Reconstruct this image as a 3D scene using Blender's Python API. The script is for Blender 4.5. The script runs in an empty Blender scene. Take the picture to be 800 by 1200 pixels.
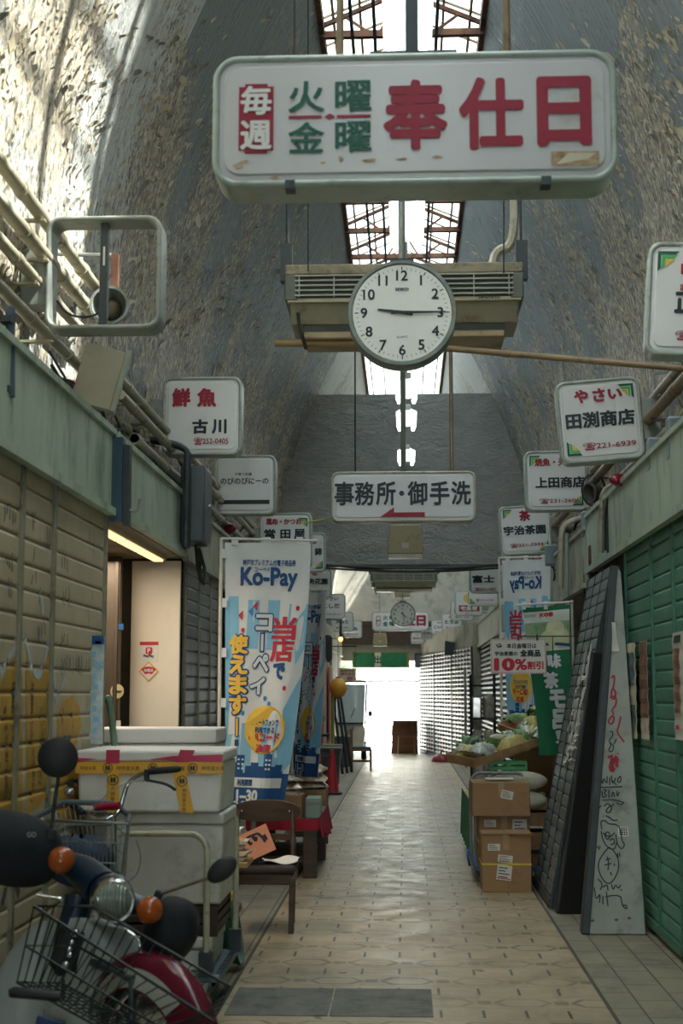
import bpy, math, random
from mathutils import Vector, Matrix, Euler
R = math.radians
SC = bpy.context.scene
COL = SC.collection
rnd = random.Random(7)

# ---------------------------------------------------------------- camera
F = 50.0 * 1200 / 36.0
PITCH, YAW = R(7.25), R(2.556)
CAM = Vector((0, 0, 1.6))
cd = bpy.data.cameras.new('camera')
cd.sensor_fit = 'VERTICAL'; cd.sensor_height = 36.0; cd.lens = 50.0
cd.clip_end = 400
cam = bpy.data.objects.new('camera', cd); COL.objects.link(cam)
cam.location = CAM; cam.rotation_euler = (R(90) + PITCH, 0, YAW)
SC.camera = cam
cd.dof.use_dof = True; cd.dof.focus_distance = 12.0; cd.dof.aperture_fstop = 4.0

# ---------------------------------------------------------------- world, sun, portals, exposure
W = bpy.data.worlds.new('world'); SC.world = W; W.use_nodes = True
bg = W.node_tree.nodes['Background']
bg.inputs[0].default_value = (0.82, 0.94, 0.98, 1); bg.inputs[1].default_value = 5.6
sl = bpy.data.lights.new('sun', 'SUN'); sl.energy = 45; sl.angle = R(1.2); sl.color = (1.0, 0.95, 0.86)
so = bpy.data.objects.new('sun', sl); COL.objects.link(so)
so.rotation_euler = Vector((-1.75, 0.5, -2.9)).to_track_quat('-Z', 'Y').to_euler()
def portal(name, loc, rot, sx, sy):
    l = bpy.data.lights.new(name, 'AREA'); l.shape = 'RECTANGLE'; l.size = sx; l.size_y = sy
    l.cycles.is_portal = True
    o = bpy.data.objects.new(name, l); COL.objects.link(o); o.location = loc; o.rotation_euler = rot
portal('sky_portal', (0, 14.2, 7.95), (0, 0, 0), 1.5, 50.0)
portal('near_portal', (0, -9.0, 1.65), (R(-90), 0, 0), 4.0, 3.3)
portal('far_portal', (-0.6, 39.3, 1.3), (R(90), 0, R(180)), 2.6, 2.5)
SC.view_settings.view_transform = 'Standard'
SC.view_settings.look = 'None'
SC.view_settings.exposure = 0.28
SC.view_settings.gamma = 1.0
SC.view_settings.use_curve_mapping = False
SC.cycles.use_denoising = True
SC.cycles.max_bounces = 9
SC.cycles.diffuse_bounces = 6
SC.cycles.sample_clamp_indirect = 8
SC.cycles.caustics_reflective = False
SC.cycles.caustics_refractive = False

# ---------------------------------------------------------------- helpers
_fw = Vector((-math.sin(YAW) * math.cos(PITCH), math.cos(YAW) * math.cos(PITCH), math.sin(PITCH)))
_rt = Vector((math.cos(YAW), math.sin(YAW), 0))
_up = _rt.cross(_fw)
def px(u, v, Y):
    d = _fw * F + _rt * (u - 400) + _up * (600 - v)
    return CAM + d * (Y / d.y)
def pz(u, v, z):                      # point of the given height
    d = _fw * F + _rt * (u - 400) + _up * (600 - v)
    return CAM + d * ((z - CAM.z) / d.z)

def tag(o, label=None, cat=None, group=None, kind=None):
    if label: o['label'] = label
    if cat: o['category'] = cat
    if group: o['group'] = group
    if kind: o['kind'] = kind
    return o
def thing(name, label, cat, loc=(0, 0, 0), rot=(0, 0, 0), group=None, kind=None):
    o = bpy.data.objects.new(name, None); COL.objects.link(o)
    o.empty_display_size = 0.1
    o.location = loc; o.rotation_euler = rot
    return tag(o, label, cat, group, kind)
def dup(root, loc, rot=None, label=None, group=None):
    r = root.copy(); COL.objects.link(r); r.location = loc
    if rot is not None: r.rotation_euler = rot
    if label: r['label'] = label
    if group: r['group'] = group
    for ch in list(root.children):
        c = ch.copy(); COL.objects.link(c); c.parent = r
        for g in list(ch.children):
            d = g.copy(); COL.objects.link(d); d.parent = c
    return r

def rrect(w, h, r, n=6):
    pts = []
    for cx, cy, a0 in ((w/2-r, h/2-r, 0), (-w/2+r, h/2-r, 90), (-w/2+r, -h/2+r, 180), (w/2-r, -h/2+r, 270)):
        for i in range(n + 1):
            a = R(a0 + 90 * i / n)
            pts.append((cx + r * math.cos(a), cy + r * math.sin(a)))
    return pts

_glyph = {}
def glyph(s):
    if s not in _glyph:
        cu = bpy.data.curves.new('t', 'FONT'); cu.body = s; cu.resolution_u = 3
        o = bpy.data.objects.new('t', cu); COL.objects.link(o)
        dg = bpy.context.evaluated_depsgraph_get()
        m = bpy.data.meshes.new_from_object(o.evaluated_get(dg), depsgraph=dg)
        vs = [(v.co.x, v.co.y) for v in m.vertices]
        fs = [tuple(p.vertices) for p in m.polygons]
        bpy.data.objects.remove(o); bpy.data.curves.remove(cu); bpy.data.meshes.remove(m)
        if vs:
            x0 = min(a for a, b in vs); x1 = max(a for a, b in vs)
            y0 = min(b for a, b in vs); y1 = max(b for a, b in vs)
        else: x0 = x1 = y0 = y1 = 0
        _glyph[s] = (vs, fs, x0, x1, y0, y1)
    return _glyph[s]

class MB:
    def __init__(s): s.v = []; s.f = []; s.m = []
    def add(s, vs, fs, mi=0):
        k = len(s.v); s.v.extend([tuple(p) for p in vs])
        for f in fs: s.f.append(tuple(i + k for i in f)); s.m.append(mi)
        return s
    def box(s, x0, x1, y0, y1, z0, z1, mi=0, M=None):
        vs = [Vector((x, y, z)) for z in (z0, z1) for y in (y0, y1) for x in (x0, x1)]
        if M is not None: vs = [M @ p for p in vs]
        return s.add(vs, [(0, 2, 3, 1), (4, 5, 7, 6), (0, 1, 5, 4), (2, 6, 7, 3), (0, 4, 6, 2), (1, 3, 7, 5)], mi)
    def cbox(s, c, d, mi=0, rot=None):
        M = Matrix.Translation(c)
        if rot: M = M @ Euler(rot).to_matrix().to_4x4()
        return s.box(-d[0]/2, d[0]/2, -d[1]/2, d[1]/2, -d[2]/2, d[2]/2, mi, M)
    def tube(s, pts, r, n=8, mi=0, closed=False, caps=True):
        pts = [Vector(p) for p in pts]; N = len(pts)
        rs = r if isinstance(r, (list, tuple)) else [r] * N
        k = len(s.v); prev = None
        for i in range(N):
            if closed: t = pts[(i + 1) % N] - pts[i - 1]
            else: t = pts[min(i + 1, N - 1)] - pts[max(i - 1, 0)]
            if t.length < 1e-9: t = Vector((0, 0, 1))
            t.normalize()
            if prev is None:
                a = Vector((0, 0, 1)) if abs(t.z) < .9 else Vector((1, 0, 0))
                nn = a.cross(t).normalized()
            else:
                nn = prev - t * prev.dot(t)
                nn = nn.normalized() if nn.length > 1e-6 else t.orthogonal().normalized()
            prev = nn; b = t.cross(nn)
            for j in range(n):
                a = 2 * math.pi * (j + .5) / n
                s.v.append(tuple(pts[i] + (nn * math.cos(a) + b * math.sin(a)) * rs[i]))
        for i in range(N if closed else N - 1):
            i2 = (i + 1) % N
            for j in range(n):
                j2 = (j + 1) % n
                s.f.append((k+i*n+j, k+i*n+j2, k+i2*n+j2, k+i2*n+j)); s.m.append(mi)
        if caps and not closed:
            s.f.append(tuple(k + j for j in reversed(range(n)))); s.m.append(mi)
            s.f.append(tuple(k + (N-1)*n + j for j in range(n))); s.m.append(mi)
        return s
    def lathe(s, prof, n=24, M=None, mi=0):
        k = len(s.v); N = len(prof)
        for r, z in prof:
            for j in range(n):
                a = 2 * math.pi * j / n
                p = Vector((r * math.cos(a), r * math.sin(a), z))
                s.v.append(tuple(M @ p if M is not None else p))
        for i in range(N - 1):
            for j in range(n):
                j2 = (j + 1) % n
                s.f.append((k+i*n+j, k+i*n+j2, k+(i+1)*n+j2, k+(i+1)*n+j)); s.m.append(mi)
        s.f.append(tuple(k + j for j in reversed(range(n)))); s.m.append(mi)
        s.f.append(tuple(k + (N-1)*n + j for j in range(n))); s.m.append(mi)
        return s
    def prism(s, pts, d0, d1, axis='y', mi=0, M=None):     # outline in the two other axes, extruded along axis
        def mk(a, b, d):
            p = Vector((a, d, b)) if axis == 'y' else (Vector((d, a, b)) if axis == 'x' else Vector((a, b, d)))
            return M @ p if M is not None else p
        n = len(pts)
        vs = [mk(a, b, d0) for a, b in pts] + [mk(a, b, d1) for a, b in pts]
        fs = [tuple(range(n)), tuple(n + i for i in reversed(range(n)))]
        fs += [(i, n + i, n + (i + 1) % n, (i + 1) % n) for i in range(n)]
        return s.add(vs, fs, mi)
    def ring(s, outer, inner, d0, d1, mi=0, M=None):       # frame between two outlines of equal count in xz, along y
        n = len(outer)
        def mk(p, d):
            q = Vector((p[0], d, p[1])); return M @ q if M is not None else q
        vs = [mk(p, d0) for p in outer] + [mk(p, d0) for p in inner] + [mk(p, d1) for p in outer] + [mk(p, d1) for p in inner]
        fs = []
        for i in range(n):
            j = (i + 1) % n
            fs += [(i, j, n+j, n+i), (2*n+i, 3*n+i, 3*n+j, 2*n+j), (i, 2*n+i, 2*n+j, j), (n+i, n+j, 3*n+j, 3*n+i)]
        return s.add(vs, fs, mi)
    def sph(s, c, r, nu=16, nv=10, mi=0, M=None):
        r = r if isinstance(r, (tuple, list)) else (r, r, r)
        T = Matrix.Translation(c) @ (M if M is not None else Matrix.Identity(4)) @ Matrix.Diagonal((r[0], r[1], r[2], 1))
        prof = [(max(math.sin(math.pi * i / nv), 1e-3), -math.cos(math.pi * i / nv)) for i in range(nv + 1)]
        return s.lathe(prof, nu, T, mi)
    def grid(s, fn, nu, nv, mi=0, thick=None):             # fn(a,b) -> point, a,b in 0..1
        k = [[Vector(fn(i / nu, j / nv)) for i in range(nu + 1)] for j in range(nv + 1)]
        w = nu + 1
        vs = [p for row in k for p in row]
        fs = [(j*w+i, j*w+i+1, (j+1)*w+i+1, (j+1)*w+i) for j in range(nv) for i in range(nu)]
        if thick:
            n = len(vs); t = Vector(thick)
            vs = vs + [p + t for p in vs]
            fs = fs + [tuple(n + q for q in reversed(f)) for f in fs]
            edge = [i for i in range(w)] + [j*w+nu for j in range(1, nv+1)] + [nv*w+i for i in range(nu-1, -1, -1)] + [j*w for j in range(nv-1, 0, -1)]
            for a, b in zip(edge, edge[1:] + edge[:1]): fs.append((b, a, n + a, n + b))
        return s.add(vs, fs, mi)
    def text(s, t, cx, cy, h=None, w=None, bold=0.0, fn=None, mi=0, nb=8, y=0.0, em=None, out=(0, -1, 0)):
        # centred at (cx, cy); h = height of the drawn letters; w = their width (either or both); em = font size instead
        vs, fs, x0, x1, y0, y1 = glyph(t)
        if not vs: return s
        bw, bh = max(x1 - x0, 1e-4), max(y1 - y0, 1e-4)
        if em: sx = sy = em
        else:
            sy = h / bh if h else None; sx = w / bw if w else None
            sx = sx or sy; sy = sy or sx
        fn = fn or (lambda a, b: (a, y, b))
        mx, my = (x0 + x1) / 2, (y0 + y1) / 2
        offs = [(0, 0)]
        if bold: offs += [(bold * math.cos(2*math.pi*i/nb), bold * math.sin(2*math.pi*i/nb)) for i in range(nb)]
        out = Vector(out)
        for q, (ox, oy) in enumerate(offs):              # strokes thickened by shifted copies, each a hair further out
            d = out * (.00022 * q)
            s.add([Vector(fn(cx + (a - mx + ox) * sx, cy + (b - my + oy) * sy)) + d for a, b in vs], fs, mi)
        return s
    def vtext(s, t, cx, top, em, bold=0.0, fn=None, mi=0, step=1.0, nb=8, y=0.0, out=(0, -1, 0)):
        for i, ch in enumerate(t):
            yy = top - em * step * (i + .5)
            g = glyph(ch)
            s.text(ch, cx, yy, em=em, bold=bold, fn=fn, mi=mi, nb=nb, y=y, out=out)
        return s
    def ribbon(s, pts, w, fn, mi=0, close=False, sub=1):
        pts = [Vector(p) for p in pts]
        if close: pts = pts + [pts[0]]
        if sub > 1:
            q = []
            for a, b in zip(pts, pts[1:]):
                q += [a.lerp(b, i / sub) for i in range(sub)]
            pts = q + [pts[-1]]
        L = []
        for i, p in enumerate(pts):
            t = pts[min(i+1, len(pts)-1)] - pts[max(i-1, 0)]
            if t.length < 1e-9: t = Vector((1, 0))
            t.normalize(); L.append((p, Vector((-t.y, t.x)) * w / 2))
        vs = []
        for p, nn in L: vs += [fn(*(p + nn)), fn(*(p - nn))]
        return s.add(vs, [(2*i, 2*i+1, 2*i+3, 2*i+2) for i in range(len(L) - 1)], mi)
    def build(s, name, mat, parent=None, smooth=40, bevel=0.0, world=False, seg=2):
        me = bpy.data.meshes.new(name)
        vs = s.v
        if world and parent is not None:
            q = parent; inv = None
            M = Matrix.Identity(4); ch = []
            while q is not None:
                ch.append(Matrix.LocRotScale(q.location, q.rotation_euler, q.scale)); q = q.parent
            for c in reversed(ch): M = M @ c
            inv = M.inverted(); vs = [tuple(inv @ Vector(p)) for p in vs]
        me.from_pydata(vs, [], s.f)
        for m in (mat if isinstance(mat, (list, tuple)) else [mat]): me.materials.append(m)
        if len(me.materials) > 1: me.polygons.foreach_set('material_index', s.m)
        me.update()
        if smooth:
            me.shade_smooth(); me.set_sharp_from_angle(angle=R(smooth))
        o = bpy.data.objects.new(name, me); COL.objects.link(o)
        if parent is not None: o.parent = parent
        if bevel:
            b = o.modifiers.new('b', 'BEVEL'); b.width = bevel; b.segments = seg; b.limit_method = 'ANGLE'; b.angle_limit = R(40)
        return o
def arc(c, r, a0, a1, n, ax=(1, 0, 0), ay=(0, 0, 1)):
    c = Vector(c); ax = Vector(ax); ay = Vector(ay)
    return [c + ax * r * math.cos(R(a0 + (a1 - a0) * i / n)) + ay * r * math.sin(R(a0 + (a1 - a0) * i / n)) for i in range(n + 1)]
def axisM(p, d, up=(0, 0, 1)):        # matrix with local z along d
    d = Vector(d).normalized(); u = Vector(up)
    x = u.cross(d)
    x = x.normalized() if x.length > 1e-5 else d.orthogonal().normalized()
    y = d.cross(x)
    M = Matrix((x, y, d)).transposed().to_4x4(); M.translation = Vector(p); return M
def smoothpts(pts, it=2, closed=False):
    pts = [Vector(p) for p in pts]
    for _ in range(it):
        q = [] if closed else [pts[0]]
        rng = zip(pts, pts[1:] + pts[:1]) if closed else zip(pts, pts[1:])
        for a, b in rng: q += [a * .75 + b * .25, a * .25 + b * .75]
        if not closed: q.append(pts[-1])
        pts = q
    return pts

# ---------------------------------------------------------------- materials
def lin(c):
    if isinstance(c, str): c = tuple(int(c[i:i+2], 16) for i in (0, 2, 4))
    return tuple(((x/255) / 12.92 if x/255 <= .04045 else ((x/255 + .055) / 1.055) ** 2.4) for x in c) + (1.0,)
class NT:
    def __init__(s, name):
        s.mat = bpy.data.materials.new(name); s.mat.use_nodes = True
        s.t = s.mat.node_tree; s.N = s.t.nodes; s.L = s.t.links
        s.b = s.N['Principled BSDF']; s.out = s.N['Material Output']
    def n(s, typ, **kw):
        x = s.N.new(typ)
        for k, v in kw.items(): setattr(x, k, v)
        return x
    def put(s, sock, v):
        if v is None: return
        if hasattr(v, 'is_linked'): s.L.new(v, sock)
        else: sock.default_value = v
    def m(s, op, a, b=None, c=None):
        x = s.n('ShaderNodeMath', operation=op)
        for i, v in enumerate((a, b, c)): s.put(x.inputs[i], v)
        return x.outputs[0]
    def co(s, kind='Object'): return s.n('ShaderNodeTexCoord').outputs[kind]
    def map(s, v, scale=(1, 1, 1), loc=(0, 0, 0), rot=(0, 0, 0)):
        x = s.n('ShaderNodeMapping'); s.put(x.inputs[0], v)
        x.inputs['Scale'].default_value = scale; x.inputs['Location'].default_value = loc; x.inputs['Rotation'].default_value = rot
        return x.outputs[0]
    def noise(s, v, scale=5, detail=4, rough=.6, dist=0):
        x = s.n('ShaderNodeTexNoise'); s.put(x.inputs['Vector'], v)
        x.inputs['Scale'].default_value = scale; x.inputs['Detail'].default_value = detail
        x.inputs['Roughness'].default_value = rough; x.inputs['Distortion'].default_value = dist
        return x.outputs[0]
    def vor(s, v, scale=5, out='Distance', feature='F1'):
        x = s.n('ShaderNodeTexVoronoi', feature=feature); s.put(x.inputs['Vector'], v); x.inputs['Scale'].default_value = scale
        return x.outputs[out]
    def ss(s, v, a, b, lo=0.0, hi=1.0):                    # smoothstep
        x = s.n('ShaderNodeMapRange', interpolation_type='SMOOTHSTEP'); s.put(x.inputs[0], v)
        for i, q in enumerate((a, b, lo, hi)): x.inputs[i + 1].default_value = q
        return x.outputs[0]
    def mix(s, f, a, b, blend='MIX'):
        x = s.n('ShaderNodeMix', data_type='RGBA', blend_type=blend)
        s.put(x.inputs[0], f); s.put(x.inputs[6], a); s.put(x.inputs[7], b); return x.outputs[2]
    def sep(s, v):
        x = s.n('ShaderNodeSeparateXYZ'); s.put(x.inputs[0], v); return x.outputs
    def bump(s, h, strength=.3, dist=.01):
        x = s.n('ShaderNodeBump'); s.put(x.inputs['Height'], h); x.inputs['Strength'].default_value = strength
        x.inputs['Distance'].default_value = dist; s.L.new(x.outputs[0], s.b.inputs['Normal'])
_mats = {}
def mk(name, col, rough=.6, metal=0., var=.12, vs=6, dirt=None, damt=.5, ds=3, bump=0., bs=40, stretch=(1, 1, 1), spec=.5, co='Object', trans=0.):
    if name in _mats: return _mats[name]
    k = NT(name); c = lin(col)
    v = k.map(k.co(co), stretch)
    n1 = k.noise(v, vs, 5)
    f = k.ss(n1, .3, .7, 1 - var, 1 + var)
    sc = k.n('ShaderNodeVectorMath', operation='SCALE'); sc.inputs[0].default_value = c[:3]; k.put(sc.inputs['Scale'], f)
    cc = sc.outputs[0]
    if dirt:
        n2 = k.noise(v, ds, 8, .7)
        cc = k.mix(k.ss(n2, .62 - damt * .35, .78 - damt * .2), cc, lin(dirt))
    k.put(k.b.inputs['Base Color'], cc)
    k.b.inputs['Roughness'].default_value = rough; k.b.inputs['Metallic'].default_value = metal
    k.b.inputs['Specular IOR Level'].default_value = spec
    if trans: k.b.inputs['Transmission Weight'].default_value = trans
    if bump: k.bump(k.noise(v, bs, 6, .65), bump, .01)
    _mats[name] = k.mat
    return k.mat
def emit(name, col, st):
    if name in _mats: return _mats[name]
    k = NT(name); k.b.inputs['Base Color'].default_value = (.8, .8, .8, 1)
    k.b.inputs['Emission Color'].default_value = lin(col); k.b.inputs['Emission Strength'].default_value = st
    _mats[name] = k.mat; return k.mat
# ---------------------------------------------------------------- surface materials
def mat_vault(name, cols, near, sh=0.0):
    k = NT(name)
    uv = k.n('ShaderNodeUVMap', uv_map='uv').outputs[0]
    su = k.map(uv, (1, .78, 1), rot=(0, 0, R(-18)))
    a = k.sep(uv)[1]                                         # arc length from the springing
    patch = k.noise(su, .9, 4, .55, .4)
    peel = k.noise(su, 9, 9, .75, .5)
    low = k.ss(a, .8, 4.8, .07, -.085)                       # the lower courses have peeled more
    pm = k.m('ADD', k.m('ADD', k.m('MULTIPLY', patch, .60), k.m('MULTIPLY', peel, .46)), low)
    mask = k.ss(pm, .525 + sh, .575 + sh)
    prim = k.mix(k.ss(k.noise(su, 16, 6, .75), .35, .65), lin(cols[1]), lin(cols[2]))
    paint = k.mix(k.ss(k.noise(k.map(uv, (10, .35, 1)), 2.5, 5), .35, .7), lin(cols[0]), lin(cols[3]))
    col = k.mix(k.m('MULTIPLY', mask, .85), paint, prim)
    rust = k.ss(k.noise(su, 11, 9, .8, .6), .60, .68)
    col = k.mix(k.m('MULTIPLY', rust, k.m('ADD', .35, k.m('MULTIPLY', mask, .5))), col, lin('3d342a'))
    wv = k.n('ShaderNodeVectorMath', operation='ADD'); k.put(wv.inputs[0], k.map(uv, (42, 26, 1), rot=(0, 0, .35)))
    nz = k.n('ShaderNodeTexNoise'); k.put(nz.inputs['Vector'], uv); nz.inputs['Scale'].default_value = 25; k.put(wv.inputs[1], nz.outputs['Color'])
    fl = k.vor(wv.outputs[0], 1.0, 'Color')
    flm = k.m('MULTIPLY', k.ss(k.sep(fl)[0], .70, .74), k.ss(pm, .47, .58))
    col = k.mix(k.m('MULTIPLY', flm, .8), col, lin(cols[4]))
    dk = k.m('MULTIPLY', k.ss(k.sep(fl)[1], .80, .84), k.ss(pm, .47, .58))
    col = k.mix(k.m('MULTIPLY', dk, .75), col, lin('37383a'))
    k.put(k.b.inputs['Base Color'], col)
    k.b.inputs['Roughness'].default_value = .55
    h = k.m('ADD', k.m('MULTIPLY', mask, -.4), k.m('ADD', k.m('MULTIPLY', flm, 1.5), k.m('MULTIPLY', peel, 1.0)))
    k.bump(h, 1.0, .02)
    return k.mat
MV_NEAR = mat_vault('peeling_vault_paint', ['7f898d', 'aa9f8a', '7d7362', '636d72', 'd0c5b0'], True)
MV_FAR = mat_vault('pale_vault_boards', ['a9acaa', '9b958a', 'b9b3a6', 'c2c2bd', 'cfc9bd'], False)
MV_NEARL = mat_vault('peeling_paint_sun_paled', ['c9cccb', 'b5ab98', '8d8370', 'a9afae', 'd6cbb6'], True, .035)  # paler, less peeled paint; lightened further to whiten the sun patch

def mat_floor():
    k = NT('beige_lane_tiles')
    p = k.co('Object'); x, y, z = k.sep(p)[0], k.sep(p)[1], k.sep(p)[2]
    CW, RH = .215, .27
    ry = k.m('DIVIDE', y, RH); row = k.m('FLOOR', ry); fy = k.m('FRACT', ry)
    odd = k.m('MODULO', k.m('ADD', row, 400), 2)
    xs = k.m('ADD', k.m('DIVIDE', k.m('ADD', x, 8), CW), k.m('MULTIPLY', odd, .5))
    fx = k.m('FRACT', xs); colm = k.m('FLOOR', xs)
    ax = k.m('ABSOLUTE', k.m('SUBTRACT', fx, .5)); ay = k.m('ABSOLUTE', k.m('SUBTRACT', fy, .5))
    dash = k.m('MULTIPLY', k.ss(ax, .028, .04, 1, 0), k.ss(ay, .30, .33, 1, 0))
    hj = k.m('MULTIPLY', k.ss(fy, .02, .05, 1, 0), k.ss(k.noise(p, 9, 3), .38, .55, .1, .6))
    comb = k.n('ShaderNodeCombineXYZ'); k.put(comb.inputs[0], colm); k.put(comb.inputs[1], row)
    wn = k.n('ShaderNodeTexWhiteNoise', noise_dimensions='2D'); k.put(wn.inputs['Vector'], comb.outputs[0])
    rv = wn.outputs['Value']
    r3 = k.m('MODULO', k.m('ADD', row, 400), 2)
    dash = k.m('MULTIPLY', dash, k.ss(r3, .4, .6))
    # inlaid elongated hexagons
    fxo = k.m('FRACT', k.m('ADD', k.m('DIVIDE', k.m('ADD', x, 8), .40), k.m('MULTIPLY', k.m('MODULO', k.m('FLOOR', k.m('DIVIDE', k.m('ADD', row, 400), 2)), 2), .5)))
    hx = k.m('ABSOLUTE', k.m('SUBTRACT', fxo, .5))
    d = k.m('MAXIMUM', k.m('MULTIPLY', ay, 2.5), k.m('ADD', k.m('MULTIPLY', hx, 2.3), k.m('MULTIPLY', ay, 1.0)))
    ring = k.m('MULTIPLY', k.ss(d, .70, .74), k.ss(d, .88, .92, 1, 0))
    tip = k.m('MULTIPLY', k.ss(hx, .40, .42), k.ss(ay, .14, .17, 1, 0))
    hexm = k.m('MULTIPLY', k.m('MAXIMUM', ring, tip), k.ss(r3, .4, .6, 1, 0))
    base = k.mix(k.ss(k.noise(p, .8, 6, .65), .3, .7), lin('b3a284'), lin('978770'))
    base = k.mix(k.m('MULTIPLY', rv, .35), base, lin('c4b598'))
    dirt = k.ss(k.noise(p, 2.2, 9, .75), .52, .74, 0, .6)
    base = k.mix(dirt, base, lin('6f6250'))
    worn = k.ss(k.noise(k.map(p, (1, .35, 1)), 1.3, 5),   .4, .65, .5, 1.1)
    col = k.mix(k.m('MULTIPLY', hj, .55), base, lin('4b4438'))
    col = k.mix(k.m('MULTIPLY', hexm, k.m('MULTIPLY', worn, .75)), col, lin('4a463f'))
    col = k.mix(k.m('MULTIPLY', dash, .85), col, lin('2c2c2c'))
    k.put(k.b.inputs['Base Color'], col)
    k.put(k.b.inputs['Roughness'], k.ss(k.noise(p, 4, 5), .3, .7, .27, .5))
    k.bump(k.m('ADD', k.m('MULTIPLY', k.m('MAXIMUM', dash, hj), -.5), k.m('MULTIPLY', k.noise(p, 30, 4), .25)), .35, .006)
    return k.mat
M_FLOOR = mat_floor()
def mat_side():
    k = NT('grey_side_paving')
    p = k.co('Object')
    b = k.n('ShaderNodeTexBrick'); k.put(b.inputs['Vector'], k.map(p, (1, 1, 1), rot=(0, 0, R(90))))
    b.inputs['Scale'].default_value = 1; b.inputs['Brick Width'].default_value = .4; b.inputs['Row Height'].default_value = .2
    b.inputs['Mortar Size'].default_value = .006
    b.inputs['Color1'].default_value = lin('85806f'); b.inputs['Color2'].default_value = lin('958b77'); b.inputs['Mortar'].default_value = lin('4b4944')
    col = k.mix(k.ss(k.noise(p, 3, 8, .7), .45, .72, 0, .7), b.outputs[0], lin('5b5850'))
    k.put(k.b.inputs['Base Color'], col); k.b.inputs['Roughness'].default_value = .55
    k.bump(k.noise(p, 40, 4), .2, .005)
    return k.mat
M_SIDE = mat_side()
def mat_concrete():
    k = NT('stained_grey_render')
    p = k.co('Object')
    v = k.map(p, (1, 1, 1.8))
    n = k.noise(v, 1.6, 10, .68, .8)
    col = k.mix(k.ss(n, .3, .7), lin('aeb0af'), lin('c6c6c3'))
    cr = k.ss(k.vor(k.map(k.noise(v, 2.5, 3), (1, 1, 1)), 3), .0, .5)
    col = k.mix(k.ss(k.noise(v, 3.5, 10, .8, 2.0), .58, .66, 0, .6), col, lin('888b8c'))
    k.put(k.b.inputs['Base Color'], col); k.b.inputs['Roughness'].default_value = .85
    k.bump(k.m('ADD', n, k.m('MULTIPLY', k.noise(v, 7, 8, .7, 1.6), .8)), 1.0, .14)
    return k.mat
M_CONC = mat_concrete()
M_BEIGESH = mk('beige_shutter_paint', 'b5a88e', .5, 0, .12, 3, '8a806c', .22, 2.5)
M_GREENSH = mk('green_shutter_paint', '4a8270', .40, 0, .12, 3, '4f5a48', .2, 5)
M_GREYSH = mk('grey_shutter_metal', '8b8f8f', .38, .5, .12, 3, '5a5a55', .3, 3)
M_DARKSH = mk('dark_shutter_metal', '7b8588', .38, .4, .18, 2, '5d6568', .3, 3)
M_SILVER = mk('silver_grille_metal', '9b9d9d', .36, .7, .1, 4, '7d7c76', .25, 4)
M_GUIDE = mk('weathered_guide_rail', '87836f', .5, .1, .15, 8, '4a4439', .3, 5)
M_GREENG = mk('green_guide_rail', '3a7360', .45, 0, .15, 6, '4a4a3c', .3, 6)
M_FASC = mk('pale_green_fascia_paint', 'a9bba9', .5, 0, .10, 2.5, '7b8a7b', .45, 4, .08, 30, (1, 1, .35))
M_FASC2 = mk('cream_fascia_paint', 'a7aa98', .55, 0, .12, 2.5, '6e6d60', .45, 4, .08, 30, (1, 1, .4))
M_WALL = mk('grimy_cream_wall', '9a9684', .75, 0, .15, 2, '5c594f', .5, 2, .1, 25)
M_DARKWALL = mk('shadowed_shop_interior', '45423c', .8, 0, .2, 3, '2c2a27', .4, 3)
M_LEDGE = mk('dusty_ledge', '6b6a60', .8, 0, .2, 4, '494740', .5, 3, .2, 20)
M_SIGNF = mk('aged_white_acrylic', 'dcdddf', .22, 0, .02, 3, 'c3bbb0', .12, 2.5)
M_SIGNH = mk('sign_housing_metal', 'a7b0aa', .4, .15, .12, 6, '7d7a6c', .35, 8, .05, 60)
M_SIGNB = mk('sign_housing_cream', 'bab6a4', .45, .1, .12, 6, '807a68', .35, 8)
M_RED = mk('red_sign_vinyl', '960a30', .5, 0, .05)
M_GRN = mk('green_sign_vinyl', '005644', .5, 0, .05)
M_BLK = mk('black_sign_vinyl', '10202a', .5, 0, .05)
M_LGRN = mk('light_green_vinyl', '4fb75a', .4, 0, .05)
M_YEL = mk('yellow_vinyl', 'e0bd3d', .4, 0, .05)
M_WHITE = mk('white_paint', 'dcdcd8', .4, 0, .04)
M_GREYM = mk('grey_painted_metal', '8f9691', .45, .2, .12, 6, '65655a', .35, 6)
M_DKMET = mk('dark_painted_metal', '3b4247', .45, .3, .15, 6, '2b2a27', .3, 6)
M_RUST = mk('rusty_iron', '75503e', .75, .2, .25, 7, '3d2d26', .5, 5, .2, 40)
M_PIPE = mk('beige_pipe_paint', 'a5a08c', .42, .1, .1, 4, '6b6454', .35, 6, .05, 40)
M_PIPEBR = mk('brown_pipe_paint', '8a765c', .5, .1, .12, 4, '5b4c3b', .35, 6)
M_BLKRUB = mk('black_rubber', '1b1e21', .6, 0, .1)
M_WIRE = mk('black_cable', '1f2224', .6, 0, .1)
M_CHROME = mk('worn_chrome', 'd4d6d8', .16, 1.0, .05)
M_STEEL = mk('dull_steel', 'a3a7a8', .35, .8, .1, 6, '6f6c66', .3, 8)
M_CARD = mk('brown_cardboard', 'a07f5c', .8, 0, .06, 3, '8a6c4d', .3, 3)
M_PAPER = mk('white_paper', 'dedbd6', .7, 0, .04)
M_FOAM = mk('white_styrofoam', 'dfdcd9', .6, 0, .03, 4, 'b9b3aa', .22, 3, .12, 90)
M_FOAMD = mk('grubby_styrofoam', 'cfccc6', .65, 0, .05, 4, '9c978d', .35, 3, .15, 80)
M_WOODD = mk('dark_stained_wood', '4a382c', .45, 0, .2, 4, '33261e', .4, 3, .05, 30, (1, 1, 6))
M_WOODM = mk('mid_brown_wood', '8a6543', .5, 0, .18, 4, '654a33', .35, 3, .05, 30, (6, 6, 1))
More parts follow.
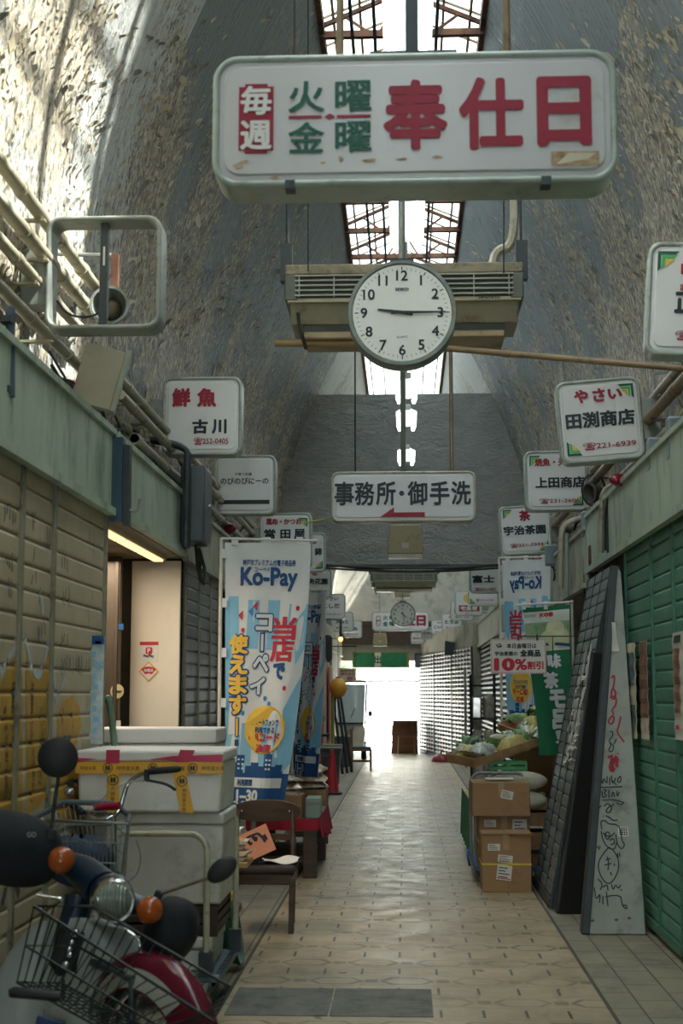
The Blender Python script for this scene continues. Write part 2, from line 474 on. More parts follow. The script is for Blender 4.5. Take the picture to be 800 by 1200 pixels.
M_WOODL = mk('pale_wood', 'b79468', .6, 0, .15, 4, '8f7350', .3, 3, .05, 30)
M_BLUED = mk('dark_blue_print', '1d4f86', .7, 0, .05)
M_SKYB = mk('sky_blue_print', '86bfe0', .7, 0, .05)
M_BANW = mk('white_banner_cloth', 'd9dde0', .75, 0, .03)
M_BANY = mk('yellow_print', 'e7bd4a', .7, 0, .05)
M_BANR = mk('red_print', 'c42f45', .7, 0, .05)
M_TAPEY = mk('yellow_packing_tape', 'e2a92f', .35, 0, .06)
M_TAPER = mk('red_packing_tape', 'c0274e', .35, 0, .08)

# ---------------------------------------------------------------- structure
def struct(name, mb, mat, **kw):
    o = mb.build(name, mat, **kw); o['kind'] = 'structure'; return o
XL, XR = -1.72, 1.60
ZE0, ZE1 = 2.66, 3.14
# floor: lane tiles with a grey paved strip on either side
struct('floor', MB().box(-.955, 1.03, -9, 39.0, -.12, 0), M_FLOOR)
struct('floor', MB().box(-3.3, -.955, -9, 39.0, -.12, -.002).box(1.03, 3.2, -9, 39.0, -.12, -.002), M_SIDE)
struct('floor', MB().box(-.968, -.948, -9, 39.0, -.01, .002).box(1.022, 1.042, -9, 39.0, -.01, .002), mk('strip_joint', '4e4b46', .8))
pa = pz(262, 1190, 0); pb = pz(505, 1160, 0)
tag(MB().box(pa.x, (pa.x+pb.x)/2 - .004, pa.y, pb.y, -.01, .004).box((pa.x+pb.x)/2 + .004, pb.x, pa.y, pb.y, -.01, .004).build(
    'floor_cover', mk('dark_grey_slab', '6b6a63', .6, 0, .15, 8, '4b4a45', .5, 6, .15, 60)),
    'dark grey pair of floor slabs set into the beige lane tiles', 'floor cover')
# street beyond the far end
struct('street_ground', MB().box(-16, 16, 39.0, 70, -.12, -.02), mk('pale_asphalt', 'c9c8c4', .8, 0, .1, 3))

# vault: one shell per side and stretch, painted corrugated sheet
PROF = [(1.98, 3.14), (1.98, 3.6), (1.965, 4.1), (1.91, 4.6), (1.80, 5.1), (1.62, 5.65), (1.40, 6.2), (1.14, 6.75), (.90, 7.2), (.72, 7.55)]
def smooth2(p, it=2):
    q = smoothpts([Vector((a, b, 0)) for a, b in p], it); return [(v.x, v.y) for v in q]
PR = smooth2(PROF)
def vault(side, y0, y1, mat, dy=.5):
    ny = max(2, int((y1 - y0) / dy)); n = len(PR)
    vs = []; uvs = []; L = [0]
    for (a, b), (c, d) in zip(PR, PR[1:]): L.append(L[-1] + math.hypot(c - a, d - b))
    for lay in (0, .09):
        for j in range(ny + 1):
            y = y0 + (y1 - y0) * j / ny
            for i, (x, z) in enumerate(PR):
                i0, i1 = max(i - 1, 0), min(i + 1, n - 1)
                tx, tz = PR[i1][0] - PR[i0][0], PR[i1][1] - PR[i0][1]; l = math.hypot(tx, tz)
                nx, nz = tz / l, -tx / l
                vs.append((side * (x + nx * lay), y, z + nz * lay)); uvs.append((y, L[i]))
    k = (ny + 1) * n; fs = []
    for j in range(ny):
        for i in range(n - 1):
            a = j * n + i; q = (a, a + 1, a + n + 1, a + n)
            if side > 0: q = q[::-1]
            fs.append(q); fs.append(tuple(k + t for t in reversed(q)))
    for j in range(ny):
        for i in (0, n - 1):
            a = j * n + i; fs.append((a, a + n, k + a + n, k + a))
    for i in range(n - 1):
        for j in (0, ny):
            a = j * n + i; fs.append((a, a + 1, k + a + 1, k + a))
    mb = MB(); mb.add(vs, fs)
    o = mb.build('ceiling', mat, smooth=60); o['kind'] = 'structure'
    uvl = o.data.uv_layers.new(name='uv')
    for l in o.data.loops: uvl.data[l.index].uv = uvs[l.vertex_index]
    return o
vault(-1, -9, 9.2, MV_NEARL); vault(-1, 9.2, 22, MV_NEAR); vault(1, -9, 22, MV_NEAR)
vault(-1, 22, 39.2, MV_FAR); vault(1, 22, 39.2, MV_FAR)
# flakes of paint curling off the vault: uncountable
def flakes():
    mb = MB(); r = random.Random(3); n = len(PR)
    L = [0]
    for (a, b), (c, d) in zip(PR, PR[1:]): L.append(L[-1] + math.hypot(c - a, d - b))
    for i in range(20000):
        side = r.choice((-1, 1)); y = 5 + 17 * r.random() ** 1.25
        s = L[-1] * min(.97, abs(r.gauss(.33, .25)))
        # clumps
        if math.sin(y * 3.1 + s * 2 + side) + math.sin(y * 1.3 - s * 4.1) + r.gauss(0, .8) < -.1: continue
        j = max(t for t in range(n - 1) if L[t] <= s); t = (s - L[j]) / (L[j+1] - L[j])
        a, b = PR[j], PR[j+1]
        x = a[0] + (b[0]-a[0]) * t; z = a[1] + (b[1]-a[1]) * t
        T = Vector((side * (b[0]-a[0]), 0, b[1]-a[1])).normalized(); Yv = Vector((0, 1, 0))
        Nn = Vector((-side * T.z * 1.0, 0, abs(T.x) * -1)).normalized()
        c = Vector((side * x, y, z)) + Nn * .004
        ang = r.gauss(.25, .5) * 1.0; ln = r.uniform(.009, .036) * (1.9 if r.random() < .08 else 1); wd = ln * r.uniform(.3, .8)
        A = T * math.cos(ang) + Yv * math.sin(ang); B = Nn.cross(A)
        lift = Nn * ln * r.uniform(.2, .8)
        mb.add([c - A*ln - B*wd*.6, c - A*ln*.8 + B*wd, c + A*ln*.1 + B*wd*r.uniform(.6, 1.2) + lift*.45, c + A*ln*.2 - B*wd*r.uniform(.5, 1.1) + lift*.3, c + A*ln + B*wd*.3 + lift, c + A*ln*.9 - B*wd*.5 + lift],
               [(0, 1, 2, 3), (3, 2, 4, 5)], r.choice((0, 0, 1, 2)))
    o = mb.build('paint_flakes', [mk('flake_beige', 'c3b69d', .75), mk('flake_pale', 'd3cab8', .75), mk('flake_grey', '7f7d74', .75)], smooth=0)
    tag(o, 'loose curling beige flakes of old paint on the arched roof', 'paint flakes', kind='stuff')
flakes()

# skylight: thin clear sheets over rusty iron trusses
def mat_sheet():
    k = NT('clear_skylight_sheet'); tr = k.n('ShaderNodeBsdfTransparent'); tl = k.n('ShaderNodeBsdfTranslucent')
    p = k.co('Object')
    tr.inputs[0].default_value = (.86, .88, .87, 1); tl.inputs[0].default_value = (.8, .78, .72, 1)
    mx = k.n('ShaderNodeMixShader'); k.put(mx.inputs[0], k.ss(k.noise(k.map(p, (.4, 1, 1)), 1.2, 5), .4, .65, .08, .4))
    k.L.new(tr.outputs[0], mx.inputs[1]); k.L.new(tl.outputs[0], mx.inputs[2]); k.L.new(mx.outputs[0], k.out.inputs[0])
    return k.mat
M_SHEET = mat_sheet()
mb = MB()
y = -9.0
while y < 39:
    y1 = min(y + 1.8, 39.1)
    for s in (-1, 1):
        mb.add([(s*.80, y, 7.62), (0, y, 7.96), (0, y1 - .015, 7.96), (s*.80, y1 - .015, 7.62)], [(0, 1, 2, 3)])
        mb.add([(s*.80, y, 7.625), (0, y, 7.965), (0, y1 - .015, 7.965), (s*.80, y1 - .015, 7.625)], [(3, 2, 1, 0)])
    y = y1
struct('window_1', mb, M_SHEET, smooth=0)
mb = MB()
for s in (-1, 1):
    mb.box(min(s*.70, s*.80), max(s*.70, s*.80), -9, 39, 7.5, 7.62)
struct('trim_1', mb, M_RUST)
ORD = ['nearest', 'second', 'third', 'fourth', 'fifth', 'sixth', 'seventh', 'eighth', 'ninth', 'tenth', 'eleventh', 'twelfth', 'thirteenth', 'fourteenth', 'fifteenth', 'sixteenth']
ty = [5.6 + 1.1 * i for i in range(15)]
tr0 = None
for i, yy in enumerate(ty):
    lab = 'rusty iron roof truss under the skylight, %s from the camera' % (ORD[i] if i else 'nearest one')
    if tr0 is None:
        tr0 = thing('roof_truss', lab, 'roof truss', (0, yy, 7.5), group='trusses under the skylight')
        MB().box(-.74, .74, -.03, .03, -.03, .03).build('tie_beam', M_RUST, tr0)
        for s in (-1, 1):
            a = Vector((s*.74, 0, .08)); b = Vector((0, 0, .40))
            MB().tube([a, b], .026, 4).build('rafter', M_RUST, tr0)
            MB().tube([(s*.30, 0, .02), (s*.52, 0, .18)], .016, 4).tube([(s*.2, 0, .02), (0, 0, .36)], .016, 4).build('web_strut', M_RUST, tr0)
        MB().tube([(0, 0, 0), (0, 0, .38)], .018, 4).build('king_post', M_RUST, tr0)
    else: dup(tr0, (0, yy, 7.5), None, lab)
y = 5.0
mb = MB()
while y < 22:
    mb.tube([(-.78, y, 7.61), (0, y, 7.93), (.78, y, 7.61)], .013, 4)
    y += .55
for x in (-.62, -.38, .38, .62): mb.box(x - .012, x + .012, -9, 39, 7.60 + (.78 - abs(x)) * .42, 7.63 + (.78 - abs(x)) * .42)
struct('trim_12', mb, mk('cream_purlin', '8f7d66', .7))
for i, x in enumerate((-.45, -.25, .3)):
    o = MB().tube([(x, 5, 7.44), (x + .02, 22, 7.44)], .018, 6).build('conduit_pipe', M_DKMET)
    tag(o, 'dark straight conduit running under the skylight, %s' % ('closest to the left edge', 'left of the centre', 'right of the centre')[i], 'pipe', 'conduits under the skylight')

# walls: solid backing either side, open recess and stalls on the left
def wall(name, x0, x1, y0, y1, z0, z1, m=None): return struct(name, MB().box(x0, x1, y0, y1, z0, z1), m or M_WALL)
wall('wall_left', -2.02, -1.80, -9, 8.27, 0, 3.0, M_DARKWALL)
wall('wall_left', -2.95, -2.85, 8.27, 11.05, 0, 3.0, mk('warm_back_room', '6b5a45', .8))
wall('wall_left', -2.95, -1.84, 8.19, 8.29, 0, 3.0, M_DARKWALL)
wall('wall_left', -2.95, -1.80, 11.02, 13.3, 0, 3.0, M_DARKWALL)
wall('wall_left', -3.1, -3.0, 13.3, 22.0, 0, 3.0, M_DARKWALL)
wall('wall_left', -3.1, -1.75, 22.0, 39.1, 0, 3.0, M_WALL)
wall('wall_right', 1.70, 1.95, -9, 12.6, 0, 3.0, M_WALL)
wall('wall_right', 2.75, 2.85, 12.6, 17.4, 0, 3.0, M_DARKWALL)
wall('wall_right', 1.72, 2.85, 17.4, 32.0, 0, 3.0, M_WALL)
mb = MB(); mb.prism([(1.50, 31.6), (.40, 39.0), (.40, 39.2), (2.2, 39.2), (2.2, 31.6)], 0, 3.14, 'z')
struct('wall_right', mb, M_WALL)
# ledges above the shopfronts
struct('trim_2', MB().box(-3.1, -1.74, -9, 39.1, 3.05, 3.14), M_LEDGE)
struct('trim_3', MB().box(1.62, 2.9, -9, 39.1, 3.05, 3.14), M_LEDGE)
struct('wall_left', MB().box(-2.12, -2.02, -9, 39.2, 3.0, 7.4), M_WALL)
struct('wall_right', MB().box(2.12, 2.22, -9, 39.2, 3.0, 7.4), M_WALL)
# fascias
def fascia(name, x, s, y0, y1, z0, z1, m):
    mb = MB().box(min(x, x + s*.06), max(x, x + s*.06), y0, y1, z0, z1)
    mb.box(min(x - s*.03, x + s*.02), max(x - s*.03, x + s*.02), y0, y1, z0 - .03, z0 + .015)
    mb.box(min(x - s*.02, x + s*.02), max(x - s*.02, x + s*.02), y0, y1, z1 - .015, z1 + .02)
    return struct(name, mb, m)
fascia('trim_4', XL, -1, -9, 8.24, ZE0, 3.13, M_FASC)
fascia('trim_5', XL, -1, 8.30, 10.98, ZE0 + .02, 3.13, M_FASC)
fascia('trim_6', XL, -1, 11.02, 13.3, ZE0, 3.10, M_FASC2)
fascia('trim_7', XL, -1, 13.3, 39, 2.6, 3.10, M_FASC2)
fascia('trim_8', XR, 1, -9, 12.55, ZE0, 3.14, M_FASC)
fascia('trim_9', XR, 1, 12.6, 17.4, 2.55, 3.05, M_FASC2)
fascia('trim_10', XR, 1, 17.4, 32, 2.62, 3.10, M_FASC2)
# soffit of the left recess
struct('ceiling_recess', MB().box(-2.85, -1.74, 8.29, 11.02, 2.64, 2.70), mk('recess_soffit', '8f8775', .6, 0, .1, 3, '6b614f', .4, 3))

# concrete cross wall under the vault
xb = [(-PX, z) for PX, z in PR if z < 6.33]; xt = [(PX, z) for PX, z in PR if z < 6.33]
bp = [(-1.97, 3.58)] + [(-a, b) for a, b in PR if 3.6 < b < 6.3] + [(a, b) for a, b in reversed(PR) if 3.6 < b < 6.3] + [(1.97, 3.58)]
struct('wall_cross', MB().prism(bp, 22.0, 22.5, 'y'), M_CONC)
# far header above the exit
struct('wall_far', MB().box(-1.78, .6, 39.0, 39.2, 2.47, 3.0), mk('far_header', 'a8a79f', .7, 0, .1))
mb = MB().box(-2.0, 2.0, 39.0, 39.2, 3.0, 7.6)
struct('wall_far', mb, mk('far_gable', 'b5b4ad', .7, 0, .1, 3, '85827a', .4, 2))
mb = MB()
for x in (-1.6, -1.05, -.5, .05, .6, 1.1): mb.box(x - .03, x + .03, 38.85, 38.98, 2.98, 3.5)
mb.box(-1.75, 1.4, 38.84, 38.98, 2.92, 3.02).box(-1.75, 1.4, 38.84, 38.98, 3.46, 3.54).box(-1.75, 1.4, 38.96, 39.0, 3.0, 3.5)
struct('trim_11', mb, M_WOODD)
struct('near_light_block', MB().box(-2.2, 2.2, -9.2, -9.0, 3.3, 8.0), M_WALL)  # unseen gable added behind the camera to cut light from the open end
# ---------------------------------------------------------------- unseen blocks outside (right ones added to shade the sun)
o = struct('unseen_outside_block', MB().box(3.2, 9, 6.9, 36, 0, 17).box(3.2, 9, -30, 1.8, 0, 17), mk('unseen_block_wall', '9c958a', .8))  # added to block the sun; the gap between them shapes its patch
o = struct('unseen_outside_block', MB().box(-9, -3.4, -9, 39, 0, 6.0), mk('unseen_block_wall', '9c958a', .8))

# ---------------------------------------------------------------- shutters (local: x out of the wall, y along, z up)
GRILLE = ((0, -1.1), (.34, -1.1), (.36, .4), (.5, 1), (.7, 1), (.9, .7), (.97, .2))
def slat_profile(z0, z1, pitch, depth, sect=None):
    P = []; n = int(round((z1 - z0) / pitch)); pitch = (z1 - z0) / n
    for i in range(n):
        for t, d in sect or ((0, 0), (.07, 0), (.085, .7), (.16, .92), (.5, 1), (.88, .93), (.97, .6)):
            P.append((d * depth, z0 + (i + t) * pitch))
    P.append((0, z1)); return P
def prof_x(P, z):
    for (a, b), (c, d) in zip(P, P[1:]):
        if b <= z <= d: return a + (c - a) * (z - b) / max(d - b, 1e-6)
    return P[-1][0]
def shutter(name, label, loc, rot, s, y0, y1, z0, z1, pitch, depth, mat, guides, gmat, group=None, bar=True, cat='shutter', gw=.05, gd=.03, sect=None):
    t = thing(name, label, cat, loc, rot, group)
    P = slat_profile(z0 + (.07 if bar else 0), z1, pitch, depth, sect)
    mb = MB(); n = len(P)
    vs = [(s * x, y0, z) for x, z in P] + [(s * x, y1, z) for x, z in P] + [(-s * .04, y0, z0), (-s * .04, y0, z1), (-s * .04, y1, z0), (-s * .04, y1, z1)]
    fs = [(i, i + 1, n + i + 1, n + i) for i in range(n - 1)] + [(2*n, 2*n+1, 2*n+3, 2*n+2)]
    mb.add(vs, fs); mb.build('slat_curtain', mat, t, smooth=18)
    for g in guides:
        MB().box(min(0, s*gd), max(0, s*gd), g - gw/2, g + gw/2, z0, z1).build('guide_rail', gmat, t, bevel=.004)
    if bar: MB().box(min(0, s*.03), max(0, s*.03), y0, y1, z0 + .005, z0 + .07).build('bottom_bar', gmat, t, bevel=.004)
    return t, P
# left beige shutter with graffiti
sh, PB = shutter('roller_shutter', 'beige roller shutter with yellow graffiti behind the scooter', (XL - .045, 0, 0), (0, 0, 0), 1, 2.6, 8.24, 0, 2.66, .116, .015, M_BEIGESH, (4.6, 5.75, 6.38, 6.98, 8.20), M_GUIDE)
def pf(y, z): return (prof_x(PB, z) + .0025, y, z)
M_GY = mk('graffiti_yellow', 'b98f35', .6, 0, .1, 5); M_GD = mk('graffiti_dark_grey', '47494b', .6, 0, .1); M_GW = mk('graffiti_pale', 'b9c0c6', .6)
def pzw(u, v):                         # pixel on the left shutter plane -> (y, z)
    d = _fw * F + _rt * (u - 400) + _up * (600 - v); q = CAM + d * ((XL - .03) / d.x); return (q.y, q.z)
def fillpoly(poly, mat_i, mb, fn, ns=10):
    # fill a (y,z) outline with thin rows that follow the slats
    zs = [p[1] for p in poly]; z0, z1 = min(zs), max(zs); n = max(4, int((z1 - z0) / .008))
    for i in range(n):
        za = z0 + (z1 - z0) * i / n; zb = z0 + (z1 - z0) * (i + 1) / n
        def cross(z):
            r = []
            for (a, b), (c, d) in zip(poly, poly[1:] + poly[:1]):
                if (b <= z < d) or (d <= z < b): r.append(a + (c - a) * (z - b) / (d - b))
            return sorted(r)
        zm = (za + zb) / 2; A = cross(zm)
        for k in range(0, len(A) - 1, 2): mb.add([fn(A[k], za), fn(A[k+1], za), fn(A[k+1], zb), fn(A[k], zb)], [(0, 1, 2, 3)], mat_i)
gy = MB(); gd = MB(); gw = MB()
def P2(*uv): return [pzw(u, v) for u, v in uv]
fillpoly(P2((0, 800), (14, 775), (23, 758), (26, 800), (26, 960), (0, 1000)), 0, gy, pf)
fillpoly(P2((30, 762), (36, 790), (46, 800), (56, 762), (61, 790), (61, 930), (31, 955)), 0, gy, pf)
fillpoly(P2((66, 845), (72, 822), (85, 815), (93, 828), (95, 850), (90, 870), (78, 880), (66, 880)), 0, gy, pf)
fillpoly(P2((68, 890), (100, 900), (112, 930), (100, 960), (68, 960)), 0, gy, pf)
fillpoly(P2((-40, 960), (20, 900), (26, 1010), (-40, 1090)), 0, gy, pf)
for st, w in (([(5, 830), (8, 880), (6, 940)], .05), ([(16, 800), (14, 850), (20, 905), (14, 950)], .05), ([(38, 800), (36, 850), (40, 900), (36, 940)], .05), ([(48, 830), (50, 870), (46, 920)], .06), ([(56, 800), (56, 850), (58, 905)], .04),
              ([(74, 830), (72, 850), (76, 868), (83, 866), (86, 845), (82, 830)], .035), ([(76, 895), (82, 925), (90, 905), (98, 940)], .05), ([(0, 900), (10, 880), (20, 885)], .05), ([(-20, 1000), (0, 970), (15, 990)], .06), ([(2, 1060), (12, 1015), (22, 1050)], .05)):
    gd.ribbon(smoothpts([Vector(pzw(*p)) for p in st], 2), w, pf, 0, sub=14)
for st in ([(0, 790), (10, 772), (23, 748), (28, 742), (31, 752), (36, 780), (45, 796), (52, 775), (58, 745), (63, 770), (65, 830), (70, 808), (77, 795)], [(65, 850), (64, 900), (66, 960)], [(48, 690), (50, 720)], [(60, 690), (61, 720)]):
    gw.ribbon(smoothpts([Vector(pzw(*p)) for p in st], 2), .035, pf, 0, sub=14)
r = random.Random(5)
for uu, v0 in ((6, 590), (15, 600), (38, 600), (55, 620), (38, 670), (47, 690), (72, 650), (74, 690), (10, 680), (72, 740), (45, 730), (8, 650), (72, 770), (92, 770), (101, 770), (82, 768), (40, 640)):
    for k in range(r.randint(1, 4)):
        u0 = uu + k * 3.2; gd.ribbon([Vector(pzw(u0, v0 + r.uniform(-4, 4))), Vector(pzw(u0 - r.uniform(-1, 2), v0 + r.uniform(12, 22)))], .012, pf, 0, sub=12)
gy.build('graffiti', M_GY, sh, smooth=0); gd.build('graffiti', M_GD, sh, smooth=0); gw.build('graffiti', M_GW, sh, smooth=0)
# grey shutter past the recess
shutter('roller_shutter', 'grey roller shutter on the left beyond the lit recess', (XL - .045, 0, 0), (0, 0, 0), 1, 11.2, 13.3, 0, 2.66, .105, .02, M_GREYSH, (11.25, 12.0, 12.7, 13.25), M_GUIDE)
# right green shutter
shutter('roller_shutter', 'green roller shutter with torn posters on the right', (XR + .06, 0, 0), (0, 0, 0), -1, 4.5, 10.72, .03, 2.66, .102, .016, M_GREENSH, (5.9, 7.3, 8.35, 8.78, 9.55, 10.66), M_GREENG)
# silver grille shutters further on
yy = 17.5
gl = ['nearest', 'second', 'third', 'fourth', 'fifth', 'sixth']
for i in range(6):
    y1 = yy + 2.3
    shutter('grille_shutter', 'silver slatted shutter far down the right side, %s of the straight row' % gl[i], (XR + .08, 0, 0), (0, 0, 0), -1, yy, y1, 0, 2.62, .10, .03, M_SILVER, [yy + .04 + k * .37 for k in range(7)], M_DKMET, 'silver shutters on the right', gw=.05, sect=GRILLE)
    yy = y1 + .04
for i in range(3):
    a = math.atan2(1.10, 7.4); f0 = i / 3
    p = Vector((1.5 - 1.10 * f0, 31.6 + 7.4 * f0, 0))
    shutter('grille_shutter', 'silver slatted shutter on the angled wall by the exit, %s' % ('nearest', 'middle one', 'closest to the exit')[i], (p.x - .02, p.y, 0), (0, 0, a), -1, .05, 2.42, 0, 2.62, .10, .03, M_SILVER, [.06 + k * .38 for k in range(7)], M_DKMET, 'silver shutters by the exit', gw=.06, sect=GRILLE)

# ---------------------------------------------------------------- lightbox signs
COLM = {'r': M_RED, 'g': M_GRN, 'k': M_BLK, 'l': M_LGRN, 'y': M_YEL, 'w': M_WHITE}
def place_text(t, d, items):
    by = {}
    for it in items: by.setdefault(it[0], []).append(it)
    for c, its in by.items():
        mb = MB()
        for it in its:
            kind = it[1]
            if kind == 't': mb.text(it[2], it[3], it[4], h=it[5], w=it[6] if len(it) > 6 else None, bold=.012 if it[2][0] == '☎' else (it[7] if len(it) > 7 else .03), y=-d/2 - .0045, nb=10)
            elif kind == 'poly': mb.prism(it[2], -d/2 - .005, -d/2 - .001, 'y')
        mb.build('lettering', COLM[c], t, smooth=0)
def corner(w, h, cx, cz, q=.11):           # green and yellow chevrons in a corner; cx, cz = +-1
    out = []
    x0, z0 = cx * w * .42, cz * h * .41
    for k, c in enumerate('gly'):
        a = q * (1 - k * .30); o = q * .20 * k; t = q * .15
        X = lambda v: x0 - cx * v
        Z = lambda v: z0 - cz * v
        P = [(X(o), Z(o)), (X(o + a), Z(o)), (X(o + a - t), Z(o + t)), (X(o + t), Z(o + t)), (X(o + t), Z(o + a - t)), (X(o), Z(o + a))]
        if cx * cz < 0: P = P[::-1]
        out.append((c, 'poly', P))
    out_y = q * .42
    return out
def lightbox(label, c, w, h, d, items, rad=.07, rot=(0, 0, 0), arm=None, hm=None, name='hanging_sign', group=None, face=True, cat='sign', fm=None):
    t = thing(name, label, cat, c, rot, group)
    hm = hm or M_SIGNH
    o, i = rrect(w, h, rad), rrect(w - .05, h - .05, rad * .75)
    MB().ring(o, i, -d/2, d/2).build('housing', hm, t, bevel=.010)
    if face:
        MB().prism(rrect(w - .046, h - .046, rad * .76), -d/2 + .012, d/2 - .012, 'y').prism(rrect(w - .09, h - .09, rad * .6), -d/2 + .001, -d/2 + .014, 'y').build('face_panel', fm or M_SIGNF, t, bevel=.004)
        place_text(t, d - .002, items)
    if arm:                                 # arm = +-1: side of the wall
        e = arm * w / 2
        MB().box(min(e, e + arm*.13), max(e, e + arm*.13), -d*.42, d*.42, -h*.28, h*.22).build('mounting_box', M_GREYM, t, bevel=.006)
        x1 = e + arm * .13; xw = arm * (2.0 if arm > 0 else 2.0) - c[0]
        mb = MB().box(min(x1 - arm*.02, x1), max(x1 - arm*.02, x1), -.015, .015, h*.1, h*.55)
        mb.box(min(x1, xw), max(x1, xw), -.015, .015, h*.52, h*.55)
        mb.box(min(x1, xw), max(x1, xw), -.02, .02, -h*.12, -h*.06)
        mb.build('support_bar', M_GREYM, t)
    return t
# big sign
Yb = 5.05; c = px(484.5, 150, Yb)
Wb, Hb, Db = 1.47, .50, .20
def bx(u): return (u - 484.5) * Yb / F * 1.0
def bz(v): return (150 - v) * Yb / F
def rect(x0, x1, z0, z1, ch=0):
    if not ch: return [(x0, z0), (x1, z0), (x1, z1), (x0, z1)]
    return [(x0+ch, z0), (x1-ch, z0), (x1-ch, z0+ch*.5), (x1, z0+ch*.5), (x1, z1-ch*.5), (x1-ch, z1-ch*.5), (x1-ch, z1), (x0+ch, z1), (x0+ch, z1-ch*.5), (x0, z1-ch*.5), (x0, z0+ch*.5), (x0+ch, z0+ch*.5)]
def dia(x, z, a, b): return [(x - a, z), (x, z - b), (x + a, z), (x, z + b)]
its = [('r', 'poly', rect(bx(274), bx(316), bz(192), bz(105), .022)),
       ('g', 't', '火', bx(355.5), bz(122.5), bz(0) - bz(38), bx(42) - bx(0), .02), ('g', 't', '金', bx(355.5), bz(173.5), bz(0) - bz(37), bx(42) - bx(0), .02),
       ('g', 't', '曜', bx(412), bz(122.5), bz(0) - bz(38), bx(42) - bx(0), .02), ('g', 't', '曜', bx(412), bz(173.5), bz(0) - bz(37), bx(42) - bx(0), .02),
       ('r', 'poly', rect(bx(334), bx(374), bz(149.5), bz(146))), ('r', 'poly', rect(bx(392), bx(433), bz(149.5), bz(146))), ('r', 'poly', dia(bx(384), bz(147.7), .02, .011)),
       ('r', 't', '奉', bx(486.5), bz(147), bz(0) - bz(82), bx(72) - bx(0), .036), ('r', 't', '仕', bx(577), bz(147), bz(0) - bz(84), bx(72) - bx(0), .036), ('r', 't', '日', bx(663.5), bz(146), bz(0) - bz(80), bx(58) - bx(0), .04)]
big = lightbox('large white sign with red and green lettering hung above the lane', c, Wb, Hb, Db, its, rad=.095, fm=mk('shaded_sign_acrylic', 'c9c8ca', .22, 0, .02, 3, 'b5aca0', .12, 2.5), hm=mk('pale_green_housing', 'a9b5af', .35, .15, .1, 6, '7b7a6c', .3, 9))  # darker than the other faces, its backlit shade put into the colour
mb = MB()
mb.text('毎', bx(295), bz(126.5), h=.105, w=.108, bold=.03, y=-Db/2 - .008).text('週', bx(295), bz(170), h=.105, w=.108, bold=.03, y=-Db/2 - .008)
mb.build('lettering', M_WHITE, big, smooth=0)
mb = MB(); D0 = -Db/2 - .0015
for u, v, a, b in ((275, 207, .02, .013), (282, 202, .012, .006), (318, 223, .016, .006), (376, 205, .010, .004), (397, 201, .008, .011), (432, 203, .026, .006), (470, 202, .020, .004), (512, 200, .018, .004)):
    mb.prism([(bx(u) + a * math.cos(t) * (1 + .3 * math.sin(3*t + u)), bz(v) + b * math.sin(t) * (1 + .3 * math.cos(2*t + u))) for t in [i * .52 for i in range(12)]], D0 - .001, D0)
mb.prism(rect(bx(647), bx(704), bz(214), bz(196)), D0 - .001, D0)
mb.build('stain_mark', mk('tape_residue_brown', 'b29a78', .5, 0, .25, 30, '8c6a42', .5, 20), big, smooth=0)
MB().prism([(bx(653), bz(212)), (bx(690), bz(206)), (bx(700), bz(199)), (bx(668), bz(198))], D0 - .002, D0 - .001).build('tape_scrap', mk('old_tape', 'cfc7ae', .4), big, smooth=0)
mb = MB()
for u in (336, 641): mb.box(bx(u) - .018, bx(u) + .018, -Db/2 - .003, -Db/2 + .06, -Hb/2 - .012, -Hb/2 + .02)
mb.build('latch', M_DKMET, big)
top = 7.5 - c.z
MB().box(-.016 - .012, .020, .02, .06, Hb/2, top).build('hanger_post', M_DKMET, big)
MB().box(-.16, .16, -.07, .07, Hb/2, Hb/2 + .02).build('hanger_plate', M_DKMET, big)
for u in (399, 592):
    x = px(u, 30, 5.3).x - c.x; MB().tube([(x, .2, -.1), (x, .2, 6.35 - c.z)], .016, 8).build('hanger_rod', M_PIPEBR, big)

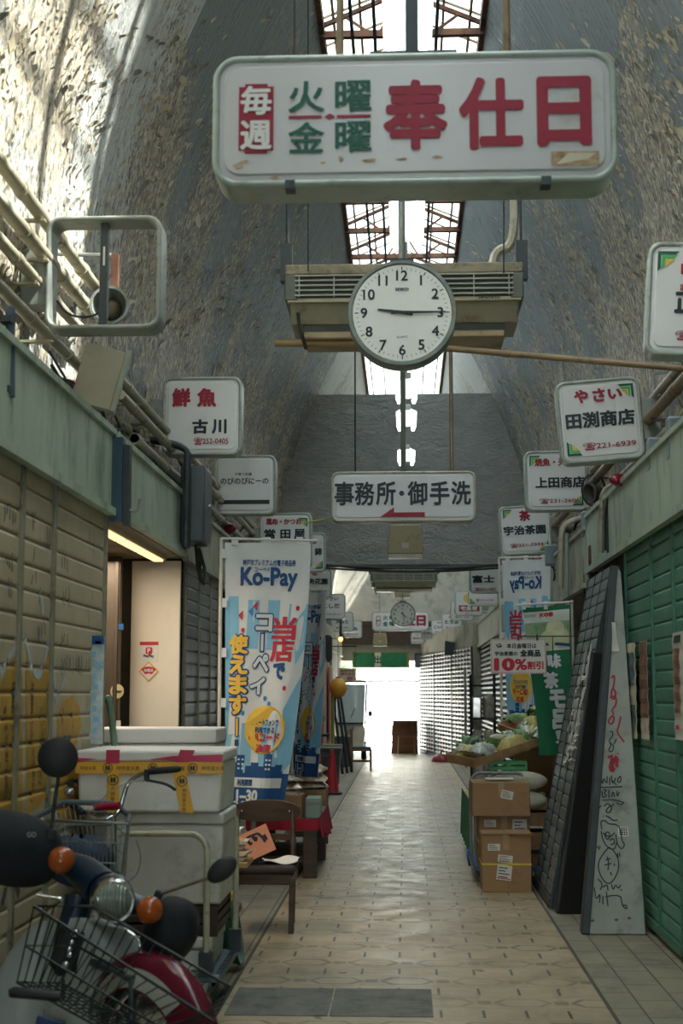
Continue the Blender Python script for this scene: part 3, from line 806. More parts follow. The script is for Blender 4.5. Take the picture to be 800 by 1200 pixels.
# clocks
def clock(label, c, rad, hh, mm, group, pole=1.0, marks=True):
    t = thing('wall_clock', label, 'clock', c, (0, 0, 0), group)
    MF = axisM((0, 0, 0), (0, -1, 0))
    MB().lathe([(rad*.90, .062), (rad*.93, .075), (rad*.985, .075), (rad, .06), (rad, -.07), (rad*.96, -.08)], 48, MF).build('case', mk('clock_case', '75817d', .4, .3, .15, 8, '7b5a3a', .35, 10), t, smooth=50)
    MB().lathe([(rad*.905, .055), (rad*.905, .066)], 48, MF).build('dial', mk('clock_dial', 'e6e8e6', .3, 0, .02), t)
    mb = MB(); D = -.068
    for i in range(12):
        a = R(90 - 30 * (i + 1)); q = rad * .70
        mb.text(str(i + 1), q * math.cos(a), q * math.sin(a), h=rad * .185, bold=.022, y=D)
    for i in range(60):
        a = R(6 * i); l = .045 if i % 5 else .07; w = .004 if i % 5 else .009
        p0 = Vector((math.cos(a), math.sin(a))); n2 = Vector((-p0.y, p0.x))
        A, B = p0 * rad * .80, p0 * rad * (.80 + l)
        mb.add([(q.x, D, q.y) for q in (A - n2*w*rad, B - n2*w*rad, B + n2*w*rad, A + n2*w*rad)], [(0, 1, 2, 3)])
    if marks: mb.text('SEIKO', 0, rad * .44, h=rad * .055, w=rad * .24, bold=.03, y=D).text('QUARTZ', 0, -rad * .46, h=rad * .045, w=rad * .2, y=D)
    mb.build('numerals', M_BLK, t, smooth=0)
    for nm, ang, ln, w, yy in (('hour_hand', 90 - 30 * (hh + mm / 60), .45, .035, -.072), ('minute_hand', 90 - 6 * mm, .80, .026, -.076)):
        a = R(ang); p0 = Vector((math.cos(a), math.sin(a))); n2 = Vector((-p0.y, p0.x))
        P = [p0 * -rad * .2 - n2 * rad * w * 1.1, p0 * rad * ln - n2 * rad * w * .5, p0 * rad * ln + n2 * rad * w * .5, p0 * -rad * .2 + n2 * rad * w * 1.1]
        MB().prism([(q.x, q.y) for q in P], yy - .003, yy, 'y').build(nm, mk('clock_hand_black', '151a1c', .4), t)
    MB().tube([(0, 0, rad * .98), (0, 0, rad + pole)], .020, 10).build('hanger_pole', M_GREYM, t)
    MB().box(-.07, .07, -.03, .03, rad * .97, rad + .02).build('hanger_bracket', M_DKMET, t)
    return t
ck = px(471, 370, 8.0)
clock('round white clock reading a quarter past nine under the big sign', ck, .312, 9, 15, 'round clocks', 7.5 - ck.z - .312)
ck2 = px(472, 720, 34.0)
clock('small distant round clock hanging near the exit', ck2, .30, 4, 28, 'round clocks', 7.4 - ck2.z - .30)

# office sign
Yo = 14.5; c = px(472.5, 583, Yo)
k = Yo / F
def oz(v): return (583 - v) * k
def ox(u): return (u - 472.5) * k
chars = '事務所・御手洗'; cxs = [403, 427, 452, 470.5, 489, 515, 540]
its = [('k', 't', ch, ox(u), oz(579.5), None if ch == '・' else 27 * k, (5 * k if ch == '・' else 22 * k), .026) for ch, u in zip(chars, cxs)]
its.append(('r', 'poly', [(ox(445), oz(607.5)), (ox(461), oz(602)), (ox(461), oz(602)), (ox(497.5), oz(602)), (ox(497.5), oz(607.5))][:1] + [(ox(497.5), oz(607.5)), (ox(497.5), oz(602)), (ox(461.5), oz(602)), (ox(461.5), oz(596))]))
offs = lightbox('white office and washroom sign with a red arrow under the grey wall', c, 170 * k, 60 * k, .18, its, rad=.075, hm=M_SIGNB)
for u, rr, mt in ((415.5, .008, M_WIRE), (530, .02, M_PIPEBR)):
    x = (u - 472.5) * k; MB().tube([(x, .03, 30 * k), (x, .03, 5.9 - c.z)], rr, 6).build('hanger_rod', mt, offs)
MB().box(-.028, .028, -.03, .03, 30 * k, 7.45 - c.z).build('hanger_post', mk('olive_post', '565b4f', .5, .1, .1), offs)

# square shop signs: (label, u, v, Y, size, tilt, texts)
def S(w, *rows): return [(c_, 't', s_, x * w, z * w, h_ * w, (ww * w if ww else None), b_) for c_, s_, x, z, h_, ww, b_ in rows]
w = .62
sg = 'square shop signs over the shopfronts'
lightbox('square sign with red fish-shop lettering 鮮魚 and 古川 on the left', px(238, 489.5, 10.9), w, w, .17, S(w, ('r', '鮮', -.26, .23, .22, .21, .05), ('r', '魚', .06, .23, .22, .22, .05), ('k', '古', -.02, -.14, .17, .18, .045), ('k', '川', .22, -.14, .17, .17, .045), ('r', '☎252-0405', .12, -.325, .095, .43, .035)), arm=-1, rot=(0, 0, R(1)), group=sg)
lightbox('square white sign in thin black hiragana with a black strip, のびのびにーの', px(287.5, 569.5, 13.9), w, w * .96, .17, S(w, ('k', '子育て応援', -.02, .17, .045, .27, .02), ('k', 'のびのびにーの', 0, .06, .10, .76, .02)) + [('k', 'poly', rect(-.41*w, .40*w, -.31*w, -.245*w))], arm=-1, group=sg)
lightbox('left sign with red 昆布 かつお lettering partly behind the tall banner', px(335, 634, 16.8), .62, .66, .17, S(w, ('r', '昆布・かつお', -.03, .36, .115, .66, .04), ('k', '當', -.3, .12, .18, .2, .035), ('k', '田', 0, .12, .16, .18, .035), ('k', '屋', .27, .12, .18, .2, .035)) + corner(w, w * 1.04, 1, 1), arm=-1, group=sg)
lightbox('left sign half hidden behind the 昆布 sign', px(361, 648, 20.0), .5, .56, .17, S(.5, ('r', 'おはな', 0, .3, .12, .5, .03), ('k', '鉾', .30, .02, .2, .2, .04)) + corner(.5, .56, 1, -1), arm=-1, group=sg)
def hana(label, c, arm, ww=.62): return lightbox(label, c, ww, ww * .86, .17, S(ww, ('r', '花', .0, .30, .13, .14, .04), ('k', '中央花園', .0, .06, .16, .74, .035), ('r', '☎221-5327', .05, -.24, .09, .6, .03)) + corner(ww, ww * .86, -1, -1), arm=arm, group=sg)
hana('left flower shop sign 中央花園 below the tall banner top', px(369, 684, 26.0), -1)
lightbox('left sign reading にしだ in black with やさい in red above', px(388, 711, 31.0), .62, .56, .17, S(w, ('r', 'やさい', 0, .27, .12, .5, .04), ('k', 'にしだ', 0, .02, .15, .6, .04), ('r', '☎222-0613', 0, -.27, .09, .62, .03)) + corner(w, w * .9, -1, -1), arm=-1, group=sg)
lightbox('small far left sign just beyond the にしだ sign', px(401, 729, 34.5), .56, .5, .17, S(.5, ('r', '肉', 0, .25, .15, .16, .04), ('k', 'みなと', 0, 0, .15, .6, .04), ('r', '☎221-6051', 0, -.28, .09, .62, .03)), arm=-1, group=sg)
lightbox('farthest left sign near the exit header', px(413, 737, 37.5), .5, .45, .17, S(.5, ('k', 'まる', 0, 0, .15, .5, .04), ('r', '☎221-4187', 0, -.28, .09, .62, .03)), arm=-1, group=sg)
# right row
lightbox('sign cut off by the right edge with red 味 and まさ', px(757, 356, 7.5) + Vector((.31, 0, 0)), .62, .62, .17, S(w, ('r', '味', -.15, .25, .115, .13, .05), ('r', 'まさ', -.15, .095, .06, .14, .04), ('k', '正', -.17, -.04, .17, .17, .05), ('r', '☎2', -.16, -.33, .085, .17, .035)) + corner(w, w, -1, 1), arm=1, rot=(0, R(4), R(-6)), group=sg)
def yasai(c): return lightbox('tilted square sign of the greengrocer, red やさい above 田渕商店', c, w, w, .17, S(w, ('r', 'や', -.2, .30, .15, .15, .05), ('r', 'さ', .01, .30, .15, .13, .05), ('r', 'い', .2, .30, .11, .15, .05), ('k', '田渕商店', 0, .01, .18, .80, .04), ('r', '☎221-6939', .08, -.31, .09, .62, .035)) + corner(w, w, 1, 1) + corner(w, w, -1, -1), arm=1, rot=(0, R(-4), R(-3)), group=sg)
yasai(px(702, 494.5, 10.5))
lightbox('square sign with 焼魚 天ぷら in red and 上田商店 in black', px(650.5, 564.5, 14.2), w, w * .98, .17, S(w, ('r', '焼魚・天ぷら', .03, .30, .12, .72, .04), ('k', '上田商店', .06, -.03, .17, .78, .04), ('r', '☎231-2606', .04, -.33, .085, .64, .035)) + corner(w, w, -1, 1) + corner(w, w, 1, -1), arm=1, rot=(0, R(-1), 0), group=sg)
lightbox('square tea shop sign with a large red 茶 above 宇治茶園', px(615, 622, 17.2), w, w * .96, .17, S(w, ('r', '茶', .0, .28, .19, .2, .05), ('k', '宇治茶園', -.02, .0, .17, .80, .04), ('r', '☎221-7353', 0, -.29, .085, .64, .035)) + corner(w, w, -1, 1) + corner(w, w, 1, -1), arm=1, rot=(0, R(-3), 0), group=sg)
lightbox('right sign reading 富士 partly behind the pale banner', px(570, 679, 25.0), w, w * .8, .17, S(w, ('k', '富士', -.1, .0, .2, .6, .04), ('r', '☎221-1327', -.05, -.28, .09, .6, .03)), arm=1, group=sg)
hana('right flower shop sign 中央花園 beyond the 富士 sign', px(565.5, 695, 29.0), 1)
t = lightbox('right parcel sign with a yellow oval over a red 宅急便 band', px(549, 707, 32.0), w, w * .92, .17, [('r', 'poly', rect(-.36*w, .38*w, -.30*w, -.08*w)), ('y', 'poly', [(.2*w*math.cos(q*.35), .17*w + .17*w*math.sin(q*.35)) for q in range(18)]), ('r', 't', '☎231-4410', 0, -.38*w, .05*w)], arm=1, group=sg)
MB().text('宅急便', 0, -.19*w, h=.15*w, w=.6*w, bold=.04, y=-.0945).build('lettering', M_WHITE, t, smooth=0)
for i, (u, v, Y, ww, s_) in enumerate(((541, 716, 34.0, .56, 'さかな'), (529, 729, 35.3, .50, 'とうふ'), (515, 735, 36.3, .44, 'こいけ'), (502, 742, 37.2, .40, 'こいみ'), (489, 748, 38.1, .36, 'おかし'))):
    lightbox('small far right sign reading %s near the exit' % s_, px(u, v, Y), ww, ww * .85, .14, S(ww, ('r', 'みせ', 0, .25, .10, .3, .03), ('k', s_, 0, .0, .17, .66, .05), ('r', '☎221-30' + str(45 + i), 0, -.27, .08, .6, .03)), arm=1, group=sg)
# far service-day sign
Yf = 37.0; c = px(469, 728, Yf); kk = Wb / 490
def fx_(u): return (u - 484.5) * kk
def fz_(v): return (150 - v) * kk
its = [('r', 'poly', rect(fx_(274), fx_(316), fz_(192), fz_(105), .022))] + [('g', 't', a, fx_(u), fz_(v), 38 * kk, 42 * kk, .035) for a, u, v in (('火', 355, 122), ('金', 355, 174), ('曜', 412, 122), ('曜', 412, 174))]
its += [('r', 't', a, fx_(u), fz_(147), 82 * kk, 70 * kk, .055) for a, u in (('奉', 486.5), ('仕', 577), ('日', 663.5))]
fs_ = lightbox('distant copy of the big red and green sign, behind the small clock', c, Wb, Hb, .2, its, rad=.095)
MB().text('毎', fx_(295), fz_(126.5), h=.105, w=.108, bold=.03, y=-.108).text('週', fx_(295), fz_(170), h=.105, w=.108, bold=.03, y=-.108).build('lettering', M_WHITE, fs_, smooth=0)
MB().box(-.02, .02, -.02, .02, Hb/2, 7.4 - c.z).build('hanger_post', M_GREYM, fs_)
# bare sign frame (left, near): no face, with speaker inside
c = px(124.5, 324, 7.1); fw, fh = .60, .60
fr = lightbox('empty metal sign frame above the left fascia, its panel missing', c, fw, fh, .17, [], rad=.075, arm=-1, hm=M_GREYM, face=False, cat='sign frame')
MB().box(-.028, .012, -.03, .01, -fh/2 + .02, fh/2 - .02).build('inner_bar', M_DKMET, fr)
MB().tube(smoothpts([(-.26, .02, -.12), (-.2, .02, -.2), (-.08, 0, -.22), (0, 0, -.17)]), .006, 6).build('cable', M_WIRE, fr)
MB().box(-.012, -.002, -.034, -.03, .05, .15).build('paper_label', M_PAPER, fr)
# horn loudspeaker seen through it
c = px(131, 363, 7.6)
hs = thing('horn_speaker', 'round horn loudspeaker seen through the empty sign frame', 'loudspeaker', c)
MF = axisM((0, 0, 0), (.05, -1, 0))
MB().lathe([(.003, -.02), (.05, -.015), (.075, .03), (.094, .10), (.108, .10), (.108, .08), (.09, .02), (.06, -.06), (.04, -.14), (.03, -.15)], 32, MF).build('horn', M_GREYM, hs, smooth=50)
MB().lathe([(.05, -.012), (.058, .02), (.045, .05), (.02, .062), (.003, .064)], 32, MF).build('diaphragm', mk('speaker_tan', '6f6656', .5, .2), hs, smooth=60)
MB().box(-.02, .02, .05, .09, .08, .34).box(-.03, .03, .02, .10, .08, .14).build('bracket', M_RUST, hs)
MB().tube([(0, .07, .33), (-.45, .1, .36)], .012, 6).build('support_bar', M_GREYM, hs)
# hanging trapezoid lamps / speakers
def trap(label, c, s=1.0, pole=1.0):
    t = thing('hanging_speaker', label, 'speaker', c, (0, 0, 0), 'beige box speakers hung over the lane')
    MB().prism([(-.19*s, -.13*s), (.19*s, -.13*s), (.20*s, -.09*s), (.165*s, .19*s), (-.165*s, .19*s), (-.20*s, -.09*s)], -.10, .10, 'y').build('cabinet', mk('beige_plastic', 'b5a988', .5, 0, .06, 5, '8d8062', .25, 5), t, bevel=.012)
    MB().box(-.185*s, .185*s, -.095, .095, -.175*s, -.13*s).build('base_tray', mk('pale_plastic', 'c9c6b8', .4), t, bevel=.006)
    MB().box(-.04*s, .04*s, -.104, -.10, -.07*s, -.01*s).build('badge', mk('pale_plastic', 'c9c6b8', .4), t)
    MB().tube([(0, 0, .19*s), (0, 0, .19*s + pole)], .012, 6).build('hanger_rod', M_GREYM, t)
    return t
c = px(474.5, 636, 15.2); trap('beige box speaker hanging right below the office sign', c, .98, 7.95 - c.z - .19)
c = px(471.5, 693, 34.2); trap('small beige box speaker hanging under the far clock', c, .95, 7.95 - c.z - .18)
c0 = px(445, 750, 37.6); trap('farthest beige box speaker, left of the green exit sign', c0, .95, 7.95 - c0.z - .18)
# ceiling air conditioners
def aircon(label, c, w):
    t = thing('ceiling_air_conditioner', label, 'air conditioner', c, (0, 0, 0), 'air conditioners slung across the lane')
    h = w / 2
    # local: front towards -y; cross-section (y,z)
    body = [(.30, .22), (-.26, .22), (-.30, .19), (-.30, .15), (-.30, -.02), (-.28, -.02), (-.16, -.15), (.26, -.15), (.30, -.08)]
    mb = MB().prism(body, -h + .03, h - .03, 'x'); mb.build('cabinet', mk('aged_cream_casing', 'a8a492', .45, 0, .1, 4, '7e745d', .35, 5), t, bevel=.01)
    mb = MB().box(-h + .08, h - .08, -.315, -.30, -.005, .15); mb.build('outlet_opening', mk('outlet_dark', '26302f', .6), t)
    mb = MB()
    for i in range(5): mb.box(-h + .07, h - .07, -.33, -.305, .008 + i * .034, .018 + i * .034)
    for i in range(7): x = -h + .1 + (w - .2) * i / 6; mb.box(x - .004, x + .004, -.332, -.31, .0, .15)
    mb.build('louvre_slats', mk('louvre_pale', 'a3a597', .5), t)
    MB().box(-h, h, -.31, .31, .16, .235).build('top_cover', mk('dusty_cover', '938a76', .7, 0, .2, 6, '6a6252', .5, 8), t, bevel=.012)
    MB().box(-h - .0, -h + .09, -.315, .30, -.02, .16).box(h - .09, h, -.315, .30, -.02, .16).build('side_cap', mk('side_cap_dark', '5d625b', .5), t, bevel=.01)
    MB().prism([(-.31, .0), (-.31, -.03), (-.29, -.035), (-.29, .0)], -h + .02, h - .02, 'x').build('front_trim', mk('trim_cream', 'aba48c', .45), t)
    mb = MB().box(-h + .12, h - .12, -.15, .22, -.20, -.15); mb.build('intake_grille', mk('grille_dark', '3d423e', .6, 0, .2), t)
    MB().box(-h + .12, h - .12, -.17, .24, -.25, -.20).build('drain_pan', mk('pan_beige', 'a8977a', .5, 0, .1, 4, '7e6e55', .4, 5), t, bevel=.01)
    mb = MB()
    for s in (-1, 1):
        mb.box(s*h - .04, s*h + .04, -.20, -.12, .15, .42); mb.tube([(s*h, -.1, .4), (s*h, -.1, 1.2)], .012, 6)
    mb.build('hanger_bracket', M_DKMET, t)
    mb = MB().tube(smoothpts([(-h + .08, -.2, -.05), (-h + .1, -.28, -.2), (-h + .14, -.2, -.33)]), .012, 6); mb.build('cable', M_WIRE, t)
    MB().tube(smoothpts([(.78*h, .05, .23), (.78*h, .05, .42), (.97*h, .05, .46), (.97*h, .05, .95)], 2), .035, 8).build('drain_pipe', M_PIPE, t)
    return t
c = px(473, 352, 9.7); c.z -= .06
ac = aircon('cream ceiling air conditioner behind the large clock', c, 1.62)
c2 = px(473, 681, 33.0); aircon('far air conditioner seen below the grey cross wall', c2, 1.55)
MB().text('HITACHI DX',   .58, -.016, h=.018, bold=.03, y=-.312).build('lettering', M_BLK, ac, smooth=0)
# pipe crossing from the air conditioner to the right haunch
p0 = px(520, 408, 9.55); p1 = px(815, 433, 8.9)
tag(MB().tube([p0, p1], .022, 10).tube([p0 + (p1-p0)*.25, p0 + (p1-p0)*.28], .027, 10).build('drain_pipe', M_PIPEBR), 'brown drain pipe crossing from the clock to the right roof', 'pipe')
p0 = px(322, 402, 9.6); p1 = px(425, 402, 9.6)
tag(MB().tube([p0, p1], .026, 10).build('drain_pipe', mk('tan_pipe', '9a8258', .5)), 'short tan pipe under the left end of the air conditioner', 'pipe')
# fluorescent lamps along the ridge
M_TUBE = emit('lit_fluorescent_tube', 'f2fbff', 9.0)
M_TRAY = mk('lamp_tray_white', 'd8dad8', .4)
lab = ['above the big sign', 'hidden behind the big sign', 'behind the clock', 'just below the clock', 'above the office sign, upper pair', 'above the office sign, lower pair', 'first beyond the grey wall', 'second beyond the grey wall', 'last before the exit']
l0 = None
for i, (Y, z) in enumerate(((7.1, 4.98), (10.0, 5.0), (12.8, 5.0), (15.85, 5.0), (17.5, 4.98), (20.3, 4.98), (26, 4.5), (29, 4.4), (35.0, 4.35))):
    if l0 is None:
        l0 = thing('fluorescent_lamp', 'twin fluorescent lamp ' + lab[i], 'lamp', (.03, Y, z), (0, 0, 0), 'twin fluorescent lamps along the ridge')
        MB().box(-.05, .05, -.55, .55, .02, .09).build('fitting', M_TRAY, l0, bevel=.006)
        mb = MB()
        for s in (-1, 1): mb.add([(s*.03, -.55, .05), (s*.125, -.55, .0), (s*.125, .55, .0), (s*.03, .55, .05), (s*.03, -.55, .055), (s*.125, -.55, .006), (s*.125, .55, .006), (s*.03, .55, .055)], [(0, 1, 2, 3), (7, 6, 5, 4), (0, 4, 5, 1), (1, 5, 6, 2), (2, 6, 7, 3), (3, 7, 4, 0)])
        mb.build('reflector', M_TRAY, l0)
        for s in (-1, 1): MB().tube([(s*.085, -.53, -.02), (s*.085, .53, -.02)], .024, 10).build('tube', M_TUBE, l0)
        MB().tube([(0, 0, .08), (0, 0, 2.7)], .012, 6).build('hanger_rod', M_GREYM, l0)
    else:
        lx = dup(l0, (.03, Y, z), None, 'twin fluorescent lamp ' + lab[i])
        if Y > 25: MB().tube([(0, 0, 2.6), (0, 0, 7.96 - z)], .012, 6).build('hanger_rod', M_GREYM, lx)

# ---------------------------------------------------------------- pipes and electrical clutter on the ledges
def tube(name, pts, r, mat, label, cat, group=None, it=0, n=10):
    q = smoothpts(pts, it) if it else pts
    return tag(MB().tube(q, r, n).build(name, mat, None, smooth=60), label, cat, group)
gp = 'beige pipes along the left ledge'
for i, (u, v, rr, xx) in enumerate(((0, 215, .036, -1.86), (0, 258, .036, -1.84), (0, 300, .030, -1.88), (0, 352, .030, -1.80))):
    p = px(u, v, -xx * F / (475 - u)); zz = p.z; x = xx
    y1 = (8.25, 8.15, 8.05, 7.9)[i]
    o = MB().tube([(x, 4.5, zz), (x, y1, zz)], rr, 12)
    for yy in (6.6, 7.35, 7.9): o.tube([(x, yy, zz), (x, yy + .07, zz)], rr * 1.18, 12)
    for yy in (5.4, 6.95): o.box(x - .28, x + rr, yy - .02, yy + .02, zz - rr - .012, zz - rr)
    tag(o.build('cable_pipe', M_PIPE, None, smooth=50), 'beige cable pipe along the left vault, %s' % ('topmost', 'second from the top', 'third from the top', 'lowest of the four')[i], 'pipe', gp)
for i, (zz, xx) in enumerate(((3.62, -1.84), (3.48, -1.80), (3.36, -1.86), (3.27, -1.78))):
    o = MB().tube([(xx, 8.6 + .2 * i, zz), (xx, 21.9, zz)], .032, 10)
    for yy in (9.2, 10.4, 11.8, 13.5): o.tube([(xx, yy, zz), (xx, yy + .08, zz)], .039, 10)
    for yy in (9.6, 13, 17, 20.5): o.box(xx - .2, xx + .02, yy - .02, yy + .02, zz - .044, zz - .032)
    tag(o.build('cable_pipe', M_PIPE, None, smooth=50), 'beige pipe running along the left ledge past the signs, %s' % ('topmost', 'second down', 'third down', 'lowest')[i], 'pipe', gp)
for i, (zz, xx) in enumerate(((3.78, 1.86), (3.60, 1.80), (3.42, 1.84), (3.28, 1.78))):
    o = MB().tube([(xx, 5.5, zz), (xx, 21.9, zz)], (.034, .04, .03, .03)[i], 10)
    for yy in (8.2, 9.3, 11, 14): o.tube([(xx, yy, zz), (xx, yy + .08, zz)], .046, 10)
    for yy in (7.5, 10.2, 13, 17, 20.5): o.box(xx - .02, xx + .2, yy - .02, yy + .02, zz - .05, zz - .036)
    tag(o.build('cable_pipe', M_PIPE if i != 1 else M_PIPEBR, None, smooth=50), 'pipe running along the right ledge behind the signs, %s' % ('topmost', 'second down', 'third down', 'lowest')[i], 'pipe', 'pipes along the right ledge')
# angled panel box above the left fascia
t = thing('tilted_panel', 'tilted cream metal panel standing on the left ledge below the bare frame', 'panel', (-1.70, 7.55, 3.15), (R(-3), R(14), R(12)))
MB().box(-.12, .10, -.02, .03, 0, .34).build('panel_face', mk('panel_cream', 'a39c88', .5, 0, .08, 3, '7f7866', .3, 3), t, bevel=.004)
MB().box(.10, .13, -.05, .05, -.01, .35).build('panel_edge', mk('panel_green_edge', '8b9385', .45), t, bevel=.004)
# alarm lamps
M_LAMPR = mk('red_lamp_glass', '7d1628', .15, 0, .05)
def alarm(label, c, d, rr=.05):
    t = thing('alarm_lamp', label, 'alarm lamp', c, (0, 0, 0), 'small red alarm lamps on the fascias')
    M = axisM((0, 0, 0), d)
    MB().lathe([(rr*1.0, -.10), (rr*1.1, -.02), (rr*1.05, .0)], 20, M).build('base', M_GREYM, t)
    MB().lathe([(rr*.95, 0), (rr*.9, .05), (rr*.6, .09), (rr*.15, .105)], 20, M).build('red_dome', M_LAMPR, t, smooth=60)
    return t
alarm('red alarm lamp on the near left fascia top', px(92, 456, 8.0) + Vector((-.03, 0, .0)), (.75, -.5, -.2), .055)
alarm('red alarm lamp on the left fascia below the fish sign', px(203, 561, 11.6) + Vector((0, 0, 0)), (.9, -.4, 0))
alarm('red alarm lamp on the left by the dark meter box', px(266, 620, 14.0), (.8, -.5, 0))
alarm('red alarm lamp with green base on the right fascia', px(729, 563, 10.45), (-.9, -.3, .05), .05)
alarm('red alarm lamp on the right beside the tea sign', px(636, 657, 16.5), (-.9, -.3, 0))
# vertical conduit and box on left fascia corner
t = thing('conduit_post', 'dark blue conduit and rusty plate at the left picture edge', 'conduit', (XL + .02, 6.0, 0))
a = px(12, 360, 6.05) - Vector((XL + .02, 6.0, 0)); b = px(12, 465, 6.05) - Vector((XL + .02, 6.0, 0))
MB().tube([a, b], .022, 10).build('pipe', mk('blue_grey_pipe', '45596a', .5), t)
MB().box(a.x - .16, a.x - .03, -.02, .05, b.z - .02, a.z - .02).build('plate', M_RUST, t)
mb = MB()
for zz in (a.z - .06, b.z + .03): mb.box(a.x - .05, a.x + .02, -.01, .07, zz - .02, zz + .01)
mb.build('clamp', M_DKMET, t)
# sign holder between fascia panels
t = thing('sign_holder', 'narrow dark upright holder between the two left green fascia panels', 'bracket', (XL + .02, 8.27, 0))
MB().box(-.03, .04, -.06, .02, 2.60, 3.10).build('back_plate', mk('navy_plate', '2c4a5c', .5), t)
MB().box(.04, .075, -.01, .06, 2.58, 3.06).build('channel', M_DKMET, t)
MB().tube(smoothpts([(.06, .03, 2.68), (.12, .03, 2.66), (.13, .03, 2.74)]), .008, 6).build('hook', M_STEEL, t)
# dark meter box with conduits on the left
c = px(234, 594, 10.95); c.x = XL + .09
t = thing('meter_box', 'large dark grey electricity meter box on the left under the hiragana sign', 'meter box', c)
MB().prism([(-.2, .30), (.2, .30), (.24, .22), (.24, -.18), (.16, -.30), (-.2, -.30)], -.09, .10, 'x').build('case', mk('dark_meter_case', '4b545a', .4, .1, .08), t, bevel=.02)
MB().sph((.105, 0, 0), .02, 10, 6).build('knob', M_STEEL, t)
mb = MB()
for yy in (-.27, -.33): mb.tube(smoothpts([(-.02, yy, -.35), (-.02, yy, .3), (-.02, yy, .42), (-.3, yy, .48)], 2), .025, 8)
mb.build('conduit', M_DKMET, t, smooth=60)
MB().tube(smoothpts([(.0, .05, -.3), (.02, .05, -.5), (.06, .12, -.62), (.06, .22, -.5), (.0, .22, -.3)], 3), .014, 6).tube(smoothpts([(.0, 0, -.3), (.05, 0, -.42), (.02, .1, -.5)], 2), .012, 6).build('loose_cable', M_WIRE, t, smooth=60)
def jbox(label, c, d, mat, group='grey junction boxes on the right fascia', name='junction_box', cat='junction box', tail=True):
    t = thing(name, label, cat, c, (0, 0, 0), group)
    MB().box(-d[0]/2, d[0]/2, -d[1]/2, d[1]/2, -d[2]/2, d[2]/2).build('case', mat, t, bevel=.012)
    MB().box(-d[0]/2 - .004, d[0]/2 + .004, -d[1]/2 - .012, -d[1]/2, -d[2]/2 + .01, d[2]/2 - .01).build('lid', mat, t, bevel=.006)
    if tail:
        r = random.Random(int(c.y * 10)); mb = MB()
        for k in range(3): mb.tube(smoothpts([(r.uniform(-.05, .05), 0, -d[2]/2), (r.uniform(-.07, .07), -.02, -d[2]/2 - .10), (r.uniform(-.1, .1), 0, -d[2]/2 - .18), (r.uniform(-.05, .05), .02, -d[2]/2 - .08)], 2), .006, 6)
        mb.build('loose_cable', M_WIRE, t, smooth=60)
    return t
M_JB = mk('blue_grey_box', '818d95', .35, .1, .08)
jbox('grey junction box at the right edge, nearest of the right-hand boxes', px(797, 514, 8.6), (.16, .12, .26), M_JB)
jbox('grey junction box just beyond the nearest one on the right', px(774, 533, 9.3), (.17, .12, .22), M_JB)
jbox('grey meter box on the right between the 上田 sign and the conduits', px(693, 614, 12.75), (.17, .14, .22), M_JB)
jbox('grey meter box on the right under the tea sign', px(648, 651, 15.2), (.17, .14, .22), M_JB)
jbox('dark brown switch box low on the right fascia edge', px(699, 650, 12.3) + Vector((-.02, 0, 0)), (.10, .08, .16), M_RUST)
mb = MB(); base = px(697, 600, 12.4)
tube('conduit_pipe', [px(704, 648, 11.4) , px(704, 592, 11.4), px(707, 574, 11.4), px(722, 566, 11.3), px(740, 564, 11.2)], .022, M_PIPE, 'thick cream conduit bending up over the right fascia end', 'pipe', 'bent conduits on the right', 2)
tube('conduit_pipe', [px(657, 690, 14.0), px(657, 628, 14.0), px(661, 614, 14.0), px(680, 607, 14.0), px(705, 604, 14.0)], .03, M_PIPE, 'cream conduit bending over beside the tea shop sign', 'pipe', 'bent conduits on the right', 2)
tube('conduit_pipe', [px(713, 648, 11.2), px(713, 580, 11.2)], .016, M_DKMET, 'dark straight conduit at the right fascia end', 'pipe', 'bent conduits on the right')
tube('conduit_pipe', [px(664, 700, 13.6), px(664, 625, 13.6)], .02, M_GREYM, 'grey straight conduit beside the bent cream one', 'pipe', 'bent conduits on the right')
tube('conduit_pipe', [px(709, 645, 11.2), px(709, 585, 11.2), px(722, 576, 11.1), px(745, 570, 10.6)], .010, M_WIRE, 'thin black cable looping up the right fascia', 'cable', 'bent conduits on the right', 2)
# coil of cable + grey horn beside 上田 sign
t = thing('horn_speaker', 'grey horn speaker with a loop of cable right of the 上田 sign', 'loudspeaker', px(699, 578, 13.3))
MB().lathe([(.003, .0), (.06, .01), (.09, .095), (.105, .09), (.07, 0), (.045, -.08), (.04, -.14)], 24, axisM((0, 0, 0), (-.9, -.5, -.1))).build('horn', mk('dark_horn', '5a5650', .5, .2), t, smooth=60)
MB().tube([(-.04 + .11 * math.cos(q * .4), -.08, .02 + .15 * math.sin(q * .4)) for q in range(15)], .008, 6).build('cable_loop', M_WIRE, t, smooth=60)
t = thing('horn_speaker', 'small dark horn speaker beside the tea sign', 'loudspeaker', px(671, 620, 14.6))
MB().lathe([(.003, .0), (.05, .01), (.078, .085), (.09, .08), (.06, 0), (.04, -.08)], 24, axisM((0, 0, 0), (.7, -.7, -.1))).build('horn', mk('dark_horn', '5a5650', .5, .2), t, smooth=60)
MB().box(-.02, .02, 0, .2, -.02, .02).build('bracket', M_RUST, t)
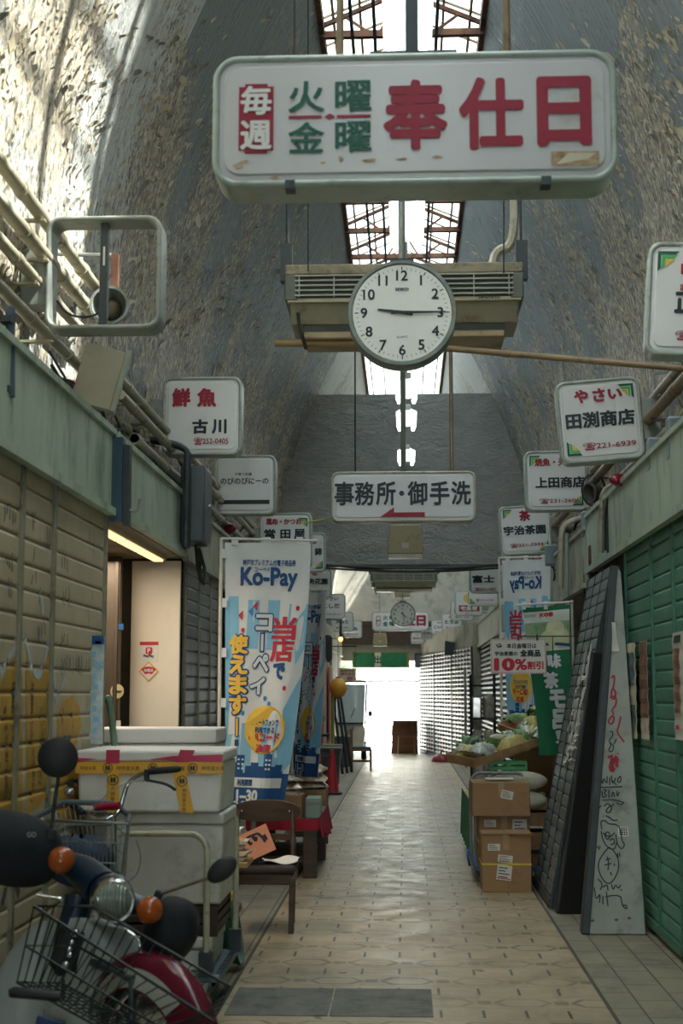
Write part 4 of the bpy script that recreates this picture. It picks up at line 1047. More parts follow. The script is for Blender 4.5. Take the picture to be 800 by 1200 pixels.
# clutter of cables on both ledges, each bundle one thing
r = random.Random(11)
for side, nm in ((-1, 'left'), (1, 'right')):
    for i in range(7):
        y0 = 7 + i * 2.1; x = side * 1.80
        mb = MB()
        for k in range(4):
            pts = [(x + side * r.uniform(-.05, .12), y0 + r.uniform(0, .3) + j * .42, 3.16 + abs(r.gauss(0, .13))) for j in range(5)]
            mb.tube(smoothpts(pts, 2), r.choice((.007, .010, .014)), 6)
        tag(mb.build('cable_bundle', M_WIRE if i % 2 else M_DKMET, None, smooth=60), 'tangle of dark cables lying on the %s ledge, %s from the camera' % (nm, ORD[i]), 'cables', 'cables on the %s ledge' % nm)
# black cables sagging across the lane under the cross wall
for k, (za, zs) in enumerate(((661, 5), (664, 6), (660, 10))):
    pts = [px(360 + 245 * i / 12, za + zs * math.sin(math.pi * i / 12) * (1 if k < 2 else .9), 21.5) for i in range(13)]
    tag(MB().tube(pts, (.022, .016, .010)[k], 6).build('overhead_cable', M_WIRE, None, smooth=60), 'black cable sagging across the lane under the grey wall, %s' % ('thickest', 'middle', 'thinnest')[k], 'cable', 'cables under the grey wall')
tube('guy_rope', [px(357, 613, 14.5), px(389, 607, 14.5)], .008, mk('yellow_rope', 'b5a95c', .6), 'thin yellow cord from the left to the office sign', 'cord')
# thin rods hung from the vault
for i, (u, v0, v1, Y) in enumerate(((345, 0, 66, 6.2), (361, 0, 318, 9.2), (590, 240, 320, 9.3))):
    tube('hanger_wire', [px(u, v0 - 30, Y), px(u, v1, Y)], .005, M_WIRE, 'thin dark hanging wire %s' % ('above the left end of the big sign', 'left of the air conditioner', 'right of the air conditioner')[i], 'wire', 'thin hanging wires')
# exit header signs
t = thing('exit_sign', 'long green and white guide sign on the far header', 'sign', px(446, 773, 38.9))
MB().box(-.78, .78, -.02, .06, -.22, .22).build('frame', mk('sign_wood', '9c8a52', .5), t)
MB().box(-.74, -.18, -.03, -.02, -.19, .19).box(.02, .70, -.03, -.02, -.19, .19).build('green_panel', mk('sign_green', '1f7a52', .5), t)
MB().box(-.16, .0, -.03, -.02, -.19, .19).build('white_panel', M_WHITE, t)
MB().text('出', -.08, 0, h=.2, y=-.034, bold=.03).build('lettering', M_GRN, t, smooth=0)
t = thing('shutter_box', 'dark glazed box right of the green guide sign', 'box', px(497, 774, 38.8))
MB().box(-.26, .26, -.05, .1, -.2, .2).build('frame', M_DKMET, t)
MB().box(-.22, -.01, -.06, -.05, -.16, .16).box(.01, .22, -.06, -.05, -.16, .16).build('pane', mk('dark_pane', '20332f', .2), t)
# ---------------------------------------------------------------- left side: recess, cart, boxes, banner, chair, stalls
# lit recess
t = thing('partition_panel', 'warm lit cream panel with red stickers inside the left recess', 'panel', (-1.93, 10.95, 0))
MB().box(-.19, .19, 0, .05, 0, 2.62).build('board', mk('cream_board', 'e4dac9', .5, 0, .04, 2, 'c8b79c', .2, 2), t, bevel=.004)
c = px(174, 785, 10.94) - Vector((-1.93, 10.95, 0)); k = 10.94 / F
mb = MB().prism(rect(c.x - 11*k, c.x + 11*k, c.z + 29*k, c.z + 33*k), -.006, -.001).build('sticker', M_BANR, t)
MB().prism(rect(c.x - 11*k, c.x + 11*k, c.z + 10*k, c.z + 29*k), -.003, -.0005).build('sticker', M_PAPER, t)
MB().prism(rrect(8*k, 8*k, 2*k), -.007, -.004, M=Matrix.Translation((c.x, 0, c.z + 22.5*k))).build('app_mark', M_BANR, t)
mb = MB().text('P', c.x, c.z + 22.5*k, h=5*k, bold=.03, y=-.009); mb.build('lettering', M_WHITE, t, smooth=0)
MB().text('PayPay', c.x, c.z + 16*k, w=12*k, bold=.03, y=-.006).build('lettering', M_BLK, t, smooth=0)
MB().prism(dia(c.x, c.z - 2*k, 12*k, 12*k), -.005, -.001).build('sticker', mk('gold_print', 'd3a24c', .6), t)
MB().prism(dia(c.x, c.z - 2*k, 10*k, 10*k), -.006, -.004).build('sticker', M_PAPER, t)
MB().prism([(c.x + rr*k*math.cos(R(q)), c.z - 12*k + rr*k*math.sin(R(q))) for rr, q in [(16, 125), (16, 105), (16, 90), (16, 75), (16, 55), (8, 60), (8, 90), (8, 120)]], -.008, -.005).build('sticker', M_BANR, t)
MB().text('加盟店', c.x, c.z - .5*k, w=11*k, bold=.03, y=-.010).build('lettering', M_WHITE, t, smooth=0)
t = thing('door_post', 'dark brown post with round green sticker at the recess edge', 'post', (-2.2, 10.6, 0))
MB().box(-.09, .07, -.04, .04, 0, 2.62).box(.03, .06, -.06, -.04, 0, 2.62).build('post', mk('dark_brown_post', '4d4237', .5, .1, .1), t, bevel=.004)
c = px(137, 810, 10.55) - Vector((-2.2, 10.6, 0)); k = 10.55 / F
MB().prism([(c.x + 8*k*math.cos(q*.4), c.z + 8.5*k*math.sin(q*.4)) for q in range(16)], -.047, -.042).build('sticker', mk('sticker_cream', 'c8b88a', .6), t)
MB().text('Lotter', c.x, c.z, w=11*k, bold=.06, y=-.05).build('lettering', M_GRN, t, smooth=0)
MB().prism(rect(c.x - 5*k, c.x + 6*k, c.z + 72*k, c.z + 79*k), -.047, -.042).build('sticker', M_BLUED, t)
MB().prism(rect(c.x - 4*k, c.x + 5*k, c.z - 42*k, c.z - 34*k), -.047, -.042).build('sticker', M_PAPER, t)
t = thing('strip_light', 'lit strip lamp under the soffit of the left recess', 'lamp', (-1.86, 9.6, 2.60))
MB().box(-.05, .05, -1.1, 1.1, .0, .04).build('fitting', mk('lamp_fitting_tan', 'b59f7d', .5), t)
MB().box(-.035, .035, -1.05, -.4, -.015, .0).box(-.035, .035, -.35, .3, -.015, 0).box(-.035, .035, .35, 1.05, -.015, 0).build('diffuser', emit('warm_strip', 'ffc98e', 1.6), t)
ll = bpy.data.lights.new('recess_lamp', 'AREA'); ll.shape = 'RECTANGLE'; ll.size = .3; ll.size_y = 1.6; ll.energy = 26; ll.color = (1, .83, .62)
lo = bpy.data.objects.new('recess_lamp', ll); COL.objects.link(lo); lo.location = (-2.25, 9.7, 2.58)
# vertical paper strip and green rod by the shutter edge
t = thing('paper_banner', 'narrow printed paper strip hung at the beige shutter edge', 'banner', (XL + .06, 7.95, 0))
a = px(108, 745, 7.95) - t.location; b = px(121, 855, 7.95) - t.location
MB().grid(lambda q, w_: (a.x + (b.x - a.x) * q, -.02 + .006 * math.sin(w_ * 7), a.z + (b.z - 1.0 * 0 - a.z) * w_ * 1.15), 3, 14, thick=(0, .002, 0)).build('sheet', mk('pale_print', 'c3cdd0', .6, 0, .2, 14, '7e9fb3', .3, 9), t)
mb = MB(); r = random.Random(2)
for i in range(9): mb.prism(rect(a.x + .006 + r.uniform(0, .02), a.x + .02 + r.uniform(.01, .04), a.z - .06 - i * .06, a.z - .03 - i * .06), -.034, -.030)
mb.build('print', [M_SKYB], t, smooth=0)
MB().prism(rect(a.x, b.x, a.z - .05, a.z), -.034, -.030).build('print', M_BLUED, t, smooth=0)
tag(MB().tube([px(128, 822, 8.3), px(133, 862, 8.3), px(136, 900, 8.3)], .02, 8).sph(px(127, 820, 8.3), .028, 10, 6).build('green_rod', mk('green_pole', '66806f', .5), None, smooth=60), 'slanting green rod standing by the recess behind the foam boxes', 'rod')

# hand cart with foam boxes
ct = thing('platform_cart', 'blue platform cart with two cream tube handles carrying foam boxes', 'cart', (-1.27, 7.78, 0))
MB().box(-.27, .33, -.42, .33, .15, .19).build('deck', mk('blue_grey_deck', '5a7280', .5, 0, .12, 8, '44525a', .3, 6), ct, bevel=.01)
mb = MB()
for i in range(12): mb.box(.30, .333, -.38 + i * .058, -.35 + i * .058, .19, .194)
mb.build('tread', M_DKMET, ct)
for sx in (-1, 1):
    for sy in (-.33, .26):
        w_ = MB(); w_.lathe([(.02, -.018), (.055, -.018), (.06, 0), (.055, .018), (.02, .018)], 20, axisM((sx * .22, sy, .06), (1, 0, 0)))
        wh = w_.build('wheel', M_BLKRUB, ct, smooth=60)
        MB().box(sx*.22 - .03, sx*.22 + .03, sy - .03, sy + .03, .09, .15).box(sx*.22 - .03, sx*.22 - .024, sy - .02, sy + .02, .05, .1).box(sx*.22 + .024, sx*.22 + .03, sy - .02, sy + .02, .05, .1).build('caster_bracket', M_STEEL, wh)
M_CREAMT = mk('cream_tube', 'b7b59f', .4, .1, .1, 8, '7d7763', .3, 10)
for nm, yv, u, vt, Y in (('front', -.40, 243, 977, 7.38), ('rear', .32, 277, 947, 8.1)):
    p = px(u, vt, Y); x1 = p.x + 1.27; zt = p.z; x0 = x1 - .52; rr = .09
    pts = [(x1, yv, .19), (x1, yv, zt - rr)] + [tuple(q) for q in arc((x1 - rr, yv, zt - rr), rr, 0, 90, 6)] + [tuple(q) for q in arc((x0 + rr, yv, zt - rr), rr, 90, 180, 6)] + [(x0, yv, .19)]
    h_ = MB().tube(pts, .017, 10).build('handle', M_CREAMT, ct, smooth=60)
    MB().box(x1 - .035, x1 + .035, yv - .03, yv + .03, .18, .30).box(x0 - .035, x0 + .035, yv - .03, yv + .03, .18, .30).build('hinge_bracket', M_DKMET, h_)
def foam(label, x0, x1, y0, y1, z0, z1, mat=M_FOAM, lid=.06, group='styrofoam boxes on the cart'):
    c = ((x0+x1)/2, (y0+y1)/2, z0); t = thing('foam_box', label, 'foam box', c, (0, 0, 0), group)
    a, b, h = (x1-x0)/2, (y1-y0)/2, z1 - z0
    MB().prism([(-a*.97, 0), (a*.97, 0), (a, h - lid), (-a, h - lid)], -b*.98, b*.98, 'y').build('body', mat, t, bevel=.014)
    MB().box(-a - .006, a + .006, -b - .006, b + .006, h - lid + .002, h).build('lid', mat, t, bevel=.012)
    return t, a, b, h
foam('grubby white foam box lowest on the blue cart', -1.52, -1.0, 7.44, 8.0, .19, .36, M_FOAMD)
t = thing('plastic_crate', 'dark brown crate in the middle of the cart stack', 'crate', (-1.25, 7.74, .362))
MB().box(-.29, .27, -.27, .27, 0, .018).build('crate_base', mk('dark_brown_crate', '3c3029', .6), t)
mb = MB()
for zz in (.02, .07, .12): mb.box(-.29, .27, -.28, -.262, zz, zz + .035).box(-.29, .27, .262, .28, zz, zz + .035).box(-.30, -.282, -.28, .28, zz, zz + .035).box(.262, .28, -.28, .28, zz, zz + .035)
for sx in (-.28, -.01, .26):
    for sy in (-.27, .27): mb.box(sx - .02, sx + .02, sy - .014, sy + .014, 0, .155)
mb.build('crate_side', mk('dark_brown_crate', '3c3029', .6), t)
M_ = foam('large dented foam box under the taped one on the cart', -1.56, -.945, 7.45, 8.0, .522, .985, M_FOAMD)
k = 7.43 / F
t, a, b, h = foam('white foam box with yellow and red tape on top of the cart stack', -1.70, -.945, 7.40, 8.0, .99, 1.305, M_FOAM)
mb = MB(); y_ = -b - .009
mb.box(-a - .005, a + .005, y_, y_ + .006, h - .118, h - .058)
for x in (-.185,): mb.box(x - .032, x + .030, y_ - .002, y_ + .012, .0, h - .115)
mb.prism([(.165, 0), (.235, 0), (.19, h - .115), (.125, h - .115)], y_ - .002, y_ + .012, 'y')
mb.build('yellow_tape', M_TAPEY, t)
mb = MB().box(-.225, -.155, y_ - .001, y_ + .01, h - .066, h + .003)
mb.prism([(.0, h - .045), (.2, h - .055), (a, h - .06), (a + .004, h - .02), (.12, h - .028)], y_ - .001, y_ + .008, 'y').prism([(.14, h - .06), (.21, h - .058), (.235, h + .002), (.16, h + .004)], y_ - .002, y_ + .01, 'y').prism([(-a - .004, h - .062), (-.27, h - .042), (-a - .004, h - .038)], y_ - .001, y_ + .008, 'y')
mb.build('red_tape', M_TAPER, t)
mb = MB()
for x in (-.215, .02, .225):
    mb.ring([(x + .026*math.cos(q*.42), h - .09 + .026*math.sin(q*.42)) for q in range(15)], [(x + .022*math.cos(q*.42), h - .09 + .022*math.sin(q*.42)) for q in range(15)], y_ - .002, y_ - .0005)
    mb.text('林', x, h - .09, h=.028, bold=.04, y=y_ - .001); mb.text('神特皇水産', x + .105, h - .09, w=.12, y=y_ - .001)
mb.text('特皇水産', -a + .06, h - .09, w=.08, y=y_ - .001)
for x, z in ((-.186, .165), (.172, .16)):
    mb.ring([(x + .028*math.cos(q*.42), z + .028*math.sin(q*.42)) for q in range(15)], [(x + .024*math.cos(q*.42), z + .024*math.sin(q*.42)) for q in range(15)], y_ - .004, y_ - .0025)
    mb.text('林', x, z, h=.03, bold=.04, y=y_ - .003); mb.vtext('神特皇水産', x + (.012 if x > 0 else 0), z - .035, .024, y=y_ - .003)
mb.build('lettering', M_BLK, t, smooth=0)
# boxes standing further back in the recess
foam('grubby foam box standing on the floor behind the cart', -1.95, -1.12, 8.5, 9.05, 0, .52, M_FOAMD, group='styrofoam boxes behind the cart')
foam('middle foam box of the stack behind the cart', -1.93, -1.13, 8.5, 9.05, .52, 1.0, M_FOAMD, group='styrofoam boxes behind the cart')
t, a, b, h = foam('foam box with blue SALMON TROUT print, back of the stack', -1.87, -1.13, 8.5, 9.0, 1.0, 1.39, M_FOAM, lid=.09, group='styrofoam boxes behind the cart')
MB().text('SALMON TROUT', .07, h - .125, h=.035, w=.36, bold=.03, y=-b - .002).build('lettering', mk('blue_stamp', '2c3f95', .6), t, smooth=0)
foam('small foam box peeping out left of the taped one', -1.80, -1.2, 8.1, 8.42, .99, 1.26, M_FOAM, group='styrofoam boxes behind the cart')
foam('foam box under the small one at the left of the cart', -1.78, -1.2, 8.1, 8.42, .52, .985, M_FOAMD, group='styrofoam boxes behind the cart')
foam('foam box at floor level behind the blue cart', -1.70, -1.2, 8.13, 8.42, 0, .515, M_FOAMD, group='styrofoam boxes behind the cart')

# yellow bin and trays
c = pz(279, 1098, 0)
t = thing('yellow_bin', 'yellow plastic bin on the floor behind the cart', 'bin', (c.x - .085, 9.0, 0))
MB().lathe([(.10, 0), (.105, .01), (.135, .34), (.155, .345), (.155, .37), (.13, .37), (.12, .3), (.09, .03)], 28).build('bucket', mk('yellow_plastic', 'd8b94e', .4, 0, .05), t, smooth=50)
t = thing('green_basin', 'dark green basin leaning between cart and bin', 'basin', (-1.02, 8.55, .20), (0, R(80), 0))
MB().lathe([(.05, -.06), (.15, -.05), (.19, .03), (.175, .03), (.14, -.03), (.03, -.04)], 28).build('basin', mk('green_plastic', '2d5a4c', .4), t, smooth=50)
st = thing('side_stand', 'low pale stand holding food trays left of the chair', 'stand', (-1.18, 9.35, 0))
MB().box(-.15, .17, -.16, .2, .50, .53).build('shelf', M_WOODL, st)
MB().box(-.10, -.04, -.02, .06, .02, .5).box(-.15, .0, -.1, .14, 0, .02).build('pedestal', M_WOODD, st)
for i, (dx, dy, rz) in enumerate(((0.02, 0, .1), (.05, .0, -.15), (.0, .02, .25), (.03, .01, .05))):
    tr = thing('food_tray', 'clear food tray with contents painted orange-lit, %s in the stack by the chair' % ('lowest', 'second', 'third', 'topmost')[i], 'tray', (-1.16 + dx, 9.33 + dy, .532 + i * .034), (0, 0, rz), 'stacked food trays')
    MB().prism([(-.09, 0), (.09, 0), (.115, .026), (-.115, .026)], -.08, .08, 'y').build('tray', mk('pale_tray', 'd8cdbb', .3), tr, bevel=.003)
    MB().box(-.085, .085, -.065, .065, .02, .031).build('contents', mk('orange_lit_food', 'cf9566', .5, 0, .2, 20), tr)  # orange lamplight put into the colour of the contents
t = thing('foam_tray', 'pale green and white tray on top of the food trays stack', 'tray', (-1.19, 9.5, .672))
MB().prism([(-.10, 0), (.10, 0), (.12, .05), (-.12, .05)], -.08, .08, 'y').build('tray', M_FOAM, t, bevel=.004)
MB().box(-.11, .03, -.07, .07, .051, .13).build('green_pack', mk('mint_pack', 'a9c9b4', .5), t, bevel=.01)

# wooden chair
ch = thing('dining_chair', 'dark wooden chair with padded seat and oval backrest beside the cart', 'chair', (-1.0, 10.0, 0))
M_SEAT = mk('dark_upholstery', '3d3330', .8, 0, .15, 20)
zs = .42
for sx in (-1, 1):
    MB().prism([(sx*.225 - .018, 0), (sx*.225 + .018, 0), (sx*.235 + .022, zs - .05), (sx*.235 - .022, zs - .05)], -.235, -.20, 'y').build('leg', M_WOODD, ch, bevel=.006)
    MB().tube([(sx*.20, .25, 0), (sx*.205, .21, zs - .02), (sx*.20, .26, .60), (sx*.19, .31, .80)], [.016, .021, .019, .015], 8).build('leg', M_WOODD, ch)
MB().box(-.235, .235, -.225, -.20, zs - .10, zs - .035).box(-.22, .22, .20, .22, zs - .10, zs - .035).box(-.235, -.215, -.21, .21, zs - .10, zs - .035).box(.215, .235, -.21, .21, zs - .10, zs - .035).build('seat_frame', M_WOODD, ch, bevel=.004)
MB().prism(rrect(.50, .47, .07), zs - .035, zs + .02, 'z').build('seat', M_SEAT, ch, bevel=.022, seg=3)
def backfn(q, w_):
    x = (q - .5) * .50; hh = .075 * math.sqrt(max(0, 1 - (2 * (q - .5)) ** 2 * .93)) + .004
    return (x, .27 + .045 * (1 - (x/.25) ** 2), .765 + (w_ - .5) * 2 * hh)
MB().grid(backfn, 24, 6, thick=(0, .022, 0)).build('backrest', M_WOODD, ch, bevel=.004)
MB().grid(lambda q, w_: ((q - .5) * .37, .255 + .03 * (1 - (2*(q-.5))**2), .585 + (w_ - .5) * .045), 10, 2, thick=(0, .018, 0)).build('back_rail', M_WOODD, ch)
for sx in (-.17, .17): MB().sph((sx, .283, .765), .008, 8, 6).build('screw', M_STEEL, ch)
t = thing('price_card', 'orange card with brushed black lettering tilted on the chair seat', 'card', (-1.03, 9.80, .44 + .145), (R(-18), R(-24), R(4)))
MB().box(-.125, .125, -.002, .002, -.095, .095).build('card', mk('salmon_card', 'd98f70', .7, 0, .04), t)
mb = MB()
for st_, w_ in (([(-.075, -.06), (-.085, -.02), (-.07, .03), (-.04, .055), (.0, .06), (.05, .055)], .016), ([(-.035, .05), (-.02, .0), (-.015, .02)], .02), ([(.01, .055), (.02, .01), (.03, .04)], .022), ([(.05, .055), (.07, .02), (.075, -.02)], .018), ([(.085, .03), (.09, -.01)], .02)):
    mb.ribbon(smoothpts([Vector(p) for p in st_], 2), w_, lambda a_, b_: (a_, -.0035, b_))
mb.build('brush_lettering', M_BLK, t, smooth=0)
t = thing('paper_sheet', 'crumpled white paper lying on the chair seat', 'paper', (-.87, 9.98, .445))
MB().grid(lambda q, w_: ((q - .5) * .26, (w_ - .5) * .24, .012 + .012 * math.sin(q * 7 + w_ * 3) + .016 * q * w_), 10, 10, thick=(0, 0, -.002)).build('sheet', M_PAPER, t, smooth=30)
tag(MB().box(-1.02 - .07, -1.02 + .05, 9.86, 9.9, .442, .475).box(-1.08, -.98, 9.87, 9.88, .475, .53).build('card_clip', M_DKMET), 'small dark clip stand behind the orange card', 'clip')

# ---- upright advertising banners
def banner(label, loc, rot, w, h, z1, mirror=False, group='blue and white payment banners', sway=.05, lean=0.0, full=True):
    # local: pole at x=0, cloth to +x, front face -y
    t = thing('advertising_banner', label, 'banner', loc, rot, group)
    z0 = z1 - h
    sgn = -1 if mirror else 1
    def f(x, z, off=0.0):                               # cloth coordinates: x 0..w, z 0..h
        q = 1 - z / h
        xx = .03 + x * (1 - .34 * q ** 1.6 * (1 if full else 0)) + lean * q
        yy = sway * q * math.sin(x / w * 5.2 + q * 2.2) + .012 * math.sin(x / w * 11 + q * 4)
        return Vector((xx, yy - off, z0 + z - .012 * x / w))
    def g(x, z): return f(x, z, .004)
    def gm(o): return lambda x, z: f((w - x) if mirror else x, z, o)
    cloth = MB(); cloth.grid(lambda a, b: f(a * w, b * h), 20, 40, thick=(0, .0015, 0)); cl = cloth.build('cloth', M_BANW, t, smooth=60)
    MB().tube([(0, 0, 0), (0, 0, z1 + .03)], .014, 8).tube([(0, 0, z1 + .03), (w + .08, 0, z1 + .01)], .009, 8).build('pole', mk('white_pole', 'd2d0c6', .4), t, smooth=60)
    mb = MB()
    for i in range(6): mb.box(-.004, .05, -.006, .006, z1 - .12 - i * h * .19, z1 - .05 - i * h * .19)
    for i in range(3): mb.box(.08 + i * (w - .16) / 2, .13 + i * (w - .16) / 2, -.004, .006, z1 - .02, z1 + .04)
    mb.build('loop_tab', M_BANW, t)
    MB().prism(rrect(.34, .34, .05), 0, .05, 'z').build('base', mk('grey_plastic_base', '5e6266', .5), t, bevel=.01)
    def strip(mb, poly, o):
        mb.add([gm(o)(a, b) for a, b in poly], [tuple(range(len(poly)))])
    def patch(mb, x0, x1, za, zb, o, nx=10, nz=6):
        mb.grid(lambda a, b: gm(o)(x0 + (x1-x0)*a, za + (zb-za)*b), nx, nz)
    nrm = (0, -1, 0)
    u = lambda a: a * w / 100.0                           # cloth drawn on a 100 x 300 plan, v from the top
    v = lambda b: h - b * h / 300.0
    sk = MB(); o = .003
    for (a0, a1, t0), (b0, b1) in (((4, 16, 62), (-4, 22)), ((28, 42, 66), (22, 38)), ((52, 66, 66), (50, 62)), ((78, 100, 70), (70, 82)), ):
        n = 14
        for i in range(n):
            qa, qb = i / n, (i + 1) / n
            L = lambda q, p0, p1: p0 + (p1 - p0) * q
            P = [(max(0, min(100, L(q, s0, s1))), L(q, t0, 262)) for q, (s0, s1) in ((qa, (a0, b0)), (qa, (a1, b1)), (qb, (a1, b1)), (qb, (a0, b0)))]
            P = [(x_, v_) for x_, v_ in P]
            if not (120 < P[0][1] < 205): strip(sk, [(u(x_), v(v_)) for x_, v_ in P], o)
    strip(sk, [(u(85), v(92)), (u(100), v(70)), (u(100), v(120)), (u(90), v(140))], o); strip(sk, [(u(80), v(190)), (u(100), v(150)), (u(100), v(250)), (u(85), v(262))], o)
    strip(sk, [(u(0), v(68)), (u(10), v(66)), (u(8), v(150)), (u(0), v(262))], o)
    sk.build('sky_print', M_SKYB, t, smooth=0)
    db = MB(); patch(db, u(0), u(100), v(300), v(262), .004, 14, 6)
    for x, hh in ((8, 9), (24, 20), (46, 12), (66, 22), (84, 10), (14, 12), (36, 8), (56, 8), (76, 8)): strip(db, [(u(x - 6), v(262)), (u(x + 6), v(262)), (u(x + 6), v(262 - hh)), (u(x - 6), v(262 - hh))], .0042)
    db.build('dark_blue_print', M_BLUED, t, smooth=0)
    wb = MB(); patch(wb, u(8), u(90), v(278), v(267), .0055, 10, 2); 
    for x in (21, 27, 64, 69):
        for q in (246, 251, 256): strip(wb, [(u(x - 1.6), v(q + 2)), (u(x + 1.6), v(q + 2)), (u(x + 1.6), v(q)), (u(x - 1.6), v(q))], .0055)
    T = lambda mb, s_, x, vv, hh, ww=None, bold=.03, o=.006, nb=8: mb.text(s_, u(x), v(vv), h=hh * h / 300, w=(u(ww) if ww else None), bold=bold, fn=gm(o), nb=nb, out=nrm)
    T(wb, '11–30', 32, 287, 12, 44, .05); T(wb, '2.28', 30, 297, 7, 30, .04)
    wb.build('white_print', M_BANW, t, smooth=0)
    kb = MB(); T(kb, '神戸市プレミアム付電子商品券', 52, 23, 7, 62, .03); T(kb, 'Ko-Pay', 52, 42, 26, 66, .036, nb=10); T(kb, 'コーペイ', 44, 31, 5, 18, .03)
    T(kb, 'で', 70, 147, 17, 14, .06); T(kb, '利用期間', 32, 272.5, 7, 24, .04, .0075)
    T(kb, 'スマートフォンで', 57, 205, 6.5, 38, .04, .010); T(kb, '利用できる', 57, 213.5, 6.5, 28, .04, .010)
    for ch_, x, vv, ss in (('コ', 48, 92, 22), ('ー', 48, 112, 22), ('ペ', 46, 138, 22), ('イ', 43, 164, 22)):
        if ch_ == 'ー': patch(kb, u(43.5), u(49.5), v(126), v(103), .0052, 1, 6)
        else: T(kb, ch_, x, vv, ss * .8, 18, .11, .006, 10)
    for ch_, vv in (('使', 117), ('え', 140), ('ま', 163), ('す', 186), ): T(kb, ch_, 17, vv, 20, 22, .13, .0045, 10)
    patch(kb, u(14), u(20), v(222), v(200), .0045, 1, 4); patch(kb, u(14), u(20), v(232), v(225), .0045, 1, 2)
    kb.build('lettering', M_BLUED, t, smooth=0)
    wl = MB()
    for ch_, x, vv, ss in (('コ', 48, 92, 22), ('ペ', 46, 138, 22), ('イ', 43, 164, 22)): T(wl, ch_, x, vv, ss * .8, 18, .045, .009, 10)
    patch(wl, u(45), u(48), v(124), v(105), .009, 1, 6)
    wl.build('lettering', M_BANW, t, smooth=0)
    yl = MB()
    for ch_, vv in (('使', 117), ('え', 140), ('ま', 163), ('す', 186)): T(yl, ch_, 17, vv, 20, 22, .05, .0085, 10)
    patch(yl, u(15.5), u(18.5), v(221), v(201), .0085, 1, 4)
    c0 = (u(57), v(213)); R0 = 27 * h / 300
    for ring_ in range(4): 
        yl.add([gm(.0075)(c0[0] + R0 * math.cos(q * math.pi / 16) * (1.05), c0[1] + R0 * math.sin(q * math.pi / 16)) for q in range(32)], [tuple(range(32))]) if ring_ == 0 else None
    yl.build('yellow_print', M_BANY, t, smooth=0)
    rb = MB(); T(rb, '当', 73, 98, 25, 28, .035, .006, 10); T(rb, '店', 72, 123, 25, 28, .035, .006, 10); T(rb, 'QRコード', 57, 222, 10, 44, .05, .0105); T(rb, '決済', 57, 234, 9, 22, .05, .0105)
    strip(rb, [(u(18), v(50)), (u(21), v(50)), (u(20.2), v(34)), (u(18.8), v(34))], .006)
    for x, vv in ((88, 75), (22, 101), (79, 166)): rb.add([gm(.006)(u(x) + u(2.4) * math.cos(q*.6), v(vv) + u(3) * math.sin(q*.6)) for q in range(10)], [tuple(range(10))])
    for x, vv in ((20, 84), (38, 73)): strip(rb, [(u(x - 4), v(vv)), (u(x + 2), v(vv - 6)), (u(x + 1), v(vv + 6))], .006)
    rb.build('red_print', M_BANR, t, smooth=0)
    bb = MB()
    for x, vv in ((54, 178), (60, 184), (25, 195)): bb.add([gm(.006)(u(x) + u(2.4) * math.cos(q*.6), v(vv) + u(3) * math.sin(q*.6)) for q in range(10)], [tuple(range(10))])
    strip(bb, [(u(28), v(79)), (u(35), v(73)), (u(34), v(86))], .006)
    bb.build('blue_print', mk('balloon_blue', '3b86bd', .7), t, smooth=0)
    return t
p = px(259, 640, 10.75)
banner('tall blue and white payment banner behind the dark wooden chair', (p.x, 10.75, 0), (0, 0, 0), .655, 1.98, 2.74, sway=.03, lean=.02)
p = px(343, 700, 14.8)
banner('narrow glimpse of a payment banner turned edge-on behind the tall one', (p.x, 14.8, 0), (0, 0, R(-52)), .6, 1.85, 2.62, sway=.02)
# ---------------------------------------------------------------- left stalls further on
tb = thing('stall_table', 'dark wooden stall table with a red cloth edge past the banner', 'table', (-1.0, 13.4, 0))
MB().box(-.38, .22, -.75, .75, .46, .50).build('tabletop', M_WOODD, tb, bevel=.005)
for sx in (-.34, .15):
    for sy in (-.70, .65): MB().box(sx - .05, sx + .07, sy - .05, sy + .05, 0, .46).build('leg', M_WOODD, tb, bevel=.004)
MB().box(-.33, .16, -.60, .60, .14, .17).build('lower_shelf', M_WOODD, tb)
cl = MB(); cl.grid(lambda q, w_: (.235 + .02 * math.sin(q * 26) * w_ + .03 * w_, -.78 + 1.55 * q, .515 - w_ * (.16 + .09 * q + .02 * math.sin(q * 17))), 40, 8, thick=(.003, 0, 0))
cl.grid(lambda q, w_: (-.40 + .64 * q, -.785 + .012 * math.sin(q * 20) * w_, .512 - w_ * .10), 20, 4, thick=(0, -.003, 0))
tag(cl.build('red_cloth', mk('red_cloth', 'a81f38', .8, 0, .1), None, smooth=60), 'red cloth hung over the lane edge of the stall table', 'cloth').location = tb.location
def carton(label, c, d, rz=0, group='cardboard boxes on the left stalls', mat=None, flap=True):
    t = thing('cardboard_box', label, 'cardboard box', c, (0, 0, rz), group)
    a, b, h = d[0]/2, d[1]/2, d[2]
    MB().box(-a, a, -b, b, 0, h).build('carton', mat or M_CARD, t, bevel=.005)
    MB().box(-a - .001, a + .001, -.03, .03, h - .0, h + .0025).box(-.025, .025, -b - .0015, -b, h - .12, h).build('packing_tape', mk('tan_tape', 'ab8a60', .35), t)
    return t
